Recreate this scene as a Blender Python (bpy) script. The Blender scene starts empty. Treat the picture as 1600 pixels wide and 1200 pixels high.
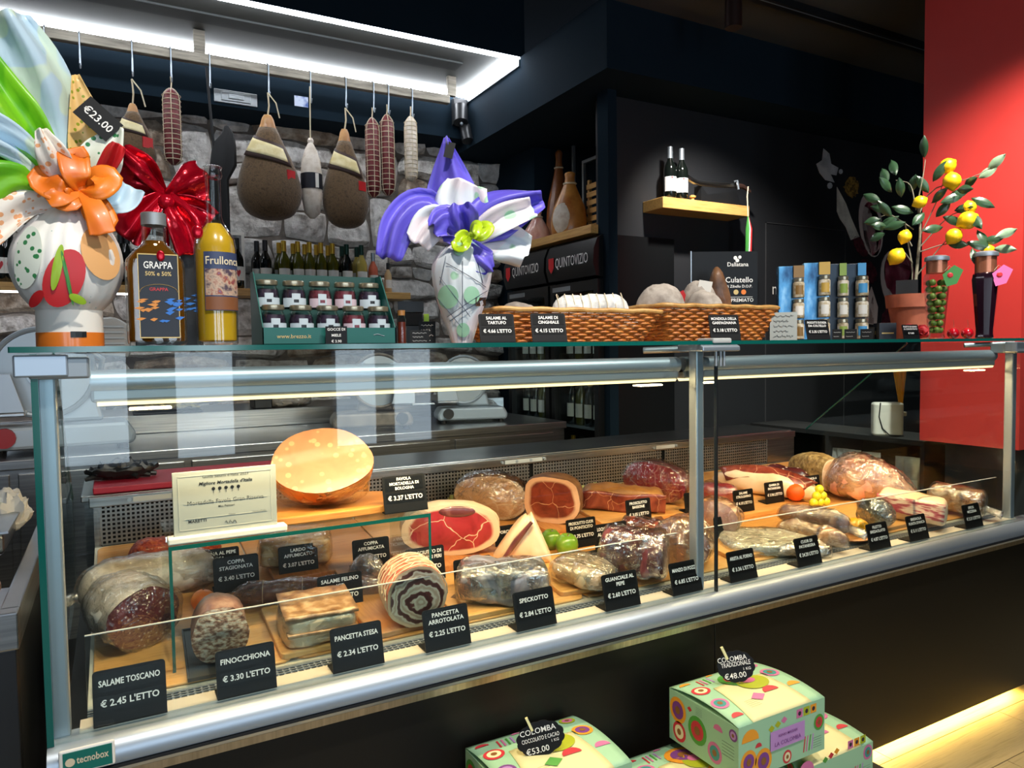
import bpy, math, random
from mathutils import Vector, Matrix, noise, Euler
random.seed(7)
scene = bpy.context.scene
C = scene.collection
PI = math.pi

# ------------------------------------------------------------------ camera
FPX = 1136.0
YAW, PITCH, ROLL = math.radians(28.8), math.radians(2.72), 0.014
EYE = Vector((0.0, 0.0, 1.30))
_F = Vector((math.sin(YAW)*math.cos(PITCH), math.cos(YAW)*math.cos(PITCH), -math.sin(PITCH)))
_R0 = Vector((math.cos(YAW), -math.sin(YAW), 0))
_U0 = _R0.cross(_F)
_R = _R0*math.cos(ROLL) - _U0*math.sin(ROLL)
_U = _U0*math.cos(ROLL) + _R0*math.sin(ROLL)
cam_data = bpy.data.cameras.new('camera')
cam_data.sensor_width = 36.0
cam_data.lens = FPX*36.0/1600.0
cam_data.clip_start = 0.05
cam = bpy.data.objects.new('camera', cam_data)
C.objects.link(cam)
M4 = Matrix.Identity(4)
for i in range(3):
    M4[i][0], M4[i][1], M4[i][2], M4[i][3] = _R[i], _U[i], -_F[i], EYE[i]
cam.matrix_world = M4
scene.camera = cam

# ------------------------------------------------------------------ world, daylight, exposure
scene.view_settings.view_transform = 'Standard'
scene.view_settings.look = 'None'
scene.view_settings.gamma = 1.0
scene.view_settings.use_curve_mapping = False
scene.view_settings.exposure = 0.8
scene.cycles.transparent_max_bounces = 40
scene.cycles.max_bounces = 8
scene.cycles.caustics_reflective = False
scene.cycles.caustics_refractive = False
w = bpy.data.worlds.new('world'); scene.world = w; w.use_nodes = True
w.node_tree.nodes['Background'].inputs[0].default_value = (0.55, 0.72, 1.0, 1)
w.node_tree.nodes['Background'].inputs[1].default_value = 0.25

def area(name, loc, rot, sx, sy, power, col):
    l = bpy.data.lights.new(name, 'AREA'); l.shape = 'RECTANGLE'
    l.size, l.size_y, l.energy, l.color = sx, sy, power, col
    o = bpy.data.objects.new(name, l); C.objects.link(o)
    o.location, o.rotation_euler = loc, rot
    return o
# daylight through the shop windows behind the photographer (three panes)
for wx, ww in ((-1.45, .3), (-1.0, .3), (-.1, .36), (.55, .36), (1.6, .3), (2.05, .3)):
    area('window_daylight', (wx, -2.55, 1.55), (math.radians(90), 0, 0), ww, 1.9, 20*ww, (0.72, 0.86, 1.0))

# ------------------------------------------------------------------ helpers
def ray(px, py):
    return _F + _R*((px-800)/FPX) - _U*((py-600)/FPX)
def at(px, py, X=None, Y=None, Z=None):
    """the point of the real plane X=, Y= or Z= seen at a pixel"""
    d = ray(px, py)
    t = X/d.x if X is not None else (Y/d.y if Y is not None else (Z-EYE.z)/d.z)
    return EYE + d*t
DK0Y, DK0Z, DKS = 1.465, 0.660, 0.110          # inclined deck of the case
DKA = math.atan(DKS)
def deck_z(y): return DK0Z + DKS*(y-DK0Y)
def dk(px, py, h=0.0):
    d = ray(px, py)
    # EYE.z + t dz = DK0Z + DKS*(t dy - DK0Y) + h
    t = (DK0Z - DKS*DK0Y + h - EYE.z)/(d.z - DKS*d.y)
    return EYE + d*t
def depth(p): return (p-EYE).dot(_F)
def mpp(p): return depth(p)/FPX            # metres per pixel there
def facing(p): return math.atan2(p.x, p.y)  # bearing of the point from the camera

def S(h):
    h = h.lstrip('#'); out = []
    for i in (0, 2, 4):
        c = int(h[i:i+2], 16)/255
        out.append(c/12.92 if c <= .04045 else ((c+.055)/1.055)**2.4)
    return (*out, 1)

class MB:
    def __init__(s): s.v, s.f, s.mi, s.m, s.a = [], [], [], 0, []
    def add(s, vs, fs, a=None):
        o = len(s.v); s.v += [tuple(p) for p in vs]
        s.a += (a if a else [0.0]*len(vs))
        for f in fs: s.f.append(tuple(i+o for i in f)); s.mi.append(s.m)
        return s
    def box(s, x0, x1, y0, y1, z0, z1):
        vs = [(x0,y0,z0),(x1,y0,z0),(x1,y1,z0),(x0,y1,z0),(x0,y0,z1),(x1,y0,z1),(x1,y1,z1),(x0,y1,z1)]
        return s.add(vs, [(0,3,2,1),(4,5,6,7),(0,1,5,4),(1,2,6,5),(2,3,7,6),(3,0,4,7)])
    def prism(s, poly, a, b, axis='x'):
        n = len(poly)
        def mk(p, t):
            if axis == 'x': return (t, p[0], p[1])
            if axis == 'y': return (p[0], t, p[1])
            return (p[0], p[1], t)
        vs = [mk(p, a) for p in poly]+[mk(p, b) for p in poly]
        fs = [tuple(range(n))[::-1], tuple(range(n, 2*n))]+[(i, (i+1) % n, (i+1) % n+n, i+n) for i in range(n)]
        return s.add(vs, fs)
    def loft(s, rings, cap0=True, cap1=True, closed=True, a=None):
        n = len(rings[0]); vs = [p for r in rings for p in r]; fs = []
        for k in range(len(rings)-1):
            for i in range(n if closed else n-1):
                j = (i+1) % n
                fs.append((k*n+i, k*n+j, (k+1)*n+j, (k+1)*n+i))
        if cap0: fs.append(tuple(range(n))[::-1])
        if cap1: fs.append(tuple(range((len(rings)-1)*n, len(rings)*n)))
        return s.add(vs, fs, a)
    def lathe(s, prof, n=24, c=(0,0,0), cap0=True, cap1=True):
        rings = [[(c[0]+r*math.cos(2*PI*i/n), c[1]+r*math.sin(2*PI*i/n), c[2]+z) for i in range(n)] for r, z in prof]
        return s.loft(rings, cap0, cap1)
    def tube(s, pts, r, n=8, cap=True):
        pts = [Vector(p) for p in pts]; rs = r if isinstance(r, (list, tuple)) else [r]*len(pts)
        rings = []; up = None
        for k, p in enumerate(pts):
            t = (pts[min(k+1, len(pts)-1)]-pts[max(k-1, 0)])
            if t.length < 1e-9: t = Vector((0,0,1))
            t.normalize()
            if up is None:
                up = Vector((0,0,1)) if abs(t.z) < .9 else Vector((1,0,0))
            sd = t.cross(up)
            if sd.length < 1e-6: sd = t.orthogonal()
            sd.normalize(); up = sd.cross(t)
            rings.append([tuple(p+sd*(rs[k]*math.cos(2*PI*i/n))+up*(rs[k]*math.sin(2*PI*i/n))) for i in range(n)])
        return s.loft(rings, cap, cap)
    def cyl(s, p0, p1, r, n=16, r1=None): return s.tube([p0, p1], [r, r if r1 is None else r1], n)
    def grid(s, fn, nu, nv):
        vs = [fn(i/nu, j/nv) for i in range(nu+1) for j in range(nv+1)]
        fs = [(i*(nv+1)+j, (i+1)*(nv+1)+j, (i+1)*(nv+1)+j+1, i*(nv+1)+j+1) for i in range(nu) for j in range(nv)]
        return s.add(vs, fs)
    def sphere(s, c, r, n=14, m=9, sq=(1,1,1)):
        rings = []
        for k in range(m+1):
            th = PI*(k+0.02 if k == 0 else (k-0.02 if k == m else k))/m
            rings.append([(c[0]+sq[0]*r*math.sin(th)*math.cos(2*PI*i/n), c[1]+sq[1]*r*math.sin(th)*math.sin(2*PI*i/n), c[2]-sq[2]*r*math.cos(th)) for i in range(n)])
        return s.loft(rings)
    def xf(s, mat, start=0):
        for i in range(start, len(s.v)): s.v[i] = tuple(mat @ Vector(s.v[i]))
        return s
    def mesh(s, name, mats, smooth=False, ang=0.7):
        me = bpy.data.meshes.new(name); me.from_pydata(s.v, [], s.f)
        for m in (mats if isinstance(mats, (list, tuple)) else [mats]): me.materials.append(m)
        if any(s.mi): me.polygons.foreach_set('material_index', s.mi)
        if any(x for x in s.a):
            at_ = me.attributes.new('rim', 'FLOAT', 'POINT'); at_.data.foreach_set('value', s.a)
        if smooth:
            me.polygons.foreach_set('use_smooth', [True]*len(me.polygons))
            if ang: me.set_sharp_from_angle(angle=ang)
        me.update(); return me
    def build(s, name, mats, parent=None, smooth=False, bevel=0, ang=0.7, solid=0, sub=0):
        o = bpy.data.objects.new(name, s.mesh(name, mats, smooth, ang)); C.objects.link(o)
        if parent is not None: o.parent = parent
        if solid:
            md = o.modifiers.new('t', 'SOLIDIFY'); md.thickness = solid; md.offset = 0
        if sub:
            md = o.modifiers.new('s', 'SUBSURF'); md.levels = md.render_levels = sub
        if bevel:
            md = o.modifiers.new('b', 'BEVEL'); md.width = bevel; md.segments = 2; md.limit_method = 'ANGLE'; md.angle_limit = 0.7
        return o

def tagp(o, label, cat, group=None, kind=None):
    if label: o['label'] = label
    if cat: o['category'] = cat
    if group: o['group'] = group
    if kind: o['kind'] = kind
    return o
def thing(name, label, cat, loc, rz=0.0, group=None, tilt=0.0, scale=1.0):
    o = bpy.data.objects.new(name, None); C.objects.link(o); o.empty_display_size = .05
    o.matrix_world = Matrix.Translation(Vector(loc)) @ Matrix.Rotation(tilt, 4, 'X') @ Matrix.Rotation(rz, 4, 'Z') @ Matrix.Scale(scale, 4)
    return tagp(o, label, cat, group)
def struct(name, mb, mat, label=None, parent=None, **kw):
    o = mb.build(name, mat, parent, **kw)
    if parent is None:
        o['kind'] = 'structure'
        if label: o['label'] = label
    return o
def share(src, name, parent, loc=(0,0,0), rot=(0,0,0), sc=(1,1,1)):
    o = bpy.data.objects.new(name, src.data if hasattr(src, 'data') else src); C.objects.link(o); o.parent = parent
    o.location, o.rotation_euler, o.scale = loc, rot, sc
    return o
def copy_tree(o, parent=None):
    c = o.copy(); C.objects.link(c); c.parent = parent
    for ch in list(o.children): copy_tree(ch, c)
    return c

# lettering: flat print, the built-in face, converted once per string
_tc = {}
def _text(st, bold=0.0):
    k = (st, bold)
    if k not in _tc:
        cu = bpy.data.curves.new('t', 'FONT'); cu.body = st; cu.size = 1; cu.resolution_u = 2; cu.offset = bold
        cu.align_x = 'CENTER'
        ob = bpy.data.objects.new('t', cu); C.objects.link(ob)
        dg = bpy.context.evaluated_depsgraph_get()
        me = bpy.data.meshes.new_from_object(ob.evaluated_get(dg))
        vs = [tuple(v.co) for v in me.vertices]; fs = [tuple(p.vertices) for p in me.polygons]
        bpy.data.objects.remove(ob); bpy.data.curves.remove(cu); bpy.data.meshes.remove(me)
        _tc[k] = (vs, fs)
    return _tc[k]
def put_text(mb, st, size, mat4, maxw=None, bold=0.0, shear=0.0, sx=1.0):
    """text in local xy of mat4 (x right, y up, centred)"""
    vs, fs = _text(st, bold)
    if not vs: return
    x0 = min(v[0] for v in vs); x1 = max(v[0] for v in vs)
    k = size*sx
    if maxw and (x1-x0)*k > maxw: k = maxw/(x1-x0)
    out = [mat4 @ Vector(((v[0]-(x0+x1)/2)*k + v[1]*shear*size, v[1]*size, 0)) for v in vs]
    mb.add(out, fs)
def XZ(x, y, z):   # plane facing -y (text read from the front)
    return Matrix.Translation((x, y, z)) @ Matrix.Rotation(PI/2, 4, 'X')

# ------------------------------------------------------------------ materials
def newmat(name):
    m = bpy.data.materials.new(name); m.use_nodes = True
    return m, m.node_tree.nodes, m.node_tree.links, m.node_tree.nodes['Principled BSDF']
def coords(nt, sc=(1,1,1), kind='Object'):
    tc = nt.nodes.new('ShaderNodeTexCoord'); mp = nt.nodes.new('ShaderNodeMapping'); mp.inputs['Scale'].default_value = sc
    nt.links.new(tc.outputs[kind], mp.inputs['Vector']); return mp.outputs['Vector']
def ramp(nt, fac, stops, interp='LINEAR'):
    r = nt.nodes.new('ShaderNodeValToRGB'); r.color_ramp.interpolation = interp; e = r.color_ramp.elements
    while len(e) < len(stops): e.new(0.5)
    for i, (p, c) in enumerate(stops): e[i].position = p; e[i].color = c
    nt.links.new(fac, r.inputs['Fac']); return r.outputs['Color']
def noise_n(nt, vec, scale, detail=4, rough=.55, dist=0):
    n = nt.nodes.new('ShaderNodeTexNoise'); n.inputs['Scale'].default_value = scale; n.inputs['Detail'].default_value = detail
    n.inputs['Roughness'].default_value = rough; n.inputs['Distortion'].default_value = dist
    nt.links.new(vec, n.inputs['Vector']); return n.outputs['Fac']
def voro(nt, vec, scale, feature='F1', out='Distance'):
    n = nt.nodes.new('ShaderNodeTexVoronoi'); n.feature = feature; n.inputs['Scale'].default_value = scale
    nt.links.new(vec, n.inputs['Vector']); return n.outputs[out]
def math_n(nt, op, a, b=None):
    n = nt.nodes.new('ShaderNodeMath'); n.operation = op
    for i, x in enumerate((a, b)):
        if x is None: continue
        if isinstance(x, (int, float)): n.inputs[i].default_value = x
        else: nt.links.new(x, n.inputs[i])
    return n.outputs[0]
def mixc(nt, fac, a, b):
    n = nt.nodes.new('ShaderNodeMix'); n.data_type = 'RGBA'
    for i, x in ((0, fac), (6, a), (7, b)):
        if isinstance(x, (int, float)): n.inputs[i].default_value = x
        elif isinstance(x, tuple): n.inputs[i].default_value = x
        else: nt.links.new(x, n.inputs[i])
    return n.outputs[2]
def bump_to(nt, b, h, strength, dist=.002):
    n = nt.nodes.new('ShaderNodeBump'); n.inputs['Strength'].default_value = strength; n.inputs['Distance'].default_value = dist
    nt.links.new(h, n.inputs['Height']); nt.links.new(n.outputs['Normal'], b.inputs['Normal'])
def pm(name, stops, rough=.5, metal=0.0, scale=8, detail=4, bump=0, bscale=60, bdist=.002, coat=0, sc=(1,1,1), spec=.5, dist=0, emit=None, es=0, sheen=0, alpha=None, trans=0, ior=None):
    """principled with a noise driven colour ramp; stops = hex or list of (pos, hex)"""
    m, N, L, b = newmat(name); nt = m.node_tree
    b.inputs['Roughness'].default_value = rough; b.inputs['Metallic'].default_value = metal
    b.inputs['Specular IOR Level'].default_value = spec; b.inputs['Coat Weight'].default_value = coat; b.inputs['Coat Roughness'].default_value = .12
    if trans: b.inputs['Transmission Weight'].default_value = trans
    if ior: b.inputs['IOR'].default_value = ior
    if sheen: b.inputs['Sheen Weight'].default_value = sheen
    if isinstance(stops, str): stops = [(0, stops)]
    if len(stops) == 1: b.inputs['Base Color'].default_value = S(stops[0][1]) 
    else:
        v = coords(nt, sc); c = ramp(nt, noise_n(nt, v, scale, detail, dist=dist), [(p, S(h)) for p, h in stops]); L.new(c, b.inputs['Base Color'])
    if bump:
        v2 = coords(nt, sc); bump_to(nt, b, noise_n(nt, v2, bscale, 4), bump, bdist)
    if emit: b.inputs['Emission Color'].default_value = S(emit); b.inputs['Emission Strength'].default_value = es
    return m
def emis(name, hexc, st):
    m, N, L, b = newmat(name); N.remove(b); e = N.new('ShaderNodeEmission'); e.inputs[0].default_value = S(hexc); e.inputs[1].default_value = st
    L.new(e.outputs[0], N['Material Output'].inputs[0]); return m
def clear(name, tint, base=.03, edge=.5, rough=.0, power=4, bump=0, bscale=40, bdist=.004, gcol=(1,1,1,1), streak=0, sscale=18):
    """thin clear pane or film: straight-through plus a facing dependent mirror coat"""
    m, N, L, b = newmat(name); nt = m.node_tree; N.remove(b)
    t = N.new('ShaderNodeBsdfTransparent'); t.inputs[0].default_value = S(tint)
    g = N.new('ShaderNodeBsdfGlossy'); g.inputs['Roughness'].default_value = rough; g.inputs[0].default_value = gcol
    lw = N.new('ShaderNodeLayerWeight'); lw.inputs[0].default_value = .5
    p = math_n(nt, 'POWER', lw.outputs['Facing'], power); f = math_n(nt, 'MULTIPLY_ADD', p, edge); f.node.inputs[2].default_value = base
    if bump:
        bn = N.new('ShaderNodeBump'); bn.inputs['Strength'].default_value = bump; bn.inputs['Distance'].default_value = bdist
        L.new(noise_n(nt, coords(nt), bscale, 3, dist=1.2), bn.inputs['Height']); L.new(bn.outputs[0], g.inputs['Normal']); L.new(bn.outputs[0], lw.inputs['Normal'])
    if streak:
        sn = noise_n(nt, coords(nt, (1, 2.2, 3.2)), sscale, 3, dist=2.0)
        sr = ramp(nt, sn, [(.50, (0,0,0,1)), (.60, (1,1,1,1)), (.66, (0,0,0,1))])
        f = math_n(nt, 'ADD', f, math_n(nt, 'MULTIPLY', sr, streak))
    mx = N.new('ShaderNodeMixShader'); L.new(f, mx.inputs[0]); L.new(t.outputs[0], mx.inputs[1]); L.new(g.outputs[0], mx.inputs[2])
    L.new(mx.outputs[0], N['Material Output'].inputs[0]); return m

M = {}
M['glass'] = clear('pane_glass', '#f6fbfa', .025, .55, power=4)
M['glass_edge'] = pm('glass_edge_green', '#0d5a52', .12, coat=.6)
M['film'] = clear('wrap_film', '#f4f2ee', .07, .5, rough=.14, power=2.0, bump=1, bscale=34, bdist=.012, streak=.20, sscale=22)
M['film2'] = clear('loose_film', '#efece6', .12, .5, rough=.18, power=1.6, bump=1, bscale=24, bdist=.016, streak=.30, sscale=16)
M['bottle_clear'] = clear('clear_bottle_glass', '#f2f4f2', .05, .7, power=2.5)
M['steel'] = pm('brushed_steel', [(.3, '#8f9294'), (.7, '#b4b6b8')], .28, 1.0, scale=3, sc=(1, 1, 40), bump=.05)
M['steel_warm'] = pm('steel_trim', [(.3, '#a89f90'), (.7, '#c4bcae')], .3, 1.0, scale=4, sc=(30, 1, 1))
M['alu'] = pm('anodised_aluminium', '#a9b4be', .42, .75)
M['alu_dull'] = pm('matt_aluminium', '#9aa0a3', .5, .7)
M['plastic_grey'] = pm('grey_plastic', '#b7b9b6', .45)
M['black'] = pm('black_plastic', '#15171a', .42)
M['black_gloss'] = pm('black_gloss_panel', '#0c0b08', .42, spec=.35)
M['black_matt'] = pm('black_matt', '#0b0c0e', .7)
M['tag_black'] = pm('chalk_black_card', '#0d0e10', .5, spec=.25)
M['tag_win'] = pm('chalk_black_window', '#060708', .4, spec=.25)
M['white'] = pm('white_print', '#f2f0ea', .5)
M['white_paint'] = pm('white_lacquer', '#e8e4da', .4)
M['cream_strip'] = pm('cream_steel_strip', '#d8cfbd', .45, .3)
M['led_warm'] = emis('warm_led_diffuser', '#ffdf9e', 1.5)
M['led_cool'] = emis('cool_led_diffuser', '#f3f7ff', 18)
M['led_kick'] = emis('plinth_led', '#ffd56a', 40)
M['led_shelf'] = emis('shelf_led', '#f4f6ff', 6)
M['red_wall'] = pm('red_painted_wall', [(.3, '#c4322c'), (.7, '#ca3731')], .55, scale=3, bump=.06, bscale=250, bdist=.001)
M['navy'] = pm('navy_paint', [(.3, '#15222c'), (.7, '#17252f')], .9, scale=2, spec=.08)
M['ceil_grey'] = pm('grey_ceiling_paint', '#4a4d4d', .8)
M['ceil_dark'] = pm('dark_ceiling_paint', '#454949', .8)
M['blackwall'] = pm('black_wall_paint', '#232529', .55)
M['wood'] = pm('oak_wood', [(.3, '#b88748'), (.55, '#d3a660'), (.8, '#c3924f')], .5, scale=3, sc=(2, 26, 26), bump=.08, bscale=8)
M['wood_y'] = pm('oak_wood_y', [(.3, '#b88748'), (.55, '#d3a660'), (.8, '#c3924f')], .5, scale=3, sc=(26, 2, 26), bump=.08, bscale=8)
M['bamboo'] = pm('bamboo_board', [(.25, '#a8682a'), (.5, '#cc8a42'), (.75, '#b67634')], .42, scale=5, sc=(2, 30, 30), coat=.15)
M['bamboo3'] = pm('bamboo_board_light', [(.25, '#b87c38'), (.5, '#dca05a'), (.75, '#c48a44')], .42, scale=5, sc=(2, 26, 26), coat=.15)
M['bamboo2'] = pm('beech_board', [(.25, '#a2622c'), (.5, '#bf8044'), (.75, '#b07038')], .45, scale=4, sc=(24, 2, 24), coat=.1)
M['rope'] = pm('butcher_twine', '#d5c7a8', .85)
# ================================================================== THE SETTING
XR = 2.26                                     # left face of the bulkhead
YB = 5.0                                      # rough stone wall
# floor: boards near the counter, one slab beyond
M['floorslab'] = pm('floor_screed', '#8d8168', .6)
fl = struct('floor', MB().box(-4, 8, -2.7, 6.5, -.06, -.006), M['floorslab'], 'pale oak plank floor of the shop')
M['floorwood'] = pm('pale_floor_plank', [(.25, '#a8946a'), (.5, '#c9b68c'), (.8, '#b7a378')], .42, scale=3, sc=(1.5, 30, 30), bump=.06, bscale=6)
pl = MB().box(0, .897, 0, .177, -.006, 0).mesh('plank', M['floorwood'])
for r in range(9):
    for k in range(6):
        share(pl, 'plank', fl, (-.9+k*.9+(r % 3)*.3, .12+r*.18, 0))
# main ceiling, lowered ceilings and bulkheads
struct('ceiling', MB().box(-4, 8, -2.7, 6.5, 3.52, 3.6), M['ceil_grey'], 'grey main ceiling')
struct('trim_1', MB().box(XR, 8, -2.7, 3.06, 3.07, 3.2), M['ceil_dark'], 'dark lowered ceiling over the shop floor')
b = MB().box(XR, 8, 3.06, 3.5, 2.725, 3.09).box(XR, 3.3, 3.5, 5.2, 2.725, 3.09)
struct('trim_2', b, M['navy'], 'navy bulkhead around the fridge niche')
struct('trim_3', MB().box(-3.9, XR, 4.73, 5.4, 2.79, 3.52), M['navy'], 'navy downstand above the stone wall')
# the dropped box over the serving aisle with its LED outline
struct('trim_4', MB().box(-3.9, XR+.03, 3.945, 3.975, 3.09, 3.52).box(XR, XR+.03, 3.975, 4.73, 3.10, 3.52), M['navy'], 'navy face of the dropped ceiling box')
M['panel_grey'] = pm('ceiling_panel_grey', '#565956', .75)
struct('trim_5', MB().box(-3.9, XR, 3.975, 4.73, 3.115, 3.14), M['panel_grey'], 'grey underside of the dropped ceiling box')
struct('trim_6', MB().box(-3.9, XR-.25, 4.24, 4.36, 3.104, 3.115), M['ceil_dark'], 'dark strip on the underside of the ceiling box')  # plain strip in the darker ceiling paint
lt = thing('ceiling_light', 'long white LED profile outlining the dropped ceiling box', 'light', (0, 0, 0))
MB().box(-3.9, XR, 3.95, 3.985, 3.078, 3.10).build('led_profile', M['led_cool'], lt)
MB().box(-3.9, XR, 4.695, 4.73, 3.078, 3.10).build('led_profile', M['led_cool'], lt)
MB().box(XR-.045, XR-.012, 3.985, 4.695, 3.078, 3.10).build('led_profile', M['led_cool'], lt)
MB().box(XR-.011, XR-.001, 3.95, 4.73, 3.035, 3.10).build('shade_lip', M['alu_dull'], lt)  # added lip, keeps the strip's light off the bulkhead face
# walls
struct('wall_left', MB().box(-4, -3.9, -2.7, 6.5, 0, 3.6), M['navy'])
struct('wall_niche', MB().box(3.0, 3.1, 3.4, 5.3, 0, 2.75).box(2.66, 3.0, 4.47, 5.3, 0, 2.75).box(2.44, 2.50, 3.30, 3.40, 0, 2.725), M['navy'], 'navy wall and end post of the fridge niche')
struct('wall_right', MB().box(2.50, 8, 3.38, 3.5, 0, 2.74), M['blackwall'], 'matt black wall with food pictures')
struct('wall_far', MB().box(7.9, 8, -2.7, 6.5, 0, 3.6), M['blackwall'])
struct('wall_red', MB().box(3.3, 3.42, 1.625, 2.05, .85, 3.07), M['red_wall'], 'bright red painted wall panel')
struct('wall_side', MB().box(3.42, 3.6, 1.55, 2.0, 0, 3.07), M['blackwall'], 'black column behind the red panel')
# shop front behind the photographer: wall with three windows
wf = MB().box(-4, -1.75, -2.8, -2.7, 0, 3.6).box(2.35, 8, -2.8, -2.7, 0, 3.6).box(-1.75, 2.35, -2.8, -2.7, 0, .55).box(-1.75, 2.35, -2.8, -2.7, 2.6, 3.6)
wf.box(-.86, -.36, -2.8, -2.7, .55, 2.6).box(.86, 1.46, -2.8, -2.7, .55, 2.6)
struct('wall_front', wf, M['blackwall'])
# the stone wall: every stone its own piece
M['stone_a'] = pm('grey_stone', [(.3, '#5a554f'), (.42, '#b9b3ab'), (.55, '#e6e2dc'), (.7, '#8d857b')], .85, scale=9, detail=9, bump=1, bscale=20, bdist=.03)
M['stone_b'] = pm('brown_stone', [(.3, '#5f5044'), (.45, '#a08c78'), (.58, '#cfc2b0'), (.72, '#7c6a58')], .85, scale=8, detail=9, bump=1, bscale=20, bdist=.03)
M['stone_c'] = pm('pale_stone', [(.3, '#7d7872'), (.42, '#c9c5bf'), (.58, '#f0ede8'), (.72, '#a5a099')], .85, scale=10, detail=9, bump=1, bscale=24, bdist=.03)
M['mortar'] = pm('dark_mortar', [(.3, '#5e5750'), (.7, '#857c72')], .95, scale=20, bump=.6)
wb = struct('wall_back', MB().box(-3.9, 2.75, YB+.05, YB+.25, 0, 2.85), M['mortar'], 'rough grey stone wall behind the serving aisle')
rnd = random.Random(3)
def bnd(k, zc, x): return zc+.05*noise.noise((x*1.6, k*3.7, 1.0))+.018*noise.noise((x*6, k*2.1, 4.0))
def stone(xa, xb, sa, sb, lo, hi, nx=9, nz=7):
    """one rubble stone between two wavy courses lo(x), hi(x) and two slanting joints"""
    sd = rnd.uniform(0, 99); dep = rnd.uniform(.02, .075); g = .005
    tx, tz = rnd.uniform(-.03, .03), rnd.uniform(-.03, .03)
    f = lambda q, n: 0 if q < .001 else (1 if q > .999 else .03+q*.94)
    def fn(u, v):
        u, v = f(u, nx), f(v, nz)
        x0 = xa+sa*(v-.5)+g; x1 = xb+sb*(v-.5)-g; x = x0+(x1-x0)*u
        z = lo(x)+g+(hi(x)-lo(x)-2*g)*v
        e = u < .01 or u > .99 or v < .01 or v > .99
        # rounded corners
        cu, cv = abs(u-.5)*2, abs(v-.5)*2; sh = 1-.10*(cu*cv)**2
        xm, zm = (xa+xb)/2, (lo((xa+xb)/2)+hi((xa+xb)/2))/2; x = xm+(x-xm)*sh; z = zm+(z-zm)*sh
        d_ = 0 if e else dep+tx*(u-.5)*2+tz*(v-.5)*2+.022*noise.noise((x*7, z*7, sd))+.012*noise.noise((x*19, z*19, sd))
        return (x, YB+.045-max(d_, .006 if not e else 0), z)
    MB().grid(fn, nx, nz).build('stone', rnd.choice([M['stone_a'], M['stone_a'], M['stone_b'], M['stone_c'], M['stone_c']]), wb, smooth=True, ang=.6)
zc, kk = .82, 0
while zc < 2.78:
    h = rnd.choice([.13, .18, .24, .28, .33]); x = -1.1+rnd.uniform(-.2, 0); s0 = 0.0
    lo = lambda q, k=kk, z_=zc: bnd(k, z_, q)
    hi = lambda q, k=kk+1, z_=zc+h: bnd(k, z_, q)
    while x < 2.72:
        L_ = rnd.choice([.18, .26, .36, .46, .60]); s1 = rnd.uniform(-.07, .07)
        if h > .2 and rnd.random() < .5:
            q_ = rnd.uniform(.35, .65); mid_ = lambda t, a=lo, b=hi, w_=q_, o=x: a(t)+(b(t)-a(t))*w_+.02*noise.noise((t*5, o, 2))
            if L_ > .3:
                c_ = x+L_*rnd.uniform(.4, .6); stone(x, c_, s0, .02, lo, mid_); stone(c_, x+L_, .02, s1, lo, mid_)
            else: stone(x, x+L_, s0, s1, lo, mid_)
            stone(x, x+L_, s0, s1, mid_, hi)
        else: stone(x, x+L_, s0, s1, lo, hi)
        x += L_; s0 = s1
    zc += h; kk += 1
# hidden flush door in the black wall, and track lighting
d1 = MB(); p0 = at(1196, 347, Y=3.38); p1 = at(1321, 356, Y=3.38)
M['gap'] = pm('door_gap', '#3a3b3e', .6)
d1.box(p0.x, p1.x, 3.376, 3.38, p0.z-.006, p0.z).box(p1.x-.006, p1.x, 3.376, 3.38, 0, p0.z).box(p0.x, p0.x+.006, 3.376, 3.38, 0, p0.z)
struct('door_1', d1, M['gap'], 'flush black door with a thin outline in the black wall')
tk = thing('track_light', 'black ceiling lighting track with tubular spotlights, some added out of view', 'light', (0, 0, 3.07))
pa, pb = at(1245, 8, Z=3.07), at(1442, 62, Z=3.07)
MB().box(pa.x-1.6, pb.x+2, pa.y-.03, pa.y+.03, -.035, 0).build('track', M['black'], tk)
MB().box(pa.x-1.6, pb.x+2, pa.y-.012, pa.y-.006, -.0365, -.035).build('contact_strip', M['alu'], tk)
M['bronze'] = pm('bronze_lamp_body', '#3a2a26', .35, .6)
def spot(x, y, z, tx, ty, tz, power, ang=50, col=(1, .93, .84), blend=.6):
    lo = Vector((x, y, z)); ta = Vector((tx, ty, tz)); dv = (ta-lo).normalized()
    b = MB().cyl((x, y, z+.16-3.07), (x, y, z-.04-3.07), .04, 20); b.build('lamp_tube', M['bronze'], tk, smooth=True)
    l = bpy.data.lights.new('spotlight', 'SPOT'); l.energy = power; l.spot_size = math.radians(ang); l.spot_blend = blend; l.color = col; l.shadow_soft_size = .04
    o = bpy.data.objects.new('spotlight', l); C.objects.link(o); o.location = lo+dv*.06; o.rotation_euler = dv.to_track_quat('-Z', 'Y').to_euler()
q = at(1146, 44, Z=2.83)
spot(q.x, q.y, 2.87, 3.3, 3.3, 1.6, 120, 75, blend=1)
spot(4.5, 2.4, 2.87, 3.6, 2.45, .9, 60, 40)  # added lamp, hidden behind the red panel, brightens the white box
spot(2.55, 1.0, 2.87, 3.3, 1.8, 1.35, 150, 70, blend=1)
spot(1.1, .35, 2.87, 1.0, 1.6, 1.3, 60, 75)  # added unseen fill from here down, brightens the goods on the glass top
spot(0.2, .35, 2.87, .2, 1.6, 1.3, 60, 75)
spot(2.0, .45, 2.87, 1.9, 1.6, 1.3, 60, 75)
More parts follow.
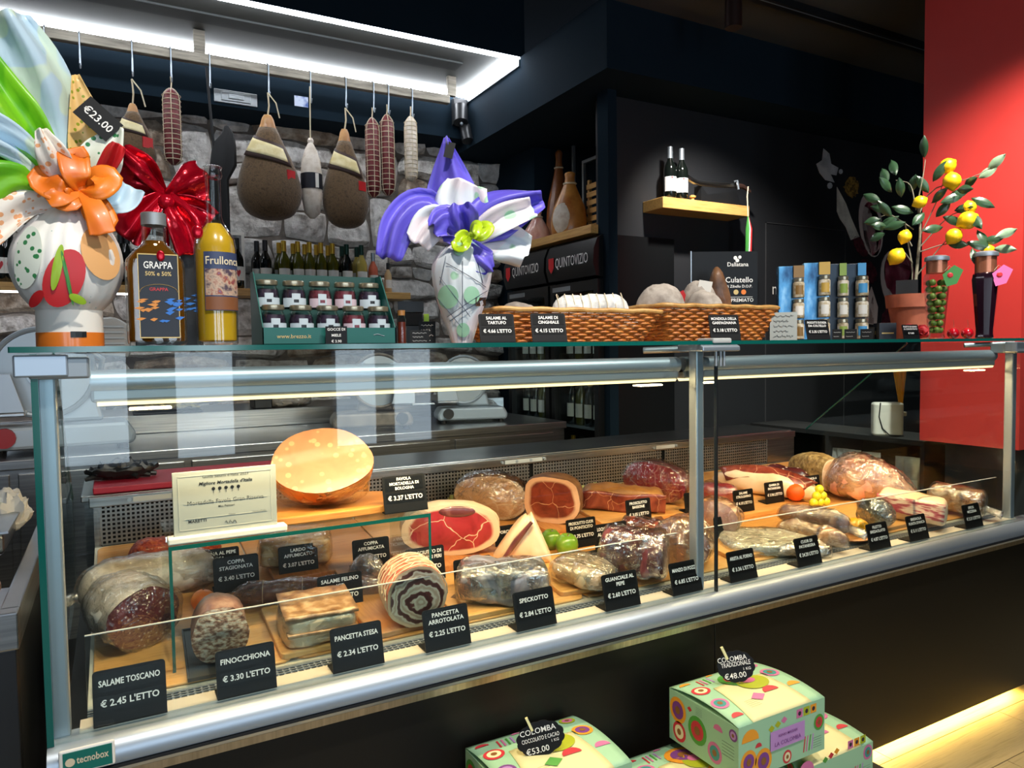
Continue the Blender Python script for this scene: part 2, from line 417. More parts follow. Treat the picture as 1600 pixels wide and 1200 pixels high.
# ================================================================== THE DELI CASE
XL, XE, XM = -0.11, 2.90, 1.372               # left end, right end, joint
ZT = 1.315                                    # top of the glass top
case = thing('deli_display_case', 'long glass deli display case on a black base', 'display case', (0, 0, 0))
for a, bb in ((XL, XM-.0004), (XM+.0004, XE+.06)):
    MB().box(a+(.01 if a < 0 else 0), bb, 1.437, 1.50, .035, .585).build('base_panel', M['black_gloss'], case, bevel=.002)
MB().box(XL+.01, XE, 1.50, 2.36, .055, .60).build('base_body', M['black_matt'], case)
MB().box(XL+.03, XE-.0, 1.55, 1.58, 0, .055).build('plinth', M['steel_warm'], case)
MB().box(XL+.1, XE, 1.466, 1.486, .029, .0345).build('plinth_light', M['led_kick'], case)
# aluminium bumper: a rounded profile with two grooves, and the steel trim below
pr = [(1.462, .572), (1.43, .572), (1.428, .593), (1.47, .593)]
MB().prism(pr, XL, XE+.06).build('steel_trim', M['steel_warm'], case)
pr = [(1.475, .594), (1.415, .594), (1.405, .600), (1.402, .607), (1.408, .611), (1.402, .615), (1.400, .628), (1.404, .640), (1.412, .650), (1.424, .656), (1.44, .657), (1.475, .657)]
MB().prism(pr, XL-.005, XE+.06).build('bumper', M['alu'], case, smooth=True, ang=.6)
MB().box(XL-.005, XE+.06, 1.3985, 1.4065, .6085, .6130).build('bumper_groove', M['black'], case)
MB().box(XL+.04, XE-.03, 1.452, 1.497, .655, .661).build('front_ledge', M['cream_strip'], case)
# ventilation grille between ledge and deck: real bars
g = MB()
n = 230
for i in range(n):
    x = XL+.06+(XE-XL-.1)*i/n; g.box(x, x+.0035, 1.497, 1.527, .657, .661)
for y in (1.504, 1.514, 1.524): g.box(XL+.05, XE-.04, y-.0012, y+.0012, .6605, .6625)
go = g.build('front_grille', M['alu_dull'], case); go['kind'] = 'stuff'
MB().box(XL+.05, XE-.04, 1.497, 1.53, .63, .645).build('grille_trough', M['black'], case)
# inclined deck
yb = 2.35
pr = [(1.527, deck_z(1.492)-.02), (yb, deck_z(yb)-.02), (yb, deck_z(yb)), (1.527, deck_z(1.492))]
MB().prism(pr, XL+.05, XE-.03).build('deck', M['cream_strip'], case)
# perforated back panels (hole grid in real geometry), rail with bolts
M['perf'] = pm('perforated_steel', [(.3, '#8d8f91'), (.7, '#a9abac')], .35, .9, scale=4)
def perf(x0, x1, z0, z1, pit=.0125):
    mb = MB(); nx = int((x1-x0)/pit); nz = int((z1-z0)/pit)
    for i in range(nx+1):
        x = x0+i*pit; mb.box(x-.0026, x+.0026, yb-.0015, yb+.0015, z0, z1)
    for j in range(nz+1):
        z = z0+j*pit; mb.box(x0, x1, yb-.0012, yb+.0012, z-.0026, z+.0026)
    o = mb.build('perforated_panel', M['perf'], case); o['kind'] = 'stuff'
zb = deck_z(yb)
for k, (a, bb) in enumerate(((-.042, .72), (.74, 1.36), (1.38, 2.0), (2.02, 2.62))):
    perf(a, bb, zb+.005, .874)
MB().box(XL+.05, XE-.1, yb+.02, yb+.03, .6, .874).build('back_panel', M['black_matt'], case)
MB().box(XL+.05, -.044, yb-.004, yb+.004, zb-.02, .874).build('steel_cheek', M['steel'], case)
MB().box(2.622, XE-.1, yb-.004, yb+.004, zb-.02, .874).build('steel_cheek', M['steel'], case)
MB().box(XL+.04, XE-.1, yb-.012, yb+.012, .872, .900).build('back_rail', M['steel'], case, bevel=.002)
bolt = MB().cyl((0, -.004, 0), (0, 0, 0), .0055, 10).mesh('bolt', M['alu'])
plate = MB().box(-.05, .05, -.003, 0, -.007, .007).mesh('rail_plate', M['plastic_grey'])
for x in (.03, .62, 1.24, 1.30, 1.95):
    share(plate, 'rail_plate', case, (x+.06, yb-.012, .886))
    share(bolt, 'bolt', case, (x, yb-.013, .886)); share(bolt, 'bolt', case, (x+.12, yb-.013, .886))
MB().box(XL+.02, XE-.1, yb+.012, 2.66, .885, .903).build('rear_worktop', M['steel'], case, bevel=.003)
MB().box(XL+.02, XE-.1, 2.60, 2.65, .2, .885).build('rear_panel', M['steel'], case)
# glass: two front panes, inner guard, ends, top
def pane(name, x0, x1, y0, y1, z0, z1): return MB().box(x0, x1, y0, y1, z0, z1).build(name, M['glass'], case)
pane('front_pane', XL+.006, XM-.0025, 1.428, 1.436, .657, 1.303)
pane('front_pane', XM+.0025, XE-.006, 1.428, 1.436, .657, 1.303)
MB().box(XM-.0022, XM+.0022, 1.427, 1.4365, .657, 1.303).build('pane_seal', M['black'], case)
for a, bb in ((XL+.05, XM-.05), (XM-.02, XE-.02)):
    pane('inner_guard', a, bb, 1.527, 1.533, .663, .797)
    MB().box(a, bb, 1.5265, 1.5325, .797, .7982).build('guard_edge', M['plastic_grey'], case)
def sidep(x, name):
    pr = [(1.436, .657), (2.36, .657), (2.36, .90), (1.86, 1.303), (1.436, 1.303)]
    MB().prism(pr, x-.004, x+.004).build(name, M['glass'], case)
    e = MB().tube([(x, 2.36, .90), (x, 1.86, 1.303)], .0035, 6); e.build('pane_edge', M['glass_edge'], case)
sidep(XL, 'end_pane'); sidep(XE, 'end_pane')
MB().box(XL-.005, XL+.005, 1.426, 1.431, .657, 1.303).build('pane_edge', M['glass_edge'], case)
MB().box(XL-.03, XE+.03, 1.415, 1.93, 1.3055, ZT).build('top_pane', M['glass'], case)
MB().box(XL-.031, XE+.031, 1.4135, 1.4155, 1.3055, ZT).box(XL-.032, XL-.030, 1.4135, 1.93, 1.3055, ZT).build('top_pane_edge', M['glass_edge'], case)
# posts, top brackets, light bars
def post(x):
    MB().box(x-.0135, x+.0135, 1.455, 1.485, .655, 1.295).build('post', M['alu'], case, bevel=.004)
for x in (XL+.014, XM-.032, XE-.05): post(x)
def bracket(x, w=.085):
    b = MB().box(x-w/2, x+w/2, 1.425, 1.52, 1.262, 1.298).build('bracket', M['alu_dull'], case, bevel=.004)
    MB().box(x-w/2-.02, x+w/2-.03, 1.42, 1.46, 1.266, 1.302).build('bracket_cap', M['alu'], case, bevel=.003)
bracket(XL+.035)
b = MB().prism([(1.405, 1.288), (1.405, 1.300), (1.42, 1.308), (1.50, 1.308), (1.50, 1.288)], XM-.07, XM+.06).build('hinge', M['alu'], case, bevel=.003)
MB().box(XM-.03, XM+.035, 1.41, 1.47, 1.308, 1.322).build('hinge_cap', M['plastic_grey'], case, bevel=.004)
for dx in (-.012, .004, .016): MB().cyl((XM+dx, 1.42, 1.25), (XM+dx, 1.42, 1.29), .004, 8).build('hinge_pin', M['alu_dull'], case)
bracket(XE-.05)
for a, bb in ((XL+.075, XM-.052), (XM-.035, XE-.07)):
    MB().cyl((a, 1.525, 1.253), (bb, 1.525, 1.253), .021, 20).build('light_bar', M['alu'], case, smooth=True)
    MB().box(a, bb, 1.512, 1.552, 1.216, 1.246).build('light_housing', M['alu_dull'], case, bevel=.006)
    MB().prism([(1.512, 1.216), (1.552, 1.216), (1.545, 1.208), (1.516, 1.210)], a+.01, bb-.01).build('light_strip', M['led_warm'], case)
    area('case_light', ((a+bb)/2, 1.497, 1.2065), (math.radians(14), 0, 0), bb-a-.04, .03, 10.0*(bb-a)/1.4, S('#ffd9a2')[:3])
    for k in range(2):
        x = a+.06 if k == 0 else bb-.12
        MB().box(x, x+.07, 1.52, 1.56, 1.198, 1.203).build('light_clip', M['white_paint'], case, bevel=.002)
# arm tubes under the top (stays)
for p in ((1000, 548, 1.6), (1500, 541, 1.6)):
    q = at(p[0], p[1], Y=p[2]); MB().cyl((q.x, 1.62, 1.292), (q.x+.11, 1.50, 1.296), .009, 12).build('stay', M['alu'], case, smooth=True)
# maker's plate
pt = MB().box(XL+.012, XL+.092, 1.394, 1.4005, .618, .660).build('maker_plate', M['white_paint'], case, bevel=.003)
M['teal'] = pm('teal_print', '#0d6a5e', .35)
MB().box(XL+.018, XL+.088, 1.3925, 1.394, .622, .656).build('plate_print', M['teal'], pt)
t = MB(); put_text(t, 'tecnobox', .017, XZ(XL+.060, 1.392, .636), .046, .02); t.build('lettering', M['rope'], pt)
t = MB(); t.add([(XL+.028+.007*math.cos(a*PI/8), 1.392, .640+.007*math.sin(a*PI/8)) for a in range(16)], [tuple(range(16))]); t.build('emblem', M['rope'], pt)

# the front assembly (bumper, panes, posts, light bars) stands 35 mm nearer the customer
for o in list(case.children)+[c2 for c in case.children for c2 in c.children]:
    if o.data is None or o.data.users > 1: continue
    for v in o.data.vertices:
        if v.co.y < 1.66: v.co.y -= .035
# ================================================================== GOODS IN THE CASE
# cut-face and rind materials
def cutmat(name, meat, fat, vein=None, vs=14, rim=(.04, .16), spots=None, ss=60, thr=.25, rough=.32):
    m, N, L, b = newmat(name); nt = m.node_tree; b.inputs['Roughness'].default_value = rough; b.inputs['Coat Weight'].default_value = .25; b.inputs['Coat Roughness'].default_value = .25
    v = coords(nt)
    base = ramp(nt, noise_n(nt, v, 18, 5, dist=.8), [(p, S(h)) for p, h in meat])
    if vein:
        wv = nt.nodes.new('ShaderNodeVectorMath'); wv.operation = 'ADD'
        nn = nt.nodes.new('ShaderNodeTexNoise'); nn.inputs['Scale'].default_value = 22
        nt.links.new(v, nn.inputs['Vector']); sc = nt.nodes.new('ShaderNodeVectorMath'); sc.operation = 'SCALE'; sc.inputs['Scale'].default_value = .035
        nt.links.new(nn.outputs['Color'], sc.inputs[0]); nt.links.new(v, wv.inputs[0]); nt.links.new(sc.outputs[0], wv.inputs[1])
        e = voro(nt, wv.outputs[0], vs, 'DISTANCE_TO_EDGE')
        f = ramp(nt, e, [(0, (1,1,1,1)), (vein, (1,1,1,1)), (vein*2.2, (0,0,0,1))])
        base = mixc(nt, f, base, S(fat))
    if spots:
        f = ramp(nt, voro(nt, v, ss), [(0, (1,1,1,1)), (thr, (1,1,1,1)), (thr+.08, (0,0,0,1))]); base = mixc(nt, f, base, S(spots))
    if rim:
        at_ = N.new('ShaderNodeAttribute'); at_.attribute_name = 'rim'
        rr = math_n(nt, 'ADD', at_.outputs['Fac'], math_n(nt, 'MULTIPLY', math_n(nt, 'SUBTRACT', noise_n(nt, v, 12, 2), .5), .25))
        f = ramp(nt, rr, [(rim[0], (1,1,1,1)), (rim[1], (0,0,0,1))]); base = mixc(nt, f, base, S(fat))
    L.new(base, b.inputs['Base Color']); return m
M['cut_ham'] = cutmat('raw_ham_cut', [(.3, '#8e1f22'), (.55, '#b5333a'), (.8, '#a54a3f')], '#f0cfae', .0035, 7, (.13, .20))
M['cut_ham_dark'] = cutmat('aged_ham_cut', [(.3, '#5e1f16'), (.55, '#8c3a26'), (.8, '#a35636')], '#e2b088', .003, 11, (.14, .24))
M['cut_breas'] = cutmat('bresaola_cut', [(.3, '#7a1420'), (.55, '#a61f31'), (.8, '#8b1a2a')], '#d99a96', .004, 12, None)
M['cut_salami'] = cutmat('salami_cut', [(.3, '#5a1a22'), (.6, '#7c2a33')], '#5b2530', None, 1, (.02, .06), '#c9a59c', 100, .20)
M['cut_finoc'] = pm('coarse_salami_cut', [(.3, '#5f3524'), (.44, '#9a6a50'), (.54, '#cfae92'), (.64, '#e2cdb6'), (.75, '#7a4a36')], .4, scale=85, detail=3, sc=(1, 1, 1.8), bump=.8, bscale=90, bdist=.003, coat=.3)
M['cut_pepper'] = cutmat('marbled_salami_cut', [(.3, '#3a1616'), (.6, '#5a2222')], '#4a2a22', None, 1, None, '#e6cfc0', 55, .24)
M['cut_pancetta'] = cutmat('rolled_pancetta_cut', [(.35, '#5b2a22'), (.48, '#6f3a2f'), (.52, '#d9c9b4'), (.7, '#e3d5c2')], '#e6cfae', None, 1, (.10, .17))
M['cut_mortadella'] = cutmat('mortadella_cut', [(.3, '#9c6a4e'), (.6, '#a67456'), (.8, '#9e6e50')], '#a67456', None, 1, None, '#bc8e6a', 44, .24, rough=.55)
M['cut_bacon'] = pm('bacon_cut', [(.36, '#a03a44'), (.46, '#c4606a'), (.52, '#ecc8b0'), (.62, '#f0d6c0'), (.68, '#b04a50')], .4, scale=9, detail=2, sc=(2, 2, 9), coat=.3)
m, N, L_, b_ = newmat('rolled_pancetta_swirl'); nt = m.node_tree; b_.inputs['Roughness'].default_value = .35
mp_ = nt.nodes.new('ShaderNodeMapping'); tc_ = nt.nodes.new('ShaderNodeTexCoord'); mp_.inputs['Location'].default_value = (0, .006, -.058); nt.links.new(tc_.outputs['Object'], mp_.inputs['Vector'])
wv_ = nt.nodes.new('ShaderNodeTexWave'); wv_.wave_type = 'RINGS'; wv_.rings_direction = 'X'; wv_.inputs['Scale'].default_value = 13; wv_.inputs['Distortion'].default_value = 5; wv_.inputs['Detail'].default_value = 3; wv_.inputs['Detail Scale'].default_value = 2.2; nt.links.new(mp_.outputs[0], wv_.inputs['Vector'])
at_ = N.new('ShaderNodeAttribute'); at_.attribute_name = 'rim'
c_ = ramp(nt, wv_.outputs['Fac'], [(.0, S('#4a1f1a')), (.34, S('#6a3028')), (.44, S('#c9b49c')), (.75, S('#dccbb4')), (1, S('#b89a80'))])
L_.new(mixc(nt, ramp(nt, at_.outputs['Fac'], [(.06, (1, 1, 1, 1)), (.12, (0, 0, 0, 1))]), c_, S('#d9b48e')), b_.inputs['Base Color']); M['cut_pancetta'] = m
M['cut_pork'] = cutmat('roast_pork_cut', [(.3, '#e2b08d'), (.6, '#f0c9a6')], '#f6dcc0', .01, 12, (.05, .12))
M['cut_roast'] = cutmat('roast_beef_cut', [(.3, '#a5756a'), (.6, '#bd8d80')], '#c79a86', None, 1, None)
M['ham_side'] = cutmat('ham_side_cut', [(.3, '#4f1d16'), (.5, '#86392a'), (.7, '#a85a40')], '#d9a27c', .004, 12, None)
M['fat'] = pm('pork_fat', [(.3, '#e9c49a'), (.6, '#f3d8b6'), (.8, '#e2b27f')], .4, scale=10, bump=.25, bscale=40, coat=.3)
M['rind'] = pm('ham_rind', [(.25, '#6b4320'), (.5, '#a87238'), (.75, '#cf9a55')], .5, scale=9, bump=.5, bscale=50, coat=.2)
M['rind_dark'] = pm('dark_rind', [(.25, '#3c2517'), (.5, '#6e4a2e'), (.75, '#9a7048')], .55, scale=14, bump=.6, bscale=60, coat=.25)
M['red_meat'] = pm('red_meat', [(.3, '#7a1f22'), (.55, '#a3383a'), (.75, '#c9685c')], .35, scale=16, bump=.4, bscale=45, coat=.5)
M['purple_meat'] = pm('dark_vacuum_meat', [(.3, '#4a2226'), (.55, '#743a3c'), (.75, '#a8726a')], .3, scale=12, bump=.6, bscale=30, coat=.7, dist=1)
M['grey_meat'] = pm('grey_vacuum_meat', [(.3, '#5f5a62'), (.5, '#8b858c'), (.65, '#b3aaa8'), (.8, '#6f6067')], .3, scale=9, bump=.7, bscale=24, coat=.8, dist=1.5)
M['pepper'] = pm('pepper_crust', [(.3, '#4a2c18'), (.5, '#8f5c33'), (.62, '#c4935c'), (.75, '#6a3f22')], .6, scale=70, bump=.9, bscale=90, bdist=.004, coat=.2)
M['pepper_red'] = pm('red_pepper_crust', [(.3, '#5a1410'), (.5, '#a33a22'), (.7, '#c96a3a')], .6, scale=90, bump=.9, bscale=110, bdist=.004, coat=.2)
M['black_pepper'] = pm('black_pepper_crust', [(.3, '#2c2822'), (.5, '#57503f'), (.7, '#7a705a')], .6, scale=90, bump=.8, bscale=110, bdist=.003)
M['mould'] = pm('white_mould_casing', [(.3, '#c9b8a2'), (.55, '#e9dfd0'), (.75, '#b99f86')], .7, scale=14, bump=.5, bscale=40)
M['mould_grey'] = pm('grey_mould_casing', [(.3, '#8a7f74'), (.55, '#bab0a4'), (.75, '#70645a')], .75, scale=22, bump=.6, bscale=60)
M['casing'] = pm('brown_salami_casing', [(.3, '#4f3630'), (.5, '#7d5a4e'), (.7, '#9c8172')], .45, scale=30, bump=.5, bscale=70, coat=.4)
M['pink_skin'] = pm('pink_wrapped_pork', [(.3, '#d38d80'), (.5, '#eab8a4'), (.7, '#f3d6c4')], .3, scale=8, bump=.5, bscale=30, coat=.7, dist=1)
M['net_red'] = pm('pink_netted_rind', [(.3, '#b5523e'), (.5, '#d98468'), (.7, '#f0b898')], .45, scale=40, bump=.9, bscale=80, bdist=.004, coat=.4)
M['lardo'] = pm('lardo_crust', [(.3, '#b98352'), (.5, '#dcae78'), (.7, '#ecd0a6')], .4, scale=22, bump=.6, bscale=60, coat=.5, sc=(1, 1, 3))
M['slab_top'] = pm('spiced_slab_top', [(.3, '#6b4630'), (.5, '#a3764f'), (.68, '#d3b08a')], .35, scale=30, bump=.7, bscale=50, coat=.6)
M['mort_rind'] = pm('orange_mortadella_casing', [(.3, '#b85a1c'), (.6, '#d97a30')], .35, scale=9, coat=.5)

M['herb_crust'] = pm('golden_herb_crust', [(.3, '#6a5230'), (.5, '#a8864f'), (.68, '#cdb078')], .6, scale=60, bump=.8, bscale=80, bdist=.004)
M['jowl'] = pm('pale_jowl', [(.3, '#a8876a'), (.5, '#cdb091'), (.7, '#dcc6aa')], .4, scale=12, bump=.6, bscale=40, coat=.4)
def sgn(x): return 1 if x >= 0 else -1
def prof_fn(kind):
    def f(t):
        u = 2*t-1
        if kind == 'ell': return math.sqrt(max(0, 1-u*u))
        if kind == 'sal': return max(0, 1-abs(u)**5)**.5
        if kind == 'block': return max(0, 1-abs(u)**12)**.5
        if kind == 'cut0': return 1.0 if t < .02 else max(0, 1-max(0, (t-.25)/.75)**2.6)**.5
        if kind == 'cut2': return 1.0
        if kind == 'pear': return math.sqrt(max(0, 1-u*u))*(1-.35*u)
        return 1.0
    return f
def body(L, W, H, prof='sal', n=2.2, amp=.004, fr=18, seed=0, nr=22, ns=28, flat=.0, extra=None, z0=0.0):
    pf = prof_fn(prof); rings = []
    cut0 = prof in ('cut0', 'cut2'); cut1 = prof == 'cut2'
    for k in range(nr+1):
        t = k/nr
        tt = t if prof not in ('ell', 'sal', 'block', 'pear') else .5-.5*math.cos(PI*t)
        s = max(pf(tt), .02); ring = []
        x = (tt-.5)*L; zc = H/2*(.45+.55*s)
        for i in range(ns):
            a = 2*PI*i/ns; c, q = math.cos(a), math.sin(a)
            y = W/2*s*sgn(c)*abs(c)**(2/n); zz = H/2*s*sgn(q)*abs(q)**(2/n)
            if extra: y, zz = extra(tt, y, zz)
            d = 1+amp/max(W, H)*2*(noise.noise((x*fr, y*fr+seed, zz*fr)) + .5*noise.noise((x*fr*2.3+9, y*fr*2.3, zz*fr*2.3+seed)))
            ring.append((x, y*d, max(zc+zz*d, flat)+z0))
        rings.append(ring)
    return rings, cut0, cut1
def cap_mesh(ring, dx=-.0006, dome=0.0):
    c = [sum(p[i] for p in ring)/len(ring) for i in range(3)]; rs, a = [], []
    lv = [1, .95, .9, .84, .76, .66, .5, .32, .12]
    for s in lv:
        rs.append([(p[0]+dx-dome*(1-s*s), c[1]+(p[1]-c[1])*s, c[2]+(p[2]-c[2])*s) for p in ring]); a += [1-s+.001]*len(ring)
    mb = MB(); mb.loft(rs[::-1], cap0=True, cap1=False, a=[x for k in range(len(lv)-1, -1, -1) for x in a[k*len(ring):(k+1)*len(ring)]])
    return mb
def place(px, pyb, h, dpt):
    """world point on the deck (h above it) whose front foot shows at the pixel, pushed back by half the depth"""
    p = dk(px, pyb, h)
    if p.y < 1.512: p = p*(1.512/p.y)
    d = Vector((p.x, p.y, 0)).normalized()
    q = p+d*(dpt/2); q.z = deck_z(q.y)+h
    return q
B1, B2 = .006, .019       # top of the base boards, top of a second board
MEATS = {}
def meat(name, label, px, pyb, wpx, hpx, dep, mat, cut=None, prof='sal', a=0.0, h=B1, n=2.2, amp=.004, fr=18, wrap=None, cat='cured meat', dome=0.0, seed=None, flat=0.0, extra=None, swap=False, parts=None, wamp=.010, wk=1.05):
    """a = rotation of the long axis from screen-right; swap: the axis points away from the viewer (cut face towards us)"""
    seed = px if seed is None else seed
    c = place(px, pyb, h, dep); s = mpp(c)
    if swap: L, W, H = dep, wpx*s, hpx*s
    else: L, W, H = wpx*s, dep, hpx*s
    rz = -facing(c) + math.radians(a) + (PI/2 if swap else 0)
    t = thing(name, label, cat, c, rz, tilt=DKA)
    amp *= 1.7
    rings, c0, c1 = body(L, W, H, prof, n, amp, fr, seed, flat=flat, extra=extra)
    mb = MB().loft(rings, not c0 or cut is None, not c1 or cut is None)
    mb.build('body', mat, t, smooth=True, ang=1.2)
    if cut is not None and c0: cap_mesh(rings[0], dome=dome).build('cut_face', cut, t, smooth=True)
    if cut is not None and c1:
        r2 = [(-p[0], p[1], p[2]) for p in rings[-1]]; cm = cap_mesh(r2)
        cm.xf(Matrix.Scale(-1, 4, (1, 0, 0))); cm.build('cut_face', cut, t, smooth=True)
    if wrap:
        rg, _, _ = body(L*wk, W*wk, H*wk, prof if prof != 'cut0' else 'cut0', n, wamp, 26, seed+3, nr=30, ns=40, flat=-.001)
        MB().loft(rg).build('wrap', M[wrap], t, smooth=True, ang=0)
    if parts: parts(t, L, W, H)
    MEATS[name] = t
    return t
def tail(side=1, ln=.05, wd=.05, mat='film2', zz=.3):
    """gathered end of the wrap"""
    def f(t, L, W, H):
        mb = MB(); x0 = side*L*.46
        def fn(u, v):
            w = wd*(.25+.75*u)*(1 if u < .9 else .95); an = (v-.5)*2
            return (x0+side*ln*u, an*w*.6+.006*math.sin(v*17+u*5), H*zz*(1-.5*u)+.010*math.sin(v*23+u*3)+.004)
        mb.grid(fn, 8, 16); mb.build('wrap_tail', M[mat], t, smooth=True, solid=.0008)
    return f

# ---- boards: a layer of bamboo boards on the deck, then single cutting boards
def board(px0, px1, y0, y1, h, thick, mat, label, name='cutting_board', hole=None, rz=0, round_=False):
    c = dk((px0+px1)/2, 800, 0)
    pass
def board_m(x0, x1, y0, y1, h, label, mat='bamboo', thick=.017, name='cutting_board', rz=0.0, slot=None, group=None):
    cx, cy = (x0+x1)/2, (y0+y1)/2; w, d = (x1-x0)/2, (y1-y0)/2
    t = thing(name, label, 'board', (cx, cy, deck_z(cy)+h), rz, group=group, tilt=DKA)
    r = min(w, d)*.14; pts = []
    for (sx, sy, a0) in ((1, 1, 0), (-1, 1, 90), (-1, -1, 180), (1, -1, 270)):
        for k in range(5):
            a = math.radians(a0+k*22.5); pts.append((sx*(w-r)+r*math.cos(a), sy*(d-r)+r*math.sin(a)))
    MB().prism(pts, 0, thick, 'z').build('board', M[mat], t, bevel=.0025)
    if slot:
        sx, sy, sl, sa = slot
        mb = MB().box(-sl/2, sl/2, -.008, .008, thick-.0005, thick+.0008); mb.xf(Matrix.Translation((sx, sy, 0)) @ Matrix.Rotation(sa, 4, 'Z')); mb.build('hand_slot', M['rind_dark'], t)
    return t
nb = 8; bw = (XE-XL-.10)/nb
names = ['beneath the cut salami at the left end', 'beneath the glass riser', 'beneath the rolled pancetta', 'behind the speck tag', 'beneath the green apples', 'beneath the roast by the middle post', 'beneath the flat white bag', 'at the right end of the case']
for k in range(nb):
    x0 = XL+.055+k*bw
    board_m(x0+.002, x0+bw-.002, 1.503, 2.335, 0, 'wide base board '+names[k], thick=B1, name='base_board', mat='bamboo' if k % 2 else 'bamboo3')
def bd(px, py, wm, dm, label, rz=0, mat='bamboo3', slot=None, h=B1, thick=.013):
    c = dk(px, py, h); c.y = max(c.y, 1.507+dm/2+abs(math.sin(math.radians(rz)))*wm/2); return board_m(c.x-wm/2, c.x+wm/2, c.y-dm/2, c.y+dm/2, h, label, mat, thick, rz=math.radians(rz), slot=slot)
bd(505, 1020, .17, .24, 'square board under the spiced pancetta slab')
bd(632, 972, .20, .30, 'dark wooden board under the rolled pancetta', mat='bamboo2', rz=4)
bd(690, 865, .30, .26, 'thick board under the large raw ham slice', mat='bamboo2', thick=.020)
bd(800, 965, .25, .20, 'board with a hand slot under the grey wrapped speck', slot=(-.06, .03, .09, .7))
bd(945, 930, .20, .24, 'board under the wrapped jowl and dark vacuum pack', rz=-6)
bd(870, 815, .19, .20, 'round-cornered board under the standing ham half', mat='bamboo2')
bd(985, 800, .36, .20, 'long board under the flat ham piece with rind', rz=-3)
bd(1095, 770, .26, .16, 'board under the dark red bresaola', h=B1)
bd(1150, 850, .24, .22, 'board with a slot under the wrapped roast', slot=(.06, -.05, .08, .3))
bd(1180, 790, .36, .20, 'board under the long ham slab with orange', thick=.018)
bd(1270, 755, .24, .18, 'board under the herb-crusted pork block')
bd(1440, 830, .42, .26, 'wide board under the bacon slab at the right end', rz=2)
bd(560, 880, .16, .22, 'small bare board behind the rolled pancetta', mat='bamboo')
bd(470, 890, .16, .14, 'small board under the wrapped lardo block', mat='bamboo2')

def net_over(t, L, W, H):
    mb = MB()
    for j in range(9):
        x = -L*.46+L*.80*j/8; s = 1.0 if j < 3 else prof_fn('cut0')((x+L/2)/L)
        mb.tube([(x+.004*math.sin(a), W*.515*s*math.cos(a*PI/12), H*.5*(.45+.55*s)+H*.515*s*math.sin(a*PI/12)) for a in range(25)], .0013, 4, False)
    for q in range(10):
        a = q*PI/5; mb.tube([(-L*.49+L*.8*i/8, W*.515*math.cos(a+.25*(i % 2))*prof_fn('cut0')(.02+.8*i/8), H*.5*(.45+.55*prof_fn('cut0')(.02+.8*i/8))+H*.515*math.sin(a+.25*(i % 2))*prof_fn('cut0')(.02+.8*i/8)) for i in range(9)], .0013, 4, False)
    mb.build('string_net', M['rope'], t)['kind'] = 'stuff'
# ---- left end
meat('pepper_salami', 'dark red salami with a pepper crust behind the award plaque', 275, 888, 135, 46, .09, M['pepper_red'], a=8, prof='sal', amp=.006)
meat('wrapped_salami', 'large pale mould-coated salami wrapped in film at the left end', 238, 942, 200, 64, .10, M['mould'], a=6, wrap='film', parts=tail(-1, .05, .05))
meat('cut_salami', 'salami cut open, dark red face towards the front left corner', 195, 1022, 108, 96, .20, M['mould'], cut=M['cut_salami'], prof='cut0', swap=True, a=22, wrap='film', n=2, parts=tail(1, .04, .06))
meat('coarse_salami', 'coarse grainy salami half with its cut face on a black tray', 342, 1036, 80, 90, .13, M['casing'], cut=M['cut_finoc'], prof='cut0', swap=True, a=4, n=2, dome=.008, h=B1+.006)
c = place(338, 1085, B1, .20)
tr = thing('black_tray', 'shallow black tray under the coarse salami half', 'tray', c, -facing(c)*.3, tilt=DKA)
MB().box(-.055, .055, -.11, .10, 0, .005).build('tray_base', M['black'], tr, bevel=.002)
MB().box(-.058, -.055, -.113, .103, 0, .008).box(.055, .058, -.113, .103, 0, .008).box(-.058, .058, -.113, -.11, 0, .008).box(-.058, .058, .10, .103, 0, .008).build('tray_rim', M['black'], tr)
M['peach'] = pm('peach_skin', [(.35, '#e0521c'), (.6, '#f29a2a')], .45, scale=9)
p = place(318, 962, B1, .05)
o = thing('peach', 'orange red peach behind the coarse salami', 'fruit', p, tilt=DKA); MB().sphere((0, 0, .026), .027, sq=(1, 1, .95)).build('flesh', M['peach'], o, smooth=True, ang=0)
MB().cyl((0, 0, .049), (.002, 0, .056), .0015, 6).build('stem', M['rind_dark'], o)
meat('long_salami', 'long thin brown salami tied with string behind the pancetta slab', 485, 945, 232, 36, .045, M['casing'], a=-2, wrap='film', amp=.003, prof='sal', parts=lambda t, L, W, H: [MB().tube([(x, W*.53*math.cos(q*PI/8), H*.5+H*.53*math.sin(q*PI/8)) for q in range(17)], .0012, 5).build('string', M['rope'], t) for x in (-L*.3, -L*.05, L*.2)])
meat('pancetta_slab', 'spiced pancetta slab wrapped in film on a square board', 496, 1038, 112, 44, .14, M['fat'], prof='block', n=8, a=10, h=B2, wrap='film', amp=.003,
     parts=lambda t, L, W, H: MB().grid(lambda u, v: ((u-.5)*L*.97, (v-.5)*W*.97, H*1.0+.004+.004*noise.noise((u*6, v*6, 3))), 12, 10).build('spice_crust', M['slab_top'], t, smooth=True, solid=.006) and MB().box(-L*.46, L*.46, -W*.5-.006, -W*.4, H*.46, H*.58).build('lean_stripe', M['slab_top'], t, bevel=.002))
meat('lardo_block', 'herb-crusted lardo block in a clear bag under the glass riser', 462, 888, 108, 46, .12, M['lardo'], prof='block', n=5, a=-4, h=B2, wrap='film')
meat('wrapped_coppa', 'small grey wrapped coppa end beside the smoked coppa tag', 573, 918, 56, 42, .07, M['grey_meat'], prof='ell', wrap='film2')
meat('rolled_pancetta', 'big rolled pancetta with netted pink rind and swirled cut face', 637, 992, 92, 94, .17, M['net_red'], cut=M['cut_pancetta'], prof='cut0', swap=True, a=14, h=B2, n=2, parts=net_over)
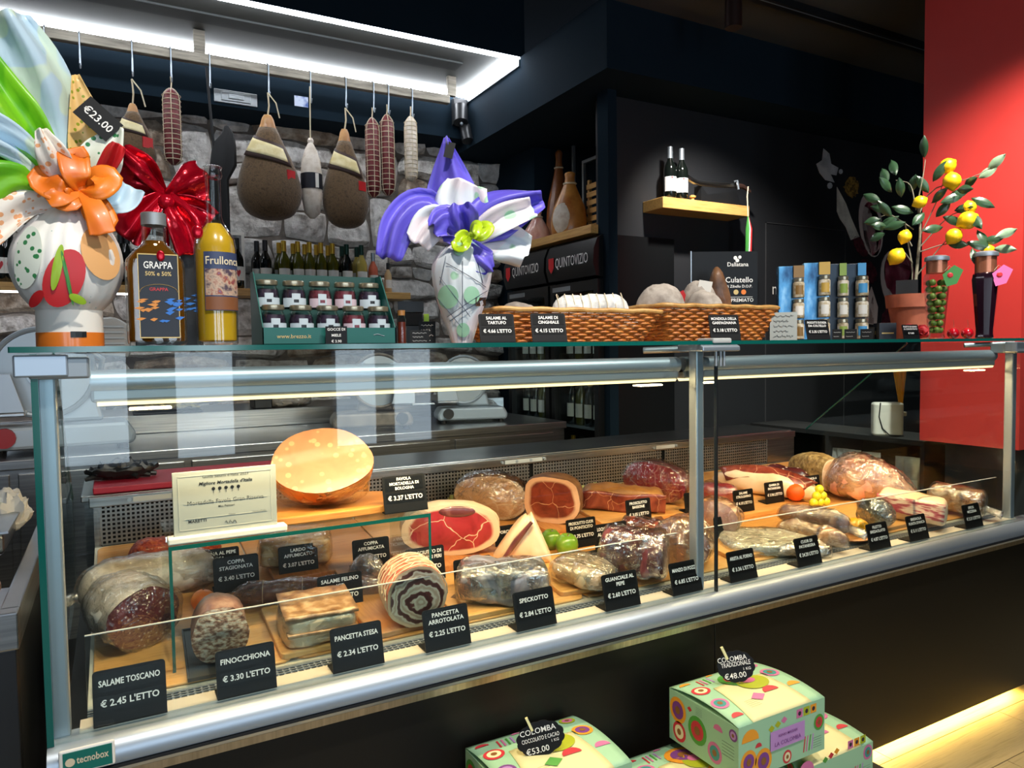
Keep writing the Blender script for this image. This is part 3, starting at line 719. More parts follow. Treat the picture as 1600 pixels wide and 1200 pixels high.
meat('grey_speck', 'grey vacuum-packed speck block behind its tag', 785, 952, 145, 58, .11, M['grey_meat'], prof='block', n=4, a=3, h=B2, amp=.008, wrap='film2', wk=1.03)
meat('wrapped_jowl', 'pale flat jowl in a loose clear bag', 912, 952, 96, 34, .13, M['jowl'], prof='sal', n=3.0, a=-24, h=B2, wrap='film2', amp=.007, wk=1.12, wamp=.014, parts=tail(1, .05, .09))
meat('dark_vacuum_pack', 'dark purple vacuum-packed beef on a wooden board', 988, 912, 104, 66, .11, M['purple_meat'], prof='block', n=3.2, a=-8, h=B2, amp=.009, wrap='film2', wk=1.06, wamp=.014)
# ---- middle
def ham_cut(t, L, W, H): pass
meat('raw_ham', 'large raw ham lying with red cut face and fat rim', 702, 868, 152, 80, .12, M['fat'], cut=M['cut_ham'], prof='cut0', swap=True, a=4, h=.026, n=2.1, dome=.002,
     parts=lambda t, L, W, H: MB().sphere((-L*.5, -W*.05, H*.86), .022, sq=(.3, 2.4, .75)).build('dark_hollow', M['purple_meat'], t, smooth=True))
meat('wrapped_porchetta', 'rolled porchetta wrapped in film by the back panel', 772, 812, 112, 68, .13, M['rind'], cut=M['cut_pork'], prof='cut0', swap=True, a=-12, wrap='film2', n=2.2, h=B1)
meat('ham_half', 'standing ham half with dark marbled cut face and thick fat', 868, 818, 88, 72, .14, M['rind_dark'], cut=M['cut_ham_dark'], prof='cut0', swap=True, a=-14, h=B2, n=2.6)
def tri(tt, y, zz): return (y*(1-.42*(zz/.05)) if zz > -.05 else y, zz)
meat('fat_wedge', 'pale triangular wedge of cured fat beside the green apples', 815, 890, 104, 80, .10, M['fat'], prof='block', n=2.4, a=0, h=B1, extra=None, amp=.006, seed=5,
     parts=lambda t, L, W, H: MB().tube([(-L*.30, -W*.50, H*.12), (-L*.1, -W*.47, H*.55), (L*.12, -W*.42, H*.93)], [.006, .009, .005], 6).build('red_seam', M['purple_meat'], t, smooth=True))
# narrow the wedge to a point at its top
for o in MEATS['fat_wedge'].children:
    if o.name.startswith('body'):
        zs = [v.co.z for v in o.data.vertices]; zm = max(zs)
        for v in o.data.vertices:
            k = v.co.z/zm; v.co.x = v.co.x*(1-.86*k)+.012*k; v.co.y *= (1-.35*k)
M['apple'] = pm('green_apple_skin', [(.3, '#4f7a16'), (.6, '#79a12a')], .3, scale=6, coat=.4)
for px, py, w_, lb in ((885, 873, 34, 'green apple beside the fat wedge, the nearer of two'), (860, 862, 30, 'green apple half hidden behind the fat wedge')):
    p = place(px, py, B1, .05); r = w_/2*mpp(p)*1.05
    o = thing('apple', lb, 'fruit', p, group='green apples', tilt=DKA)
    MB().lathe([(r*.25, 0), (r*.6, r*.08), (r*.95, r*.6), (r, r), (r*.9, r*1.5), (r*.55, r*1.86), (r*.2, r*1.85), (r*.02, r*1.72)], 22).build('flesh', M['apple'], o, smooth=True, ang=0)
    MB().cyl((0, 0, r*1.7), (r*.1, 0, r*2.0), .0016, 6).build('stem', M['rind_dark'], o)
meat('flat_ham_piece', 'long flat ham piece with dark side and rind', 972, 800, 130, 36, .10, M['rind'], prof='block', n=3.2, a=4, h=B2, amp=.006,
     parts=lambda t, L, W, H: MB().grid(lambda u, v: ((u-.5)*L*.97, -W*.5-.007, H*(.06+.78*v)+.004*math.sin(u*9)), 14, 6).build('cut_face', M['ham_side'], t, smooth=True, solid=.004))
M['leafg'] = pm('lettuce_green', [(.3, '#a9b96a'), (.6, '#d5dca6')], .5, scale=20)
for i, (px, py, lb) in enumerate(((925, 774, 'pale lettuce leaf beside the standing ham half'), (722, 790, 'pale lettuce leaf beside the wrapped porchetta'))):
    p = place(px, py, B2, .04); o = MB().grid(lambda u, v: ((u-.5)*.09, (v-.5)*.05, .012+.016*math.sin(u*6+v*3)+.008*math.sin(v*15)+.02*u*(1-u)), 14, 10).build('lettuce_leaf', M['leafg'], None, smooth=True, solid=.001)
    o.location = p; tagp(o, lb, 'lettuce')
meat('bresaola', 'dark red bresaola half wrapped in film by the back panel', 1030, 785, 102, 60, .12, M['purple_meat'], cut=M['cut_breas'], prof='cut0', swap=True, a=-24, h=B2, wrap='film')
meat('small_ham_end', 'small wrapped ham end above the dark vacuum pack', 1003, 850, 66, 34, .07, M['ham_side'], prof='block', n=3, wrap='film2', a=-5)
meat('crusted_roast', 'orange crusted roast in a clear bag by the middle post', 1072, 890, 86, 72, .14, M['pepper'], cut=M['cut_roast'], prof='cut0', swap=True, a=-18, wrap='film2', h=B1, wamp=.008)
meat('wrapped_roast', 'brown roast with sliced face wrapped in film right of the middle post', 1120, 836, 72, 52, .10, M['pepper'], cut=M['cut_roast'], prof='cut0', swap=True, a=-14, wrap='film', h=B2)
meat('red_mince_roll', 'bright red meat roll tied with string behind the middle post', 1122, 788, 60, 30, .07, M['red_meat'], a=-4, wrap='film', h=B2, parts=tail(1, .035, .04))
meat('ham_slab', 'long sliced ham slab with dark red top and pale fat edge', 1195, 778, 165, 38, .13, M['fat'], prof='ell', n=3, a=-10, h=.024,
     parts=lambda t, L, W, H: MB().grid(lambda u, v: ((u-.5)*L*.9*(1-.5*abs(v-.5)), (v-.5)*W*.86, H*(1.05-.35*(2*u-1)**2-.35*(2*v-1)**2)+.007), 16, 10).build('cut_face', M['ham_side'], t, smooth=True, solid=.004))
meat('pepper_sausage', 'dark marbled sausage speckled with white fat behind the orange', 1228, 758, 78, 26, .08, M['cut_pepper'], a=-6, h=B2)
meat('crusted_pork', 'herb-crusted pork block with pale cut end on the back board', 1265, 760, 92, 50, .11, M['herb_crust'], cut=M['cut_pork'], prof='cut0', n=3, a=180-48, h=B2)
meat('pink_bagged_pork', 'large pink pork piece in a cloudy clear bag', 1358, 790, 128, 66, .16, M['pink_skin'], prof='pear', n=2.2, a=-8, h=B2, wrap='film2', amp=.010, wk=1.06, wamp=.016)
meat('bacon_slab', 'streaky bacon slab with red and white layers', 1422, 822, 98, 40, .12, M['fat'], prof='block', n=4, a=-6, h=B2, amp=.004,
     parts=lambda t, L, W, H: MB().grid(lambda u, v: ((u-.5)*L*.95, -W*.5-.007, H*(.30+.66*v)), 14, 6).build('lean_layers', M['cut_bacon'], t, smooth=True, solid=.004))
meat('wrapped_bacon_end', 'spotted bacon end in a clear bag at the right end', 1492, 822, 78, 38, .10, M['slab_top'], prof='block', n=3, a=-8, h=B2, wrap='film2', parts=tail(1, .06, .05))
meat('pepper_filet', 'round black-pepper filet end standing behind the yellow squash', 1370, 828, 50, 44, .10, M['black_pepper'], cut=M['black_pepper'], prof='cut0', swap=True, a=-20, h=B2, n=2, wrap='film2')
meat('wrapped_filet_a', 'dark spotted filet in film, upper of the two behind the flat bag', 1270, 828, 108, 32, .06, M['casing'], a=-14, h=B1+.03, wrap='film', parts=tail(1, .06, .06))
meat('wrapped_filet_b', 'pinkish spotted filet in film, lower of the two behind the flat bag', 1268, 852, 106, 28, .05, M['slab_top'], a=-14, h=B1+.012, wrap='film')
meat('flat_white_bag', 'flat pale sliced pack in a large clear bag', 1205, 882, 160, 18, .17, M['mould'], prof='block', n=5, a=22, h=B1, wrap='film2', amp=.003, wk=1.08, wamp=.010, cat='cured meat')
c = place(1318, 866, B1, .12)
pl_ = thing('wooden_plate', 'round wooden plate carrying the two dark filets', 'plate', c, tilt=DKA)
MB().lathe([(.05, 0), (.075, .004), (.08, .010), (.076, .012), (.05, .007)], 32).build('dish', M['bamboo2'], pl_, smooth=True)
# fruit on the boards
M['orange'] = pm('orange_peel', [(.3, '#e8580f'), (.6, '#f26a18')], .45, scale=20, bump=.4, bscale=160)
p = place(1241, 785, .026, .05); o = thing('orange', 'bright orange fruit standing beside the ham slab tag', 'fruit', p, tilt=DKA)
r = 15*mpp(p); MB().sphere((0, 0, r*.93), r, 20, 14, (1, 1, .93)).build('peel', M['orange'], o, smooth=True, ang=0); MB().cyl((0, 0, r*1.8), (0, 0, r*1.92), .002, 6).build('stem', M['rind_dark'], o)
M['lemon'] = pm('lemon_peel', [(.3, '#e0b400'), (.6, '#f2c81a')], .42, scale=14, bump=.3, bscale=120)
M['grape'] = pm('yellow_berry', '#d9d62a', .3, coat=.3)
p = place(1280, 795, .026, .05); r = 6.8*mpp(p)
for i, (dx, dz) in enumerate(((-1.6, 0), (.2, 0), (1.9, 0), (-.8, 1.5), (.9, 1.5), (0, 3.0))):
    o = thing('berry', ['leftmost berry of the bottom row in the yellow heap', 'middle berry of the bottom row in the yellow heap', 'rightmost berry of the bottom row in the yellow heap', 'left berry of the middle row in the yellow heap', 'right berry of the middle row in the yellow heap', 'top berry of the yellow heap beside the orange'][i], 'fruit', p+Vector((dx*r, .3*dx*r*(-.5), dz*r+.002)), group='yellow berries in a heap')
    MB().sphere((0, 0, r), r, 14, 10).build('skin', M['grape'], o, smooth=True, ang=0); MB().cyl((0, 0, r*1.96), (0, 0, r*2.05), .001, 5).build('stem', M['rind_dark'], o)
M['squash'] = pm('yellow_squash', [(.3, '#d68a08'), (.6, '#eaa818')], .4, scale=12, coat=.3)
p = place(1337, 858, B1+.01, .05); s_ = mpp(p)
o = thing('yellow_squash', 'small ribbed yellow squash beside the filet tag', 'vegetable', p, tilt=DKA)
rg = [[(17*s_*math.sin(th)*(1+.08*math.cos(8*2*PI*i/40))*math.cos(2*PI*i/40), 17*s_*math.sin(th)*(1+.08*math.cos(8*2*PI*i/40))*math.sin(2*PI*i/40), 12*s_*(1-math.cos(th))) for i in range(40)] for th in [.05+k*(PI-.1)/12 for k in range(13)]]
MB().loft(rg).build('skin', M['squash'], o, smooth=True, ang=0); MB().cyl((0, 0, 23*s_), (.003, 0, 28*s_), .003, 8).build('stem', M['rind'], o)

# ---- glass riser, mortadella, plaque
RZ = .925
rl, rr = at(262, 852, Z=RZ), at(677, 804, Z=RZ)
ry = (rl.y+rr.y)/2; x0, x1, y0, y1 = rl.x, rr.x, ry, ry+.27
rs = thing('glass_riser', 'clear glass bridge shelf with green edges inside the case', 'glass shelf', (x0, y0, deck_z(y0)+B1))
zf = deck_z(y0)+B1; zt = RZ-zf
MB().box(0, x1-x0, 0, y1-y0, zt-.008, zt).build('shelf_glass', M['glass'], rs)
MB().box(0, .006, 0, y1-y0, .032, zt-.008).build('leg_glass', M['glass'], rs); MB().box(x1-x0-.006, x1-x0, 0, y1-y0, .028, zt-.008).build('leg_glass', M['glass'], rs)
MB().box(0, x1-x0, -.0015, 0, zt-.008, zt).build('polished_edge', M['glass_edge'], rs)
MB().box(0, .006, -.0015, 0, .0, zt-.008).build('polished_edge', M['glass_edge'], rs); MB().box(x1-x0-.006, x1-x0, -.0015, 0, .0, zt-.008).build('polished_edge', M['glass_edge'], rs)
cx = (at(560, 800, Z=RZ+.02)).x
mbx = thing('cutting_board', 'pale oval board on the glass riser under the mortadella', 'board', (.385, y0+.155, RZ+.0005))
MB().prism([(.235*sgn(math.cos(a))*abs(math.cos(a))**.6, .105*sgn(math.sin(a))*abs(math.sin(a))**.6) for a in [2*PI*k/40 for k in range(40)]], 0, .018, 'z').build('board', M['bamboo'], mbx, bevel=.003)
p = Vector((.425, y0+.155, RZ+.019)); s_ = mpp(p); rz = -facing(p)
mo = thing('mortadella', 'big cut mortadella with pale pink face in torn plastic', 'cured meat', p, rz)
# lying on its side, cut face tipped up towards the viewer
W, H, D = 150*s_, 112*s_, .13
rings = []
for k in range(12):
    t = k/11; s = (1 if t < .12 else max(.25, (1-((t-.12)/.88)**2.6)**.5))
    ring = []
    for i in range(36):
        a = 2*PI*i/36
        ring.append((W/2*s*math.cos(a)*(1+.04*math.cos(3*a+1)), -D/2+D*t, H/2*s*math.sin(a)*(1+.03*math.sin(2*a))))
    rings.append(ring)
tiltm = Matrix.Translation((0, 0, .072)) @ Matrix.Rotation(math.radians(-38), 4, 'X')
mb = MB().loft(rings, False, True); mb.xf(tiltm); mz = min(v[2] for v in mb.v); mb.xf(Matrix.Translation((0, 0, -mz))); mb.build('casing', M['mort_rind'], mo, smooth=True, ang=1.2)
cp = MB(); r0 = rings[0]; lv = [1, .9, .75, .5, .2]
cp.loft([[(q[0]*s, q[1]-.0005, q[2]*s) for q in r0] for s in lv[::-1]], True, False, a=[1-s+.001 for s in lv[::-1] for _ in r0]); cp.xf(tiltm); cp.xf(Matrix.Translation((0, 0, -mz))); cp.build('cut_face', M['cut_mortadella'], mo, smooth=True)
# torn plastic skirt
def skirt(u, v):
    a = PI*(1.05+.80*u); s = 1.03+.03*noise.noise((u*20, v*9, 1)); y = -D/2+.001+D*.75*v
    return (W/2*s*math.cos(a)*(1+.04*math.cos(3*a+1)), y, H/2*s*math.sin(a)-.004*noise.noise((u*25, v*12, 4)))
mb = MB().grid(skirt, 36, 12); mb.xf(tiltm); mb.xf(Matrix.Translation((0, 0, -mz+.003))); mb.build('torn_wrap', M['film2'], mo, smooth=True, ang=0)
# award plaque in its acrylic stand
p0, p1 = at(268, 738, Y=y0+.02), at(430, 722, Y=y0+.02)
pb = at(258, 845, Z=RZ); wq = p1.x-p0.x; hq = p0.z-RZ-.016
aw = thing('award_plaque', 'white award certificate plaque standing on the glass riser', 'plaque', (p0.x, y0+.012, RZ+.0005))
MB().box(-.012, wq+.018, -.008, .024, 0, .014).build('stand', M['white_paint'], aw, bevel=.003)
M['plaque'] = pm('certificate_print', '#979d99', .45); M['plaque_in'] = pm('certificate_border', '#a9aca6', .35)
MB().box(0, wq, .004, .010, .012, .014+hq).build('plate', M['plaque'], aw, bevel=.001)
m_ = .010; fr_ = MB()
for (a, b_, c_, d_) in ((m_, wq-m_, .014+m_, .0152+m_), (m_, wq-m_, hq+.004, hq+.0052), (m_, m_+.0012, .014+m_, hq+.0052), (wq-m_-.0012, wq-m_, .014+m_, hq+.0052), (.02, wq-.02, hq*.60, hq*.60+.0006), (.02, wq-.02, hq*.36, hq*.36+.0006)):
    fr_.box(a, b_, .0032, .004, c_, d_)
fr_.build('border', M['plaque_in'], aw)
t = MB()
for st, zz, sz, b_, sh in (("Guida Salumi d'Italia 2023", .88, .0085, .0, 0), ("Migliore Mortadella d'Italia", .77, .0095, .02, .25), ('Mortadella Favola Gran Riserva', .47, .0115, .0, 0), ('Mec Palmieri', .395, .006, .01, 0), ('MARETTI', .19, .0085, .02, 0)):
    put_text(t, st, sz, XZ(wq/2 if st != 'MARETTI' else wq*.22, .0034, .014+hq*zz), wq*.86, b_, sh)
put_text(t, 'Salumi', .005, XZ(wq*.55, .0034, .014+hq*.25), None); put_text(t, 'Salumi d\'Italia', .005, XZ(wq*.82, .0034, .014+hq*.25), None)
for k in range(5):
    x = wq*(.38+.06*k)
    t.add([(x+.0035*math.cos(a*PI/6), .0034, .014+hq*.70+.0035*math.sin(a*PI/6)) for a in range(12)], [tuple(range(12))]); t.box(x-.0004, x+.0004, .0034, .0038, .014+hq*.63, .014+hq*.70)
t.tube([(wq*.48+.0025*k, .0034, .014+hq*.14+.004*math.sin(k*1.9)) for k in range(10)], .0005, 4)
t.build('lettering', M['black'], aw)

# ---- price tags
TW, TH = .106, .086
tagbody = MB(); pts = []
for (sx, sz, a0) in ((1, 1, 0), (-1, 1, 90), (-1, 0, 180), (1, 0, 270)):
    for k in range(4):
        a = math.radians(a0+k*30); r = .006 if sz else .001
        pts.append((sx*(TW/2-r)+r*math.cos(a), (TH-r if sz else r)+r*math.sin(a)))
tagbody.prism(pts, 0, .003, 'y')
TAGB = tagbody.mesh('plate', M['tag_black']); TAGF = MB().box(-TW/2, TW/2, 0, .045, 0, .003).mesh('foot', M['tag_black'])
TAGW1 = MB().box(-TW*.44, TW*.44, -.0006, 0, TH*.60, TH*.95).mesh('name_window', M['tag_win']); TAGW2 = MB().box(-TW*.44, TW*.44, -.0006, 0, TH*.27, TH*.53).mesh('price_window', M['tag_win'])
def price_tag(pos, lines, price, label, sc=1.0, rz=0.0, tilt=0.0, group='black price tags in the case', name='price_tag'):
    t = thing(name, label, 'price tag', pos, rz, group=group, tilt=tilt, scale=sc)
    lean = Euler((math.radians(-14), 0, 0))
    pl = share(TAGB, 'plate', t, rot=lean); share(TAGF, 'foot', t)
    share(TAGW1, 'name_window', pl); share(TAGW2, 'price_window', pl)
    mb = MB()
    if len(lines) == 1: put_text(mb, lines[0], .0135, XZ(0, -.0010, TH*.71), TW*.84, .022)
    elif len(lines) == 2:
        put_text(mb, lines[0], .0125, XZ(0, -.0010, TH*.80), TW*.84, .022); put_text(mb, lines[1], .0125, XZ(0, -.0010, TH*.64), TW*.84, .022)
    elif len(lines) == 3:
        for k in range(3): put_text(mb, lines[k], .0095, XZ(0, -.0010, TH*(.87-.125*k)), TW*.8, .022)
    if price: put_text(mb, price, .0145, XZ(0, -.0010, TH*.345), TW*.8, .022)
    if mb.v: mb.build('lettering', M['white'], pl)
    return t
front = [
 (206, 1142, 1.08, ['SALAME TOSCANO'], "€ 2.45 L'ETTO"), (388, 1098, 1.0, ['FINOCCHIONA'], "€ 3.30 L'ETTO"),
 (562, 1056, 1.0, ['PANCETTA STESA'], "€ 2.34 L'ETTO"), (702, 1022, 1.0, ['PANCETTA', 'ARROTOLATA'], "€ 2.25 L'ETTO"),
 (840, 990, 1.0, ['SPECKOTTO'], "€ 2.84 L'ETTO"), (975, 960, 1.0, ['GUANCIALE AL', 'PEPE'], "€ 2.60 L'ETTO"),
 (1076, 938, .95, ['MANZO DI POZZA'], "€ 6.85 L'ETTO"), (1164, 916, .95, ['ARISTA AL FORNO'], "€ 3.36 L'ETTO"),
 (1267, 893, .95, ['CUOR DI', 'PATANEGRA'], "€ 24.20 L'ETTO"), (1377, 868, .95, ['FILETTO', 'BRESAOLATO'], "€ 4.87 L'ETTO"),
 (1438, 854, .95, ['BRESAOLA', "PUNTA D'ANCA"], "€ 5.11 L'ETTO"), (1524, 833, .95, ['SPECK', 'MEZZENA'], "€ 2.21 L'ETTO")]
for px, py, sc, ln, pr in front:
    q = at(px, py, Z=.662); q.y = max(1.412, min(1.43, q.y)); d = ray(px, py); q.x = EYE.x+d.x*(q.y/d.y); q.z = .6615
    nm = ' '.join(ln).title()
    price_tag(q, ln, pr, 'black price tag reading %s in the front row' % nm, sc)
mid = [  # px, py of the foot, height above deck, scale
 (343, 908, .0065, .95, ['ROSINA AL PEPE', 'ROSA'], "€ 4.27 L'ETTO", 'Rosina al Pepe Rosa'), (371, 924, .0065, 1.0, ['COPPA', 'STAGIONATA'], "€ 3.40 L'ETTO", 'Coppa Stagionata'),
 (468, 901, .0065, .95, ['LARDO', 'AFFUMICATO'], "€ 3.07 L'ETTO", 'Lardo Affumicato'), (582, 890, .0195, .95, ['COPPA', 'AFFUMICATA'], "€ 3.12 L'ETTO", 'Coppa Affumicata'),
 (534, 955, .0065, 1.0, ['SALAME FELINO', 'IGP'], "€ 4.30 L'ETTO", 'Salame Felino'), (667, 908, .0195, 1.0, ['PROSCIUTTO DI', 'PARMA BASSI PERI'], "€ 3.02 L'ETTO", 'Prosciutto di Parma'),
 (742, 925, .0065, 1.0, ['CUOR DI ROCCA'], '', 'Cuor di Rocca'), (798, 862, .0065, .9, ['PORCHETTA'], '', 'Porchetta'),
 (911, 855, .0065, 1.0, ['PROSCIUTTO CUOR', 'DI PONTICITO'], "€ 3.75 L'ETTO", 'Prosciutto Cuor di Ponticito'), (958, 868, .0065, 1.1, ['LOCHETTO DI MANZO', 'AL PEPERONCINO'], "€ 4.20 L'ETTO", 'Lochetto di Manzo'),
 (1000, 819, .0195, .95, ['PROSCIUTTO', 'BASSONE'], "€ 3.05 L'ETTO", 'Prosciutto Bassone'), (1086, 800, .0195, .8, [], '', 'black price tag half hidden by the middle post'),
 (1136, 845, .0065, .9, [], '', 'black price tag seen from the side below the wrapped roast'),
 (1164, 800, .0245, .9, ['SALAME', 'STROLGHINO'], "€ 4.10 L'ETTO", 'Salame Strolghino'), (1212, 786, .0245, .9, ['GAMBA DI', 'PATANEGRA'], "€ 3.96 L'ETTO", 'Gamba di Patanegra'),
 (1270, 775, .0195, .9, ['GUANCIA A', 'SPICCHI'], "€ 3.11 L'ETTO", 'Guancia a Spicchi')]
for px, py, h, sc, ln, pr, nm in mid:
    q = dk(px, py, h); q.z += .0005
    price_tag(q, ln, pr, ('black price tag reading %s among the meats' % nm) if ln else nm, sc, tilt=DKA)
q = at(636, 800, Z=RZ+.0005); q.y = max(q.y, y0+.006)
price_tag(q, ['FAVOLA', 'MORTADELLA DI', 'BOLOGNA'], "€ 3.37 L'ETTO", 'black price tag reading Favola Mortadella di Bologna on the glass riser', 1.0)
# ================================================================== THINGS ON THE GLASS TOP
def top(px, Y=1.6, z=ZT+.0008):
    d = ray(px, 540); t = Y/d.y
    return Vector((d.x*t, Y, z))
def dots(name, base, spot, scale, thr, c3=None, s3=3):
    m, N, L, b = newmat(name); nt = m.node_tree; b.inputs['Roughness'].default_value = .35; b.inputs['Specular IOR Level'].default_value = .4
    v = coords(nt); f = ramp(nt, voro(nt, v, scale), [(0, (1,1,1,1)), (thr, (1,1,1,1)), (thr+.04, (0,0,0,1))])
    c = S(base)
    if c3:
        c = mixc(nt, ramp(nt, noise_n(nt, v, s3, 1), [(.49, (0,0,0,1)), (.51, (1,1,1,1))]), c, S(c3))
    L.new(mixc(nt, f, c, S(spot)), b.inputs['Base Color']); return m
M['pap_mint'] = dots('mint_paper', '#cfe3d2', '#a9cddf', 14, .05, '#bcd6e6', 9)
M['pap_green'] = dots('green_paper', '#5fae1e', '#8fcc2c', 30, .10, '#7cc424', 8)
M['pap_lime'] = dots('lime_paper', '#a6d41c', '#c7dc2c', 90, .22)
M['pap_odots'] = dots('orange_dot_paper', '#f1e9de', '#e8a878', 70, .30)
M['pap_gdots'] = dots('green_dot_paper', '#eaf0e2', '#3f8a55', 75, .30)
M['pap_ydots'] = dots('yellow_dot_paper', '#e9c07a', '#8f9a2a', 85, .24)
M['pap_white'] = dots('white_printed_paper', '#f0eee9', '#7fb5a8', 60, .06, '#e9e2da', 7)
M['pap_peach'] = pm('peach_paper', '#e4ad72', .4)
M['pap_violet'] = dots('violet_paper', '#6a5fd0', '#7d72dc', 12, .1, '#5c52c2', 7)
M['pap_plaid'] = dots('plaid_white_paper', '#dfe6ea', '#a9d3b4', 18, .26, '#e6dde2', 8)
M['ribbon_o'] = pm('orange_ribbon', [(.3, '#d86410'), (.6, '#ee8422')], .42, scale=9, coat=.1)
M['ribbon_l'] = pm('lime_ribbon', [(.3, '#8fae10'), (.6, '#b4cf22')], .3, scale=9, coat=.4)
M['foil_red'] = pm('red_foil', [(.3, '#8c0518'), (.6, '#c80f2a')], .18, .55, scale=12, bump=.5, bscale=30, bdist=.004)
M['red_print'] = pm('red_print', '#c8262a', .4); M['green_print'] = pm('green_print', '#3f8a3c', .4); M['lime_print'] = pm('lime_print', '#9bbf2a', .4)
M['line_dark'] = pm('dark_print_line', '#2a3550', .5)

class Loc:
    """local frame of a thing on the counter, in photo pixels at its own distance"""
    def __init__(s, p, px0, py0): s.k, s.x, s.y = mpp(p), px0, py0
    def __call__(s, px, py, dy=0.0): return Vector(((px-s.x)*s.k, dy, (s.y-py)*s.k))
def spline(pts, n):
    pts = [Vector(p) for p in pts]; out = []
    P_ = [pts[0]*2-pts[1]]+pts+[pts[-1]*2-pts[-2]]
    m = len(pts)-1
    for i in range(n+1):
        t = i/n*m; k = min(int(t), m-1); u = t-k; a, b, c, d = P_[k:k+4]
        out.append(.5*((2*b)+(c-a)*u+(2*a-5*b+4*c-d)*u*u+(3*b-a-3*c+d)*u**3))
    return out
def petal(parent, name, pts, widths, mat, fold=.012, k=2.0, seed=0, twist=0.0, n=18, m=14, tip=None, solid=.0008):
    sp = spline(pts, n); ws = spline([Vector((w_, 0, 0)) for w_ in widths], n)
    mb = MB(); vs = []
    for i, p in enumerate(sp):
        t = (sp[min(i+1, n)]-sp[max(i-1, 0)]).normalized(); nrm = Vector((math.sin(twist), -math.cos(twist), .15)).normalized()
        sd = t.cross(nrm).normalized(); nn = sd.cross(t)
        w_ = max(ws[i].x, .002)
        for j in range(m+1):
            v = j/m*2-1
            f = fold*min(1, i/n*3+.25)*(math.sin(v*PI*k+seed)+.5*math.sin(v*PI*k*1.9+seed*2+i*.25))
            e = .12*w_*noise.noise((i*.25, v*2, seed)) if i > n*.7 else 0
            vs.append(p+sd*(w_*v)+nn*f+t*(e+(-.18*w_*(v*v) if i == n else 0)))
    fs = [(i*(m+1)+j, (i+1)*(m+1)+j, (i+1)*(m+1)+j+1, i*(m+1)+j+1) for i in range(n) for j in range(m)]
    mb.add(vs, fs); return mb.build(name, mat, parent, smooth=True, ang=0, solid=solid)
def pleat_body(parent, name, prof, mat, ple=14, amp=.03, n=84, L=None, dy=0.0, cx=None):
    rings = []
    for (px, py, r) in prof:
        c = L(px, py); ring = []
        for i in range(n):
            a = 2*PI*i/n; q = 1+amp*(abs(math.sin(a*ple/2))-.5)*(1.0+.6*math.sin(a*3))
            ring.append((c.x+r*L.k*q*math.cos(a), dy+r*L.k*q*math.sin(a), c.z))
        rings.append(ring)
    return MB().loft(rings).build(name, mat, parent, smooth=True, ang=1.0)
def smooth_prof(pr, n=20):
    return [tuple(v) for v in spline([Vector(p) for p in pr], n)]
def decal(parent, name, pts, off, mat):
    MB().add([tuple(Vector(p)+Vector(off)) for p in pts], [tuple(range(len(pts)))]).build(name, mat, parent)

# --- the big Easter egg on the left
p = top(111, 1.56); L = Loc(p, 111, 540); k = L.k
eg = thing('easter_egg', 'huge Easter egg in leafy printed paper with orange bow at the left', 'easter egg', p, -facing(p))
MB().lathe([(46*k, 0), (46*k, 22*k), (45.5*k, 22*k)], 40).build('cup_base', pm('orange_cup', '#e07a2a', .3, coat=.4), eg, smooth=True)
MB().lathe([(45.4*k, 22*k), (45.4*k, 56*k), (42*k, 56*k)], 40).build('cup_rim', M['white_paint'], eg, smooth=True)
lb_ = MB().add([L(111+44*math.sin(a), 517, -47*k*math.cos(a)) for a in (.0, .15, .35, .5)]+[L(111+44*math.sin(a), 526, -47*k*math.cos(a)) for a in (.0, .15, .35, .5)], [(0, 1, 5, 4), (1, 2, 6, 5), (2, 3, 7, 6)]); lb_.build('cup_label', M['black'], eg)
pleat_body(eg, 'wrapped_egg', smooth_prof([(111, 486, 42), (111, 462, 62), (111, 425, 76), (112, 385, 72), (116, 350, 52), (122, 325, 28), (128, 308, 18)], 26), M['pap_white'], 22, .035, L=L)
# printed leaf on the egg: conforming decals
def on_egg(px, py, R=77):
    x = (px-111)*k; rr_ = R*k*max(.25, 1-((py-418)/118)**2*.55); y = -math.sqrt(max(0, rr_*rr_-x*x))-.004
    return Vector((x, y, (540-py)*k))
def egg_patch(name, c, w_, h_, rot, mat, off=0.0, wedge=False):
    ps = []
    for q in range(28):
        a = 2*PI*q/28; ex, ey = w_*math.cos(a), h_*math.sin(a)*(1 if not wedge else (1-.35*math.cos(a)))
        xx = c[0]+ex*math.cos(rot)-ey*math.sin(rot); yy = c[1]+ex*math.sin(rot)+ey*math.cos(rot)
        v = on_egg(xx, yy); v.y -= off; ps.append(v)
    cv = on_egg(*c); cv.y -= off+.0012
    MB().add(ps+[cv], [(i, (i+1) % 28, 28) for i in range(28)]).build(name, mat, eg, smooth=True)
egg_patch('printed_leaf', (106, 440), 25, 44, .35, M['red_print'])
egg_patch('printed_leaf_half', (98, 425), 6, 34, .2, M['lime_print'], .0015)
egg_patch('printed_leaf_vein', (110, 440), 2.5, 40, -.15, M['green_print'], .002)
egg_patch('printed_leaf_tip', (122, 470), 12, 6, .5, M['lime_print'], .002)
egg_patch('printed_patch', (155, 400), 26, 40, -.2, M['pap_peach'])
egg_patch('printed_dots', (62, 410), 17, 46, .15, M['pap_gdots'])
egg_patch('printed_flower', (70, 470), 7, 14, .6, M['red_print'], .001)
W_ = lambda *a: [x*k for x in a]
petal(eg, 'paper_petal', [L(128, 312), L(92, 215, .03), L(72, 130, .0), L(40, 52, -.02)], W_(14, 50, 58, 38), M['pap_mint'], .02, 1.2, 1)
petal(eg, 'paper_petal', [L(120, 312), L(75, 262, -.02), L(35, 200, -.03), L(0, 110, -.02)], W_(14, 40, 52, 30), M['pap_green'], .016, 1.4, 2)
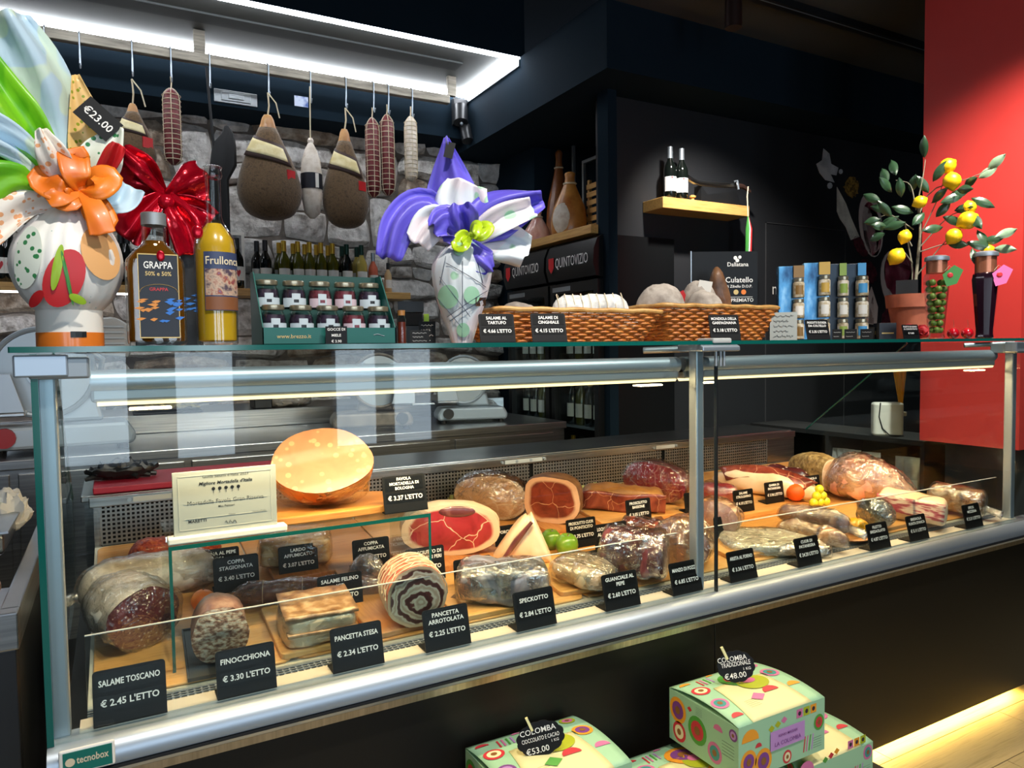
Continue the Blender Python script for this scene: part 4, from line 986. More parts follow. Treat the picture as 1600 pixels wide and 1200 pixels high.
petal(eg, 'paper_petal', [L(118, 314), L(30, 255, .0), L(-40, 190, -.02)], W_(12, 42, 60), M['pap_lime'], .018, 1.3, 3)
petal(eg, 'paper_petal', [L(116, 314), L(55, 250, -.05), L(-10, 222, -.06)], W_(10, 24, 34), M['pap_mint'], .012, 1.5, 4)
petal(eg, 'paper_petal', [L(138, 306), L(150, 220, .01), L(132, 118, .0)], W_(12, 32, 5), M['pap_ydots'], .006, .7, 5)
petal(eg, 'paper_petal', [L(140, 306), L(160, 250, -.02), L(188, 196, -.03)], W_(12, 32, 8), M['pap_gdots'], .007, .8, 6)
petal(eg, 'paper_petal', [L(112, 316), L(55, 318, -.03), L(0, 365, -.04), L(-20, 395, -.03)], W_(14, 34, 40, 26), M['pap_odots'], .014, 1.3, 7)
petal(eg, 'paper_petal', [L(112, 312), L(50, 285, -.04), L(-15, 300, -.05)], W_(12, 36, 44), M['pap_green'], .016, 1.1, 8)
petal(eg, 'paper_petal', [L(120, 314), L(100, 265, -.07), L(85, 225, -.08)], W_(10, 22, 8), M['pap_odots'], .008, 1.2, 9)
petal(eg, 'paper_petal', [L(145, 306), L(175, 250, -.05), L(186, 230, -.06)], W_(8, 14, 10), M['red_print'], .006, 1.2, 10)
petal(eg, 'paper_petal', [L(145, 312), L(185, 300, .04), L(205, 270, .05)], W_(10, 26, 26), M['pap_mint'], .010, 1.2, 11)
def bow(parent, c, loops, mat, rad, name='ribbon_loop'):
    for (ex, ey, w_) in loops:
        e = Vector((ex, -.012, ey)); pts = [c, c+e*.5+Vector((0, -.022, .012)), c+e+Vector((0, -.03, 0)), c+e*.55+Vector((0, -.052, -.014)), c+Vector((0, -.035, 0))]
        petal(parent, name, pts, [rad*.4, w_, w_*1.1, w_, rad*.4], mat, .003, .8, ex*50, n=20, m=8, solid=.0006)
    MB().sphere(c+Vector((0, -.03, 0)), rad, 12, 8, (1, .8, 1)).build('ribbon_knot', mat, parent, smooth=True)
bow(eg, L(132, 305, -.02), [(-.055, .012, .022), (.045, .025, .02), (-.01, .06, .022), (.035, -.05, .020), (-.03, -.015, .02)], M['ribbon_o'], .014)
petal(eg, 'ribbon_tail', [L(136, 305, -.06), L(150, 340, -.09), L(158, 375, -.10)], W_(10, 16, 18), M['ribbon_o'], .002, .6, 2, solid=.0006)
petal(eg, 'ribbon_tail', [L(128, 305, -.06), L(105, 320, -.08), L(88, 328, -.08)], W_(10, 15, 12), M['ribbon_o'], .002, .6, 3, solid=.0006)
q = top(168, 1.535); L2 = Loc(q, 168, 540)
cd = thing('price_card', 'small tilted black card reading €23.00 on the Easter egg paper', 'price card', q+Vector((0, 0, (540-190)*L2.k)), -facing(q), group=None)
mm = Matrix.Rotation(math.radians(42), 4, 'Y')
mb = MB().box(-.034, .034, -.0008, .0008, -.022, .022); mb.xf(mm); mb.build('card', M['tag_black'], cd)
mb = MB(); put_text(mb, '€23.00', .020, XZ(0, -.0014, -.007), .055, .01); mb.xf(mm); mb.build('lettering', M['white'], cd)

# --- bottles
def rrect(w_, d_, r, z, n=5):
    pts = []
    for (sx, sy, a0) in ((1, 1, 0), (-1, 1, 90), (-1, -1, 180), (1, -1, 270)):
        for q in range(n):
            a = math.radians(a0+q*90/(n-1)); pts.append((sx*(w_-r)+r*math.cos(a), sy*(d_-r)+r*math.sin(a), z))
    return pts
M['amber'] = pm('amber_spirit', '#b8741a', .02, trans=.75, ior=1.33); M['amber'].node_tree.nodes['Principled BSDF'].inputs['Specular IOR Level'].default_value = .2
M['yellow_liq'] = pm('lemon_liqueur', [(.3, '#c79a1e'), (.7, '#dcb52c')], .25, scale=2, coat=.6)
M['label_dark'] = pm('black_bottle_label', '#161a24', .45); M['gold_line'] = pm('gold_line', '#c9a86a', .35, .6)
M['label_blue'] = pm('blue_bottle_label', '#35405f', .45); M['flame_o'] = pm('orange_flame_print', '#d98a3a', .5); M['flame_b'] = pm('blue_flame_print', '#2f74c8', .5)
p = top(247, 1.53); L = Loc(p, 247, 540); k = L.k
gb = thing('grappa_bottle', 'square amber grappa bottle with black label and silver cap', 'bottle', p, -facing(p))
sec = [(.5, 36), (3, 41), (10, 42), (118, 42), (132, 40), (145, 30), (156, 20), (162, 17.5), (190, 17.5)]
MB().loft([rrect(w_*k, min(w_, 26)*k*.9 if w_ > 20 else w_*k, min(w_*.5, 12)*k if w_ > 20 else w_*k*.95, z_*k) for z_, w_ in sec]).build('glass', M['bottle_clear'], gb, smooth=True)
MB().loft([rrect((w_-3)*k, (min(w_, 26)*.9-3)*k if w_ > 20 else (w_-3)*k, min(w_*.45, 10)*k if w_ > 20 else (w_-3)*k*.95, max(z_, 7)*k) for z_, w_ in sec[1:-1]]).build('spirit', M['amber'], gb, smooth=True)
MB().lathe([(18*k, 186*k), (18*k, 204*k), (17*k, 205*k)], 28).build('cap', M['alu_dull'], gb, smooth=True)
yl = -26*.9*k-.0012
lab = MB().box(-24*k, 32*k, yl, yl+.001, 12*k, 140*k).build('label', M['label_dark'], gb)
fm = MB()
for (a, b_, c_, d_) in ((-24, 32, 12, 13.5), (-24, 32, 138.5, 140), (-24, -23, 12, 140), (31, 32, 12, 140)): fm.box(a*k, b_*k, yl-.0006, yl, c_*k, d_*k)
fm.build('label_border', M['gold_line'], lab)
t = MB(); put_text(t, 'GRAPPA', 15*k, XZ(4*k, yl-.0008, 118*k), 40*k, .01); t.build('lettering', M['white'], lab)
t = MB(); put_text(t, '50% e 50%', 9*k, XZ(4*k, yl-.0008, 107*k), 36*k, .01); t.build('lettering', M['gold_line'], lab)
def flame(parent, cx, cz, w_, h_, mat, n_=7, sd=0):
    rn = random.Random(sd); mb = MB()
    for q in range(n_):
        x = cx+rn.uniform(-.5, .5)*w_; z = cz+rn.uniform(-.5, .5)*h_; ln = rn.uniform(.3, .6)*w_; th = rn.uniform(.05, .10)*h_
        mb.add([(x-ln/2, yl-.0008-q*.00004, z), (x, yl-.0008-q*.00004, z-th), (x+ln/2, yl-.0008-q*.00004, z+th*.6), (x, yl-.0008-q*.00004, z+th)], [(0, 1, 2, 3)])
    mb.build('flame_print', mat, parent)
flame(lab, -11*k, 56*k, 26*k, 32*k, M['flame_o'], 14, 1); flame(lab, 20*k, 54*k, 26*k, 34*k, M['flame_b'], 14, 2)
el = MB().tube([(4*k+26*k*math.cos(a*PI/12), yl-.0008, 82*k+12*k*math.sin(a*PI/12)) for a in range(13)], .0005, 4); el.build('arch_line', M['gold_line'], lab)
t = MB(); put_text(t, 'GRAPPA', 7*k, XZ(4*k, yl-.0008, 84*k), 26*k, .01); t.build('lettering', M['red_print'], lab)
sl = MB().sphere((8*k, yl-.004, 137*k), 7*k, 12, 8, (.8, .25, 1.2)).build('wax_seal', M['foil_red'], gb, smooth=True)

p = top(341, 1.53); L = Loc(p, 341, 540); k = L.k
lb = thing('liqueur_bottle', 'tall slim bottle of cloudy yellow liqueur with blue label', 'bottle', p, -facing(p))
MB().lathe([(26*k, .0), (30*k, 3*k), (31*k, 150*k), (29*k, 165*k), (20*k, 180*k), (13*k, 192*k), (11*k, 200*k), (11*k, 262*k)], 32).build('glass', M['bottle_clear'], lb, smooth=True)
MB().lathe([(24*k, 6*k), (28*k, 8*k), (29*k, 150*k), (27*k, 164*k), (18*k, 179*k), (11*k, 188*k)], 32).build('liqueur', M['yellow_liq'], lb, smooth=True)
MB().lathe([(12.5*k, 258*k), (14*k, 264*k), (12.5*k, 270*k), (14*k, 275*k), (10*k, 277*k)], 24).build('stopper', M['bottle_clear'], lb, smooth=True)
def cyl_patch(r, a0, a1, z0, z1, n=10):
    vs = [(r*math.sin(a0+(a1-a0)*i/n), -r*math.cos(a0+(a1-a0)*i/n), z) for z in (z0, z1) for i in range(n+1)]
    return MB().add(vs, [(i, i+1, n+2+i, n+1+i) for i in range(n)])
la = cyl_patch(31.5*k, -.55, 1.35, 53*k, 142*k).build('label', M['label_blue'], lb, smooth=True)
cyl_patch(31.8*k, -.52, 1.32, 54*k, 74*k).build('label_band', pm('brown_band', '#7a4a2a', .5), la, smooth=True)
cyl_patch(31.8*k, -.50, 1.3, 76*k, 116*k).build('label_scene', pm('villa_print', [(.35, '#4a3a48'), (.5, '#b9a08a'), (.62, '#8a3a2c'), (.75, '#5a78a0')], .5, scale=70), la, smooth=True)
t = MB(); put_text(t, 'Frullonca', 17*k, XZ(0, 0, 0), 52*k, .012)
t.v = [(33*k*math.sin(.4+v[0]/(31*k)), -32.2*k*math.cos(.4+v[0]/(31*k)), v[2]+123*k) for v in t.v]; t.build('lettering', M['rope'], la)
MB().sphere((-24*k, -22*k, 172*k), 9*k, 12, 8, (.9, .4, 1.2)).build('wax_seal', M['foil_red'], lb, smooth=True)
# black gift box with the red foil bow, behind the two bottles
p = top(266, 1.70); L = Loc(p, 266, 540); k = L.k
gx = thing('gift_box', 'tall black gift box topped with a large red foil bow', 'gift box', p, -facing(p))
MB().box(-48*k, 48*k, 0, 70*k, 0, 150*k).build('box', M['black'], gx, bevel=.002)
yl = -.0005; flame(gx, 30*k, 70*k, 36*k, 34*k, M['flame_b'], 12, 4)
c = L(268, 320, -.01)
MB().tube([(0, .02, 150*k), (0, .01, 205*k), c], .006, 8).build('ribbon_stem', M['foil_red'], gx)
R_ = lambda *a: [x*k for x in a]
petal(gx, 'bow_loop', [L(266, 305), L(228, 285, -.02), L(198, 268, -.01)], R_(8, 34, 42), M['foil_red'], .012, 1.0, 1)
petal(gx, 'bow_loop', [L(268, 305), L(300, 285, -.02), L(326, 278, -.01)], R_(8, 28, 34), M['foil_red'], .012, 1.0, 2)
petal(gx, 'bow_loop', [L(266, 305), L(240, 275, -.05), L(210, 245, -.04)], R_(8, 18, 12), M['foil_red'], .010, 1.0, 3)
petal(gx, 'bow_tail', [L(264, 310, -.02), L(232, 345, -.03), L(208, 375, -.02)], R_(10, 22, 30), M['foil_red'], .010, 1.0, 4)
petal(gx, 'bow_tail', [L(270, 310, -.02), L(290, 350, -.04), L(300, 398, -.03)], R_(10, 24, 22), M['foil_red'], .010, 1.2, 5)
petal(gx, 'bow_tail', [L(270, 310, -.01), L(305, 330, -.01), L(325, 350, 0)], R_(10, 24, 30), M['foil_red'], .010, 1.0, 6)
MB().sphere(c+Vector((0, -.02, 0)), 12*k, 12, 8).build('bow_knot', M['foil_red'], gx, smooth=True)

# --- teal box of honey jars
M['teal_box'] = pm('teal_card', '#0f5a52', .42); M['teal_in'] = pm('teal_card_inside', '#0b3f3a', .6)
p0, p1 = top(411, 1.50), top(619, 1.50); wj = p1.x-p0.x; kz = mpp(p0.lerp(p1, .5)); dj = .13; hj = 116*kz; hf = 26*kz
jb = thing('jar_display_box', 'teal cardboard display box holding two tiers of jars', 'display box', (p0.x, 1.50, ZT+.0008))
MB().box(0, wj, 0, .002, 0, hf).build('front_lip', M['teal_box'], jb)
MB().box(0, wj, dj-.002, dj, 0, hj).build('back_panel', M['teal_in'], jb); MB().box(0, wj, 0, dj, 0, .002).build('tray_floor', M['teal_in'], jb)
MB().box(.004, wj-.004, dj*.5, dj-.003, .002, .0745).build('inner_step', M['teal_in'], jb); MB().box(.004, wj-.004, .003, dj*.5, .002, .019).build('inner_step', M['teal_in'], jb)
for x in (0, wj-.002): MB().prism([(0, 0), (dj, 0), (dj, hj), (dj*.72, hj), (0, hf)], x, x+.002).build('side_panel', M['teal_box'], jb)
t = MB(); put_text(t, 'www.brezzo.it', .0115, XZ(wj*.22, -.0008, hf*.38), wj*.36, .0); t.build('lettering', M['gold_line'], jb)
t = MB().tube([(wj*.82+.02*q/8*1.2, -.0008, hf*.55+.0018*math.sin(q*.6)) for q in range(9)], .0008, 4); t.build('swoosh', M['alu'], jb)
M['jarglass'] = clear('jar_glass', '#eef2f2', .06, .6, power=2.2); M['lid_gold'] = pm('pale_gold_lid', '#b9ae94', .3, .8)
M['berry_dark'] = pm('dark_berries', [(.35, '#1c1420'), (.6, '#3e2f42'), (.75, '#6a5a66')], .35, scale=60, bump=.6, bscale=90)
M['berry_red'] = pm('red_berries', [(.35, '#4a1a22'), (.6, '#7a3440'), (.75, '#9a7a80')], .35, scale=60, bump=.6, bscale=90)
M['jlabel'] = pm('pale_jar_label', '#b9c6cc', .5); M['jlabel_p'] = pm('pink_jar_label', '#c9b4bc', .5)
r = wj/10.4
def jar_proto(red):
    o = thing('honey_jar', '', 'jar', (0, 0, 0)); h = .058
    MB().lathe([(r*.8, 0), (r*.93, .003), (r*.95, h*.55), (r*.9, h*.72), (r*.72, h*.86), (r*.72, h*.95)], 22).build('jar_glass', M['jarglass'], o, smooth=True)
    MB().lathe([(r*.74, .002), (r*.86, .004), (r*.88, h*.54), (r*.8, h*.72)], 18).build('filling', M['berry_red' if red else 'berry_dark'], o, smooth=True)
    MB().lathe([(r*.82, h*.88), (r*.84, h*.90), (r*.84, h*1.03), (r*.78, h*1.06)], 24).build('lid', M['lid_gold'], o, smooth=True)
    lb2 = cyl_patch(r*.965, -1.2, 1.2, .005, h*.42).build('label', M['jlabel_p' if red else 'jlabel'], o, smooth=True)
    cyl_patch(r*.975, -.35, .35, h*.16, h*.58).build('label_picture', M['jlabel'], lb2, smooth=True); cyl_patch(r*.985, -.2, .2, h*.25, h*.36).build('label_mark', M['berry_red' if red else 'black'], lb2, smooth=True)
    return o
jd, jr = jar_proto(False), jar_proto(True)
fi = set()
ordn = ['first', 'second', 'third', 'fourth', 'fifth']
for tier in range(2):
    for q in range(5):
        red = (tier == 1 and q in (2, 3)) or (tier == 0 and q == 3)
        src = jr if red else jd
        o = src if id(src) not in fi else copy_tree(src); fi.add(id(src))
        o.location = (p0.x+wj*(.1+.2*q), 1.50+.034+tier*.062, ZT+.0205+tier*.0555)
        o['label'] = 'small lidded honey jar, %s from the left in the %s tier of the teal box' % (ordn[q], 'lower' if tier == 0 else 'upper'); o['group'] = 'honey jars in the teal box'
def card(px, Y, wpx, hpx, lines, label, mat='tag_black', ink='white', lean=12, name='price_card', rot=0, z=None, sizes=None, facecam=True, scrib=0):
    p = top(px, Y); k = mpp(p)
    if z: p.z = z
    o = thing(name, label, 'sign', p, -facing(p) if facecam else 0); w_, h_ = wpx*k, hpx*k
    m_ = Matrix.Rotation(math.radians(-lean), 4, 'X') @ Matrix.Rotation(math.radians(rot), 4, 'Y')
    mb = MB().box(-w_/2, w_/2, 0, .0018, 0, h_); mb.xf(m_); mb.build('card', M[mat], o)
    MB().box(-w_*.3, w_*.3, .001, .03, 0, .0015).build('foot', M[mat], o)
    n_ = len(lines); t = MB()
    if scrib:
        for i in range(scrib): t.tube([(-w_*.36+w_*.72*(1-.25*(i % 2))*q/16, -.001, h_*(1-(i+.8)/(scrib+.6))+h_*.05*math.sin(q*2.3+i)*math.cos(q*.9)) for q in range(17)], h_*.012, 4)
        t.xf(m_); t.build('scribble', M[ink], o)
    for i, st in enumerate(lines):
        sz = (sizes[i] if sizes else .62/n_)*h_
        put_text(t, st, sz, XZ(0, -.0008, h_*(1-(i+.72)/n_)), w_*.86, .012)
    if lines: t.xf(m_); t.build('lettering', M[ink], o)
    return o
card(526, 1.478, 33, 28, ['GOCCE DI', 'MIELE', '€ 3.90'], 'handwritten card reading Gocce di Miele in front of the jars', lean=4)
MB_ = MB().box(-.003, .003, 0, .004, 0, .02)
# --- small things right of the jars
p = top(628, 1.52); k = mpp(p); o = thing('small_bottle', 'little corked bottle of red sauce beside the teal box', 'bottle', p)
MB().lathe([(7*k, 0), (7.5*k, 2*k), (7.5*k, 38*k), (5.5*k, 42*k), (5.5*k, 46*k)], 20).build('glass', M['bottle_clear'], o, smooth=True)
MB().lathe([(6.3*k, 1*k), (6.5*k, 34*k)], 18).build('sauce', pm('red_sauce', '#6a2a1c', .3), o, smooth=True); MB().lathe([(5.5*k, 44*k), (6.2*k, 52*k)], 16).build('cork', M['rind'], o, smooth=True)
card(656, 1.60, 30, 22, [], 'small black card beside the little sauce bottle', lean=8, scrib=3)
card(668, 1.70, 26, 36, [], 'taller black card behind the small card beside the sauce bottle', lean=6, scrib=4)
p = top(645, 1.82); k = mpp(p); o = thing('black_carton', 'stack of flat black cartons behind the small cards', 'carton', p, -facing(p))
MB().box(-26*k, 14*k, 0, .08, 0, 30*k).build('lower_carton', M['black'], o, bevel=.001); MB().box(-24*k, 16*k, 0, .08, 30*k+.0005, 50*k).build('middle_carton', M['black_matt'], o, bevel=.001); MB().box(-22*k, 18*k, 0, .08, 50*k+.001, 68*k).build('upper_carton', M['black'], o, bevel=.001)
MB().box(18*k, 26*k, 0, .05, 0, 48*k).build('green_carton', M['pap_lime'], o)

# --- violet Easter egg
p = top(722, 1.56); L = Loc(p, 722, 540); k = L.k
ev = thing('easter_egg', 'Easter egg in white paper with violet flared top and lime ribbon', 'easter egg', p, -facing(p))
pleat_body(ev, 'wrapped_egg', smooth_prof([(722, 540, 16), (722, 515, 24), (722, 480, 36), (723, 445, 45), (724, 418, 46), (726, 398, 36), (728, 382, 16), (729, 372, 10)], 26), M['pap_plaid'], 18, .03, L=L)
def on_v(px, py): 
    x = (px-722)*k; R = {0: 0}; tt = (540-py)/158; rr_ = (16+31*math.sin(min(1, tt/.75)*PI/2))*k; return Vector((x, -math.sqrt(max(0, rr_*rr_-x*x))-.003, (540-py)*k))
for (cx_, cy_, r_) in ((702, 470, 16), (738, 468, 12), (724, 520, 10), (720, 400, 9)):
    ps = [on_v(cx_+r_*math.cos(a*PI/10), cy_+r_*1.1*math.sin(a*PI/10)) for a in range(20)]; MB().add(ps+[on_v(cx_, cy_)+Vector((0, -.001, 0))], [(i, (i+1) % 20, 20) for i in range(20)]).build('printed_circle', pm('pale_green_print', '#9fcfae', .45), ev, smooth=True)
for (a, b_) in (((690, 440), (735, 500)), ((685, 470), (725, 520)), ((700, 420), (760, 455)), ((725, 418), (722, 538)), ((700, 500), (762, 460)), ((704, 506), (764, 468)), ((690, 452), (700, 410)), ((745, 410), (755, 450))):
    MB().tube([on_v(a[0]+(b_[0]-a[0])*q/10, a[1]+(b_[1]-a[1])*q/10) for q in range(11)], .0007, 4).build('printed_line', M['line_dark'], ev)
V_ = lambda *a: [x*k for x in a]
petal(ev, 'paper_petal', [L(727, 384), L(712, 320, .02), L(703, 222, .0)], V_(12, 44, 4), M['pap_violet'], .014, 1.2, 1)
petal(ev, 'paper_petal', [L(727, 384), L(725, 330, .0), L(735, 290, -.01)], V_(12, 42, 30), M['pap_plaid'], .014, 1.2, 9)
petal(ev, 'paper_petal', [L(725, 384), L(672, 330, -.01), L(632, 355, -.03), L(612, 412, -.04)], V_(12, 30, 28, 20), M['pap_violet'], .014, 1.2, 2)
petal(ev, 'paper_petal', [L(725, 386), L(685, 358, -.04), L(655, 390, -.05)], V_(12, 28, 20), M['pap_plaid'], .012, 1.2, 3)
petal(ev, 'paper_petal', [L(730, 384), L(775, 345, .0), L(852, 318, .0)], V_(12, 40, 16), M['pap_violet'], .014, 1.2, 4)
petal(ev, 'paper_petal', [L(732, 384), L(780, 355, -.04), L(835, 335, -.03)], V_(12, 22, 16), M['pap_plaid'], .010, 1.1, 5)
petal(ev, 'paper_petal', [L(732, 386), L(785, 385, -.01), L(826, 402, -.02)], V_(12, 30, 24), M['pap_plaid'], .012, 1.2, 6)
petal(ev, 'paper_petal', [L(725, 386, -.01), L(705, 360, -.06), L(682, 372, -.08)], V_(12, 30, 14), M['pap_violet'], .012, 1.4, 7)
petal(ev, 'paper_petal', [L(732, 386, -.02), L(752, 412, -.06), L(768, 432, -.05)], V_(12, 22, 10), M['pap_violet'], .010, 1.3, 8)
petal(ev, 'paper_petal', [L(728, 386, -.01), L(722, 352, -.06), L(720, 332, -.06)], V_(12, 28, 16), M['pap_violet'], .012, 1.6, 10)
bow(ev, L(738, 380, -.035), [(.040, .016, .012), (-.030, -.020, .014), (.016, .022, .010)], M['ribbon_l'], .009)
MB().box(-7*k, 7*k, -.0006, .0006, -12*k, 12*k).xf(Matrix.Translation(L(708, 245, -.016)) @ Matrix.Rotation(.25, 4, 'Y')).build('black_sticker', M['tag_black'], ev)
decal(ev, 'chocolate_sticker', [on_v(744, 472), on_v(760, 470), on_v(760, 482), on_v(744, 484)], (0, -.002, 0), pm('brown_sticker', '#4a2e1e', .5))

# --- wicker baskets with salami
M['wicker'] = pm('wicker', [(.3, '#8a4a14'), (.5, '#b86a22'), (.7, '#d08a3c')], .5, scale=40, coat=.25); M['wicker_rim'] = pm('wicker_rim', [(.3, '#a87838'), (.6, '#cfa05c')], .5, scale=30)
def basket(px0, px1, Y, hpx, label, dep=.26):
    a, b_ = top(px0, Y), top(px1, Y); w_ = (b_.x-a.x)/2; k = mpp(a.lerp(b_, .5)); h_ = hpx*k
    t = thing('wicker_basket', label, 'basket', ((a.x+b_.x)/2, Y+dep/2, ZT+.0008))
    fl_ = .80
    def perim(z, s):
        f = fl_+(1-fl_)*z/h_; W, D, r_ = w_*f, dep/2*f, .025; pts = []
        for (sx, sy, a0) in ((1, 1, 0), (-1, 1, 90), (-1, -1, 180), (1, -1, 270)):
            for q in range(5):
                an = math.radians(a0+q*22.5); pts.append(Vector((sx*(W-r_)+r_*math.cos(an), sy*(D-r_)+r_*math.sin(an), z)))
        pts.append(pts[0]); ln = [0]
        for i in range(1, len(pts)): ln.append(ln[-1]+(pts[i]-pts[i-1]).length)
        s = (s % 1)*ln[-1]
        for i in range(1, len(pts)):
            if s <= ln[i]:
                u = (s-ln[i-1])/max(1e-9, ln[i]-ln[i-1]); p = pts[i-1].lerp(pts[i], u); tg = (pts[i]-pts[i-1]).normalized(); return p, Vector((tg.y, -tg.x, 0))
        return pts[0], Vector((0, -1, 0))
    mb = MB(); rows = 11; ns = 56
    for r_ in range(rows):
        z = h_*(r_+.5)/rows; pts = []
        for i in range(ns*3+1):
            s = i/(ns*3); p, nn = perim(z, s); pts.append(p+nn*(.0030*math.cos(PI*(i/3)+PI*r_)))
        mb.tube(pts, h_/rows*.46, 5, False)
    w2 = mb.build('weave', M['wicker'], t, smooth=True); w2['kind'] = 'stuff'
    mb = MB()
    for i in range(ns):
        p, nn = perim(.001, i/ns); p2, _ = perim(h_, i/ns); mb.cyl(p, p2, .0017, 5)
    w3 = mb.build('stakes', M['wicker'], t); w3['kind'] = 'stuff'
    mb = MB(); pts = [perim(h_, i/80)[0]+Vector((0, 0, .004*math.sin(i*1.1)*.3)) for i in range(81)]; mb.tube(pts, .006, 8, False); mb.build('rim', M['wicker_rim'], t, smooth=True)
    MB().box(-w_*fl_*.95, w_*fl_*.95, -dep/2*fl_*.95, dep/2*fl_*.95, .001, .005).build('basket_floor', M['wicker'], t)
    return t, w_, h_
t1, bw1, bh1 = basket(780, 1040, 1.53, 50, 'long wicker basket of white salami left of the middle hinge')
t2, bw2, bh2 = basket(1037, 1222, 1.53, 54, 'wicker basket of grey mouldy salami right of the middle hinge')
def lay(px, pyb, Y, wpx, hpx, dep, mat, name, label, a=0, prof='sal', amp=.011, n=2.1, zoff=None, parts=None):
    p = top(px, Y); k = mpp(p); z = p.z+(540-pyb)*k-.002
    q = Vector((p.x, p.y, z)); t = thing(name, label, 'cured meat', q, -facing(q)+math.radians(a))
    rg, _, _ = body(wpx*k, dep, hpx*k, prof, n, amp, 22, px); MB().loft(rg).build('body', mat, t, smooth=True, ang=0)
    if parts: parts(t, wpx*k, dep, hpx*k)
    return t
def ties(t, L_, W, H):
    for x in [L_*(-.4+.1*q) for q in range(9)]:
        MB().tube([(x+.004*math.sin(q), W*.52*math.cos(q*PI/8), H*.5+H*.53*math.sin(q*PI/8)) for q in range(17)], .0012, 4).build('string', M['rope'], t)
    MB().cyl((L_*.48, 0, H*.45), (L_*.48+.012, 0, H*.42), .004, 8).build('knot', M['rope'], t)
M['white_mould'] = pm('bright_mould_casing', [(.3, '#b9bab6'), (.55, '#e2e3df'), (.75, '#9d9d98')], .8, scale=30, bump=.6, bscale=60)
lay(922, 512, 1.66, 124, 48, .07, M['white_mould'], 'salami', 'long white floury salami tied with string in the left basket', 2, parts=ties)
lay(812, 505, 1.68, 60, 28, .06, M['mould_grey'], 'salami', 'small grey salami at the left end of the left basket', 6)
lay(905, 528, 1.74, 200, 30, .06, M['white_mould'], 'salami', 'white salami lying hidden low in the left basket', -3)
lay(1032, 505, 1.64, 78, 58, .09, M['mould_grey'], 'salami', 'plump grey mouldy salami in the right basket', 14, 'ell')
lay(1100, 505, 1.62, 60, 46, .07, M['mould_grey'], 'salami', 'darker grey salami lying in front of the labelled one', -10, 'ell')
def tagpaper(t, L_, W, H):
    MB().box(-.02, .02, -W*.45, -W*.45+.001, H*.55, H*1.0).xf(Matrix.Rotation(.2, 4, 'Y')).build('paper_label', M['white_paint'], t)
    MB().box(-.045, -.01, -W*.40, -W*.40+.001, H*.55, H*.85).xf(Matrix.Rotation(-.4, 4, 'Y')).build('red_label', M['red_print'], t)
lay(1092, 500, 1.70, 60, 55, .07, M['mould_grey'], 'salami', 'grey salami with white and red paper label in the right basket', 0, 'ell', parts=tagpaper)
t = lay(1124, 500, 1.74, 36, 74, .05, M['rind_dark'], 'salami', 'dark shrivelled salami standing with its string upright', 0, 'pear')
MB().tube([(-.004, 0, .06), (-.012, 0, .10), (-.018, 0, .145)], .0012, 5).build('string', M['rope'], t)
for px, ln, pr, lbn in ((779, ['SALAME AL', 'TARTUFO'], "€ 4.66 L'ETTO", 'Salame al Tartufo'), (860, ['SALAME DI', 'CINGHIALE'], "€ 4.15 L'ETTO", 'Salame di Cinghiale'), (1135, ['MONDIOLA DELLA', 'GARFAGNANA'], "€ 3.18 L'ETTO", 'Mondiola della Garfagnana')):
    q = top(px, 1.475); price_tag(q, ln, pr, 'black price tag reading %s in front of a basket' % lbn, 48*mpp(q)/TH*.98 if px < 1000 else 42*mpp(q)/TH, -facing(q)*.35, group='black price tags on the counter')
# Culatello sign
p = top(1132, 1.80); k = mpp(p); sg = thing('culatello_sign', 'black standing sign reading Dallatana Culatello behind the basket', 'sign', p, -facing(p)*.6)
MB().box(-52*k, 52*k, 0, .004, 0, 140*k).build('panel', M['tag_win'], sg); MB().box(-53*k, -51.6*k, -.001, .005, 0, 141*k).build('panel_edge', M['alu'], sg)
MB().box(-52*k, 52*k, .004, .05, 0, .003).build('foot', M['tag_win'], sg)
t = MB()
for st, zz, sz, x in (('Dallatana', 117, 9, 21), ('Culatello', 92, 12, 23), ('di Zibello D.O.P.', 84, 6, 23), ('PREMIATO', 62, 7.5, 28)): put_text(t, st, sz*k, XZ(x*k, -.001, zz*k), 48*k, .008)
for (cx_, cy_, r_) in ((17, 130, 3), (24, 131, 2.6), (20, 126, 3)): t.add([((cx_+r_*math.cos(a*PI/6))*k, -.001, (cy_+r_*math.sin(a*PI/6))*k) for a in range(12)], [tuple(range(12))])
t.build('lettering', M['white'], sg); MB().box(4*k, 44*k, -.001, -.0005, 69*k, 69.6*k).build('rule_line', M['white'], sg)
t = MB().add([((30+4*math.cos(a*PI/6))*k, -.001, (77+4*math.sin(a*PI/6))*k) for a in range(12)], [tuple(range(12))]); t.build('seal_mark', M['ribbon_o'], sg)
t = MB().add([((18+4*math.cos(a*PI/6))*k, -.001, (77+4*math.sin(a*PI/6))*k) for a in range(12)], [tuple(range(12))]); t.build('seal_mark', M['gold_line'], sg)

# --- right of the baskets: card, spice boxes, tags
card(1224, 1.50, 40, 46, [], 'white printed card leaning beside the right basket', mat='plaque', ink='alu_dull', lean=16, scrib=5)
M['blue_foil'] = pm('blue_foil_box', [(.35, '#1d4a72'), (.5, '#4f95c4'), (.65, '#a9d4e8')], .25, .35, scale=16, sc=(1, 1, .4), bump=.3, bscale=20)
M['navy_box'] = pm('navy_spice_box', '#1f3448', .4)
spice_cols = [('#8a6a3a', 'brown'), ('#c9a34a', 'gold'), ('#8fa84a', 'green'), ('#4a9ad0', 'blue')]
sp_labels = ['blue foil spice box with brown-topped jars, beside the right basket', 'blue foil spice box with a gold top and three jars', 'dark spice box with a green top and three jars', 'dark spice box with a light blue top, beside the lemon tree']
M['spice'] = pm('spice_mix', [(.35, '#7a6a4a'), (.5, '#b8a888'), (.65, '#d9d2c4')], .6, scale=50)
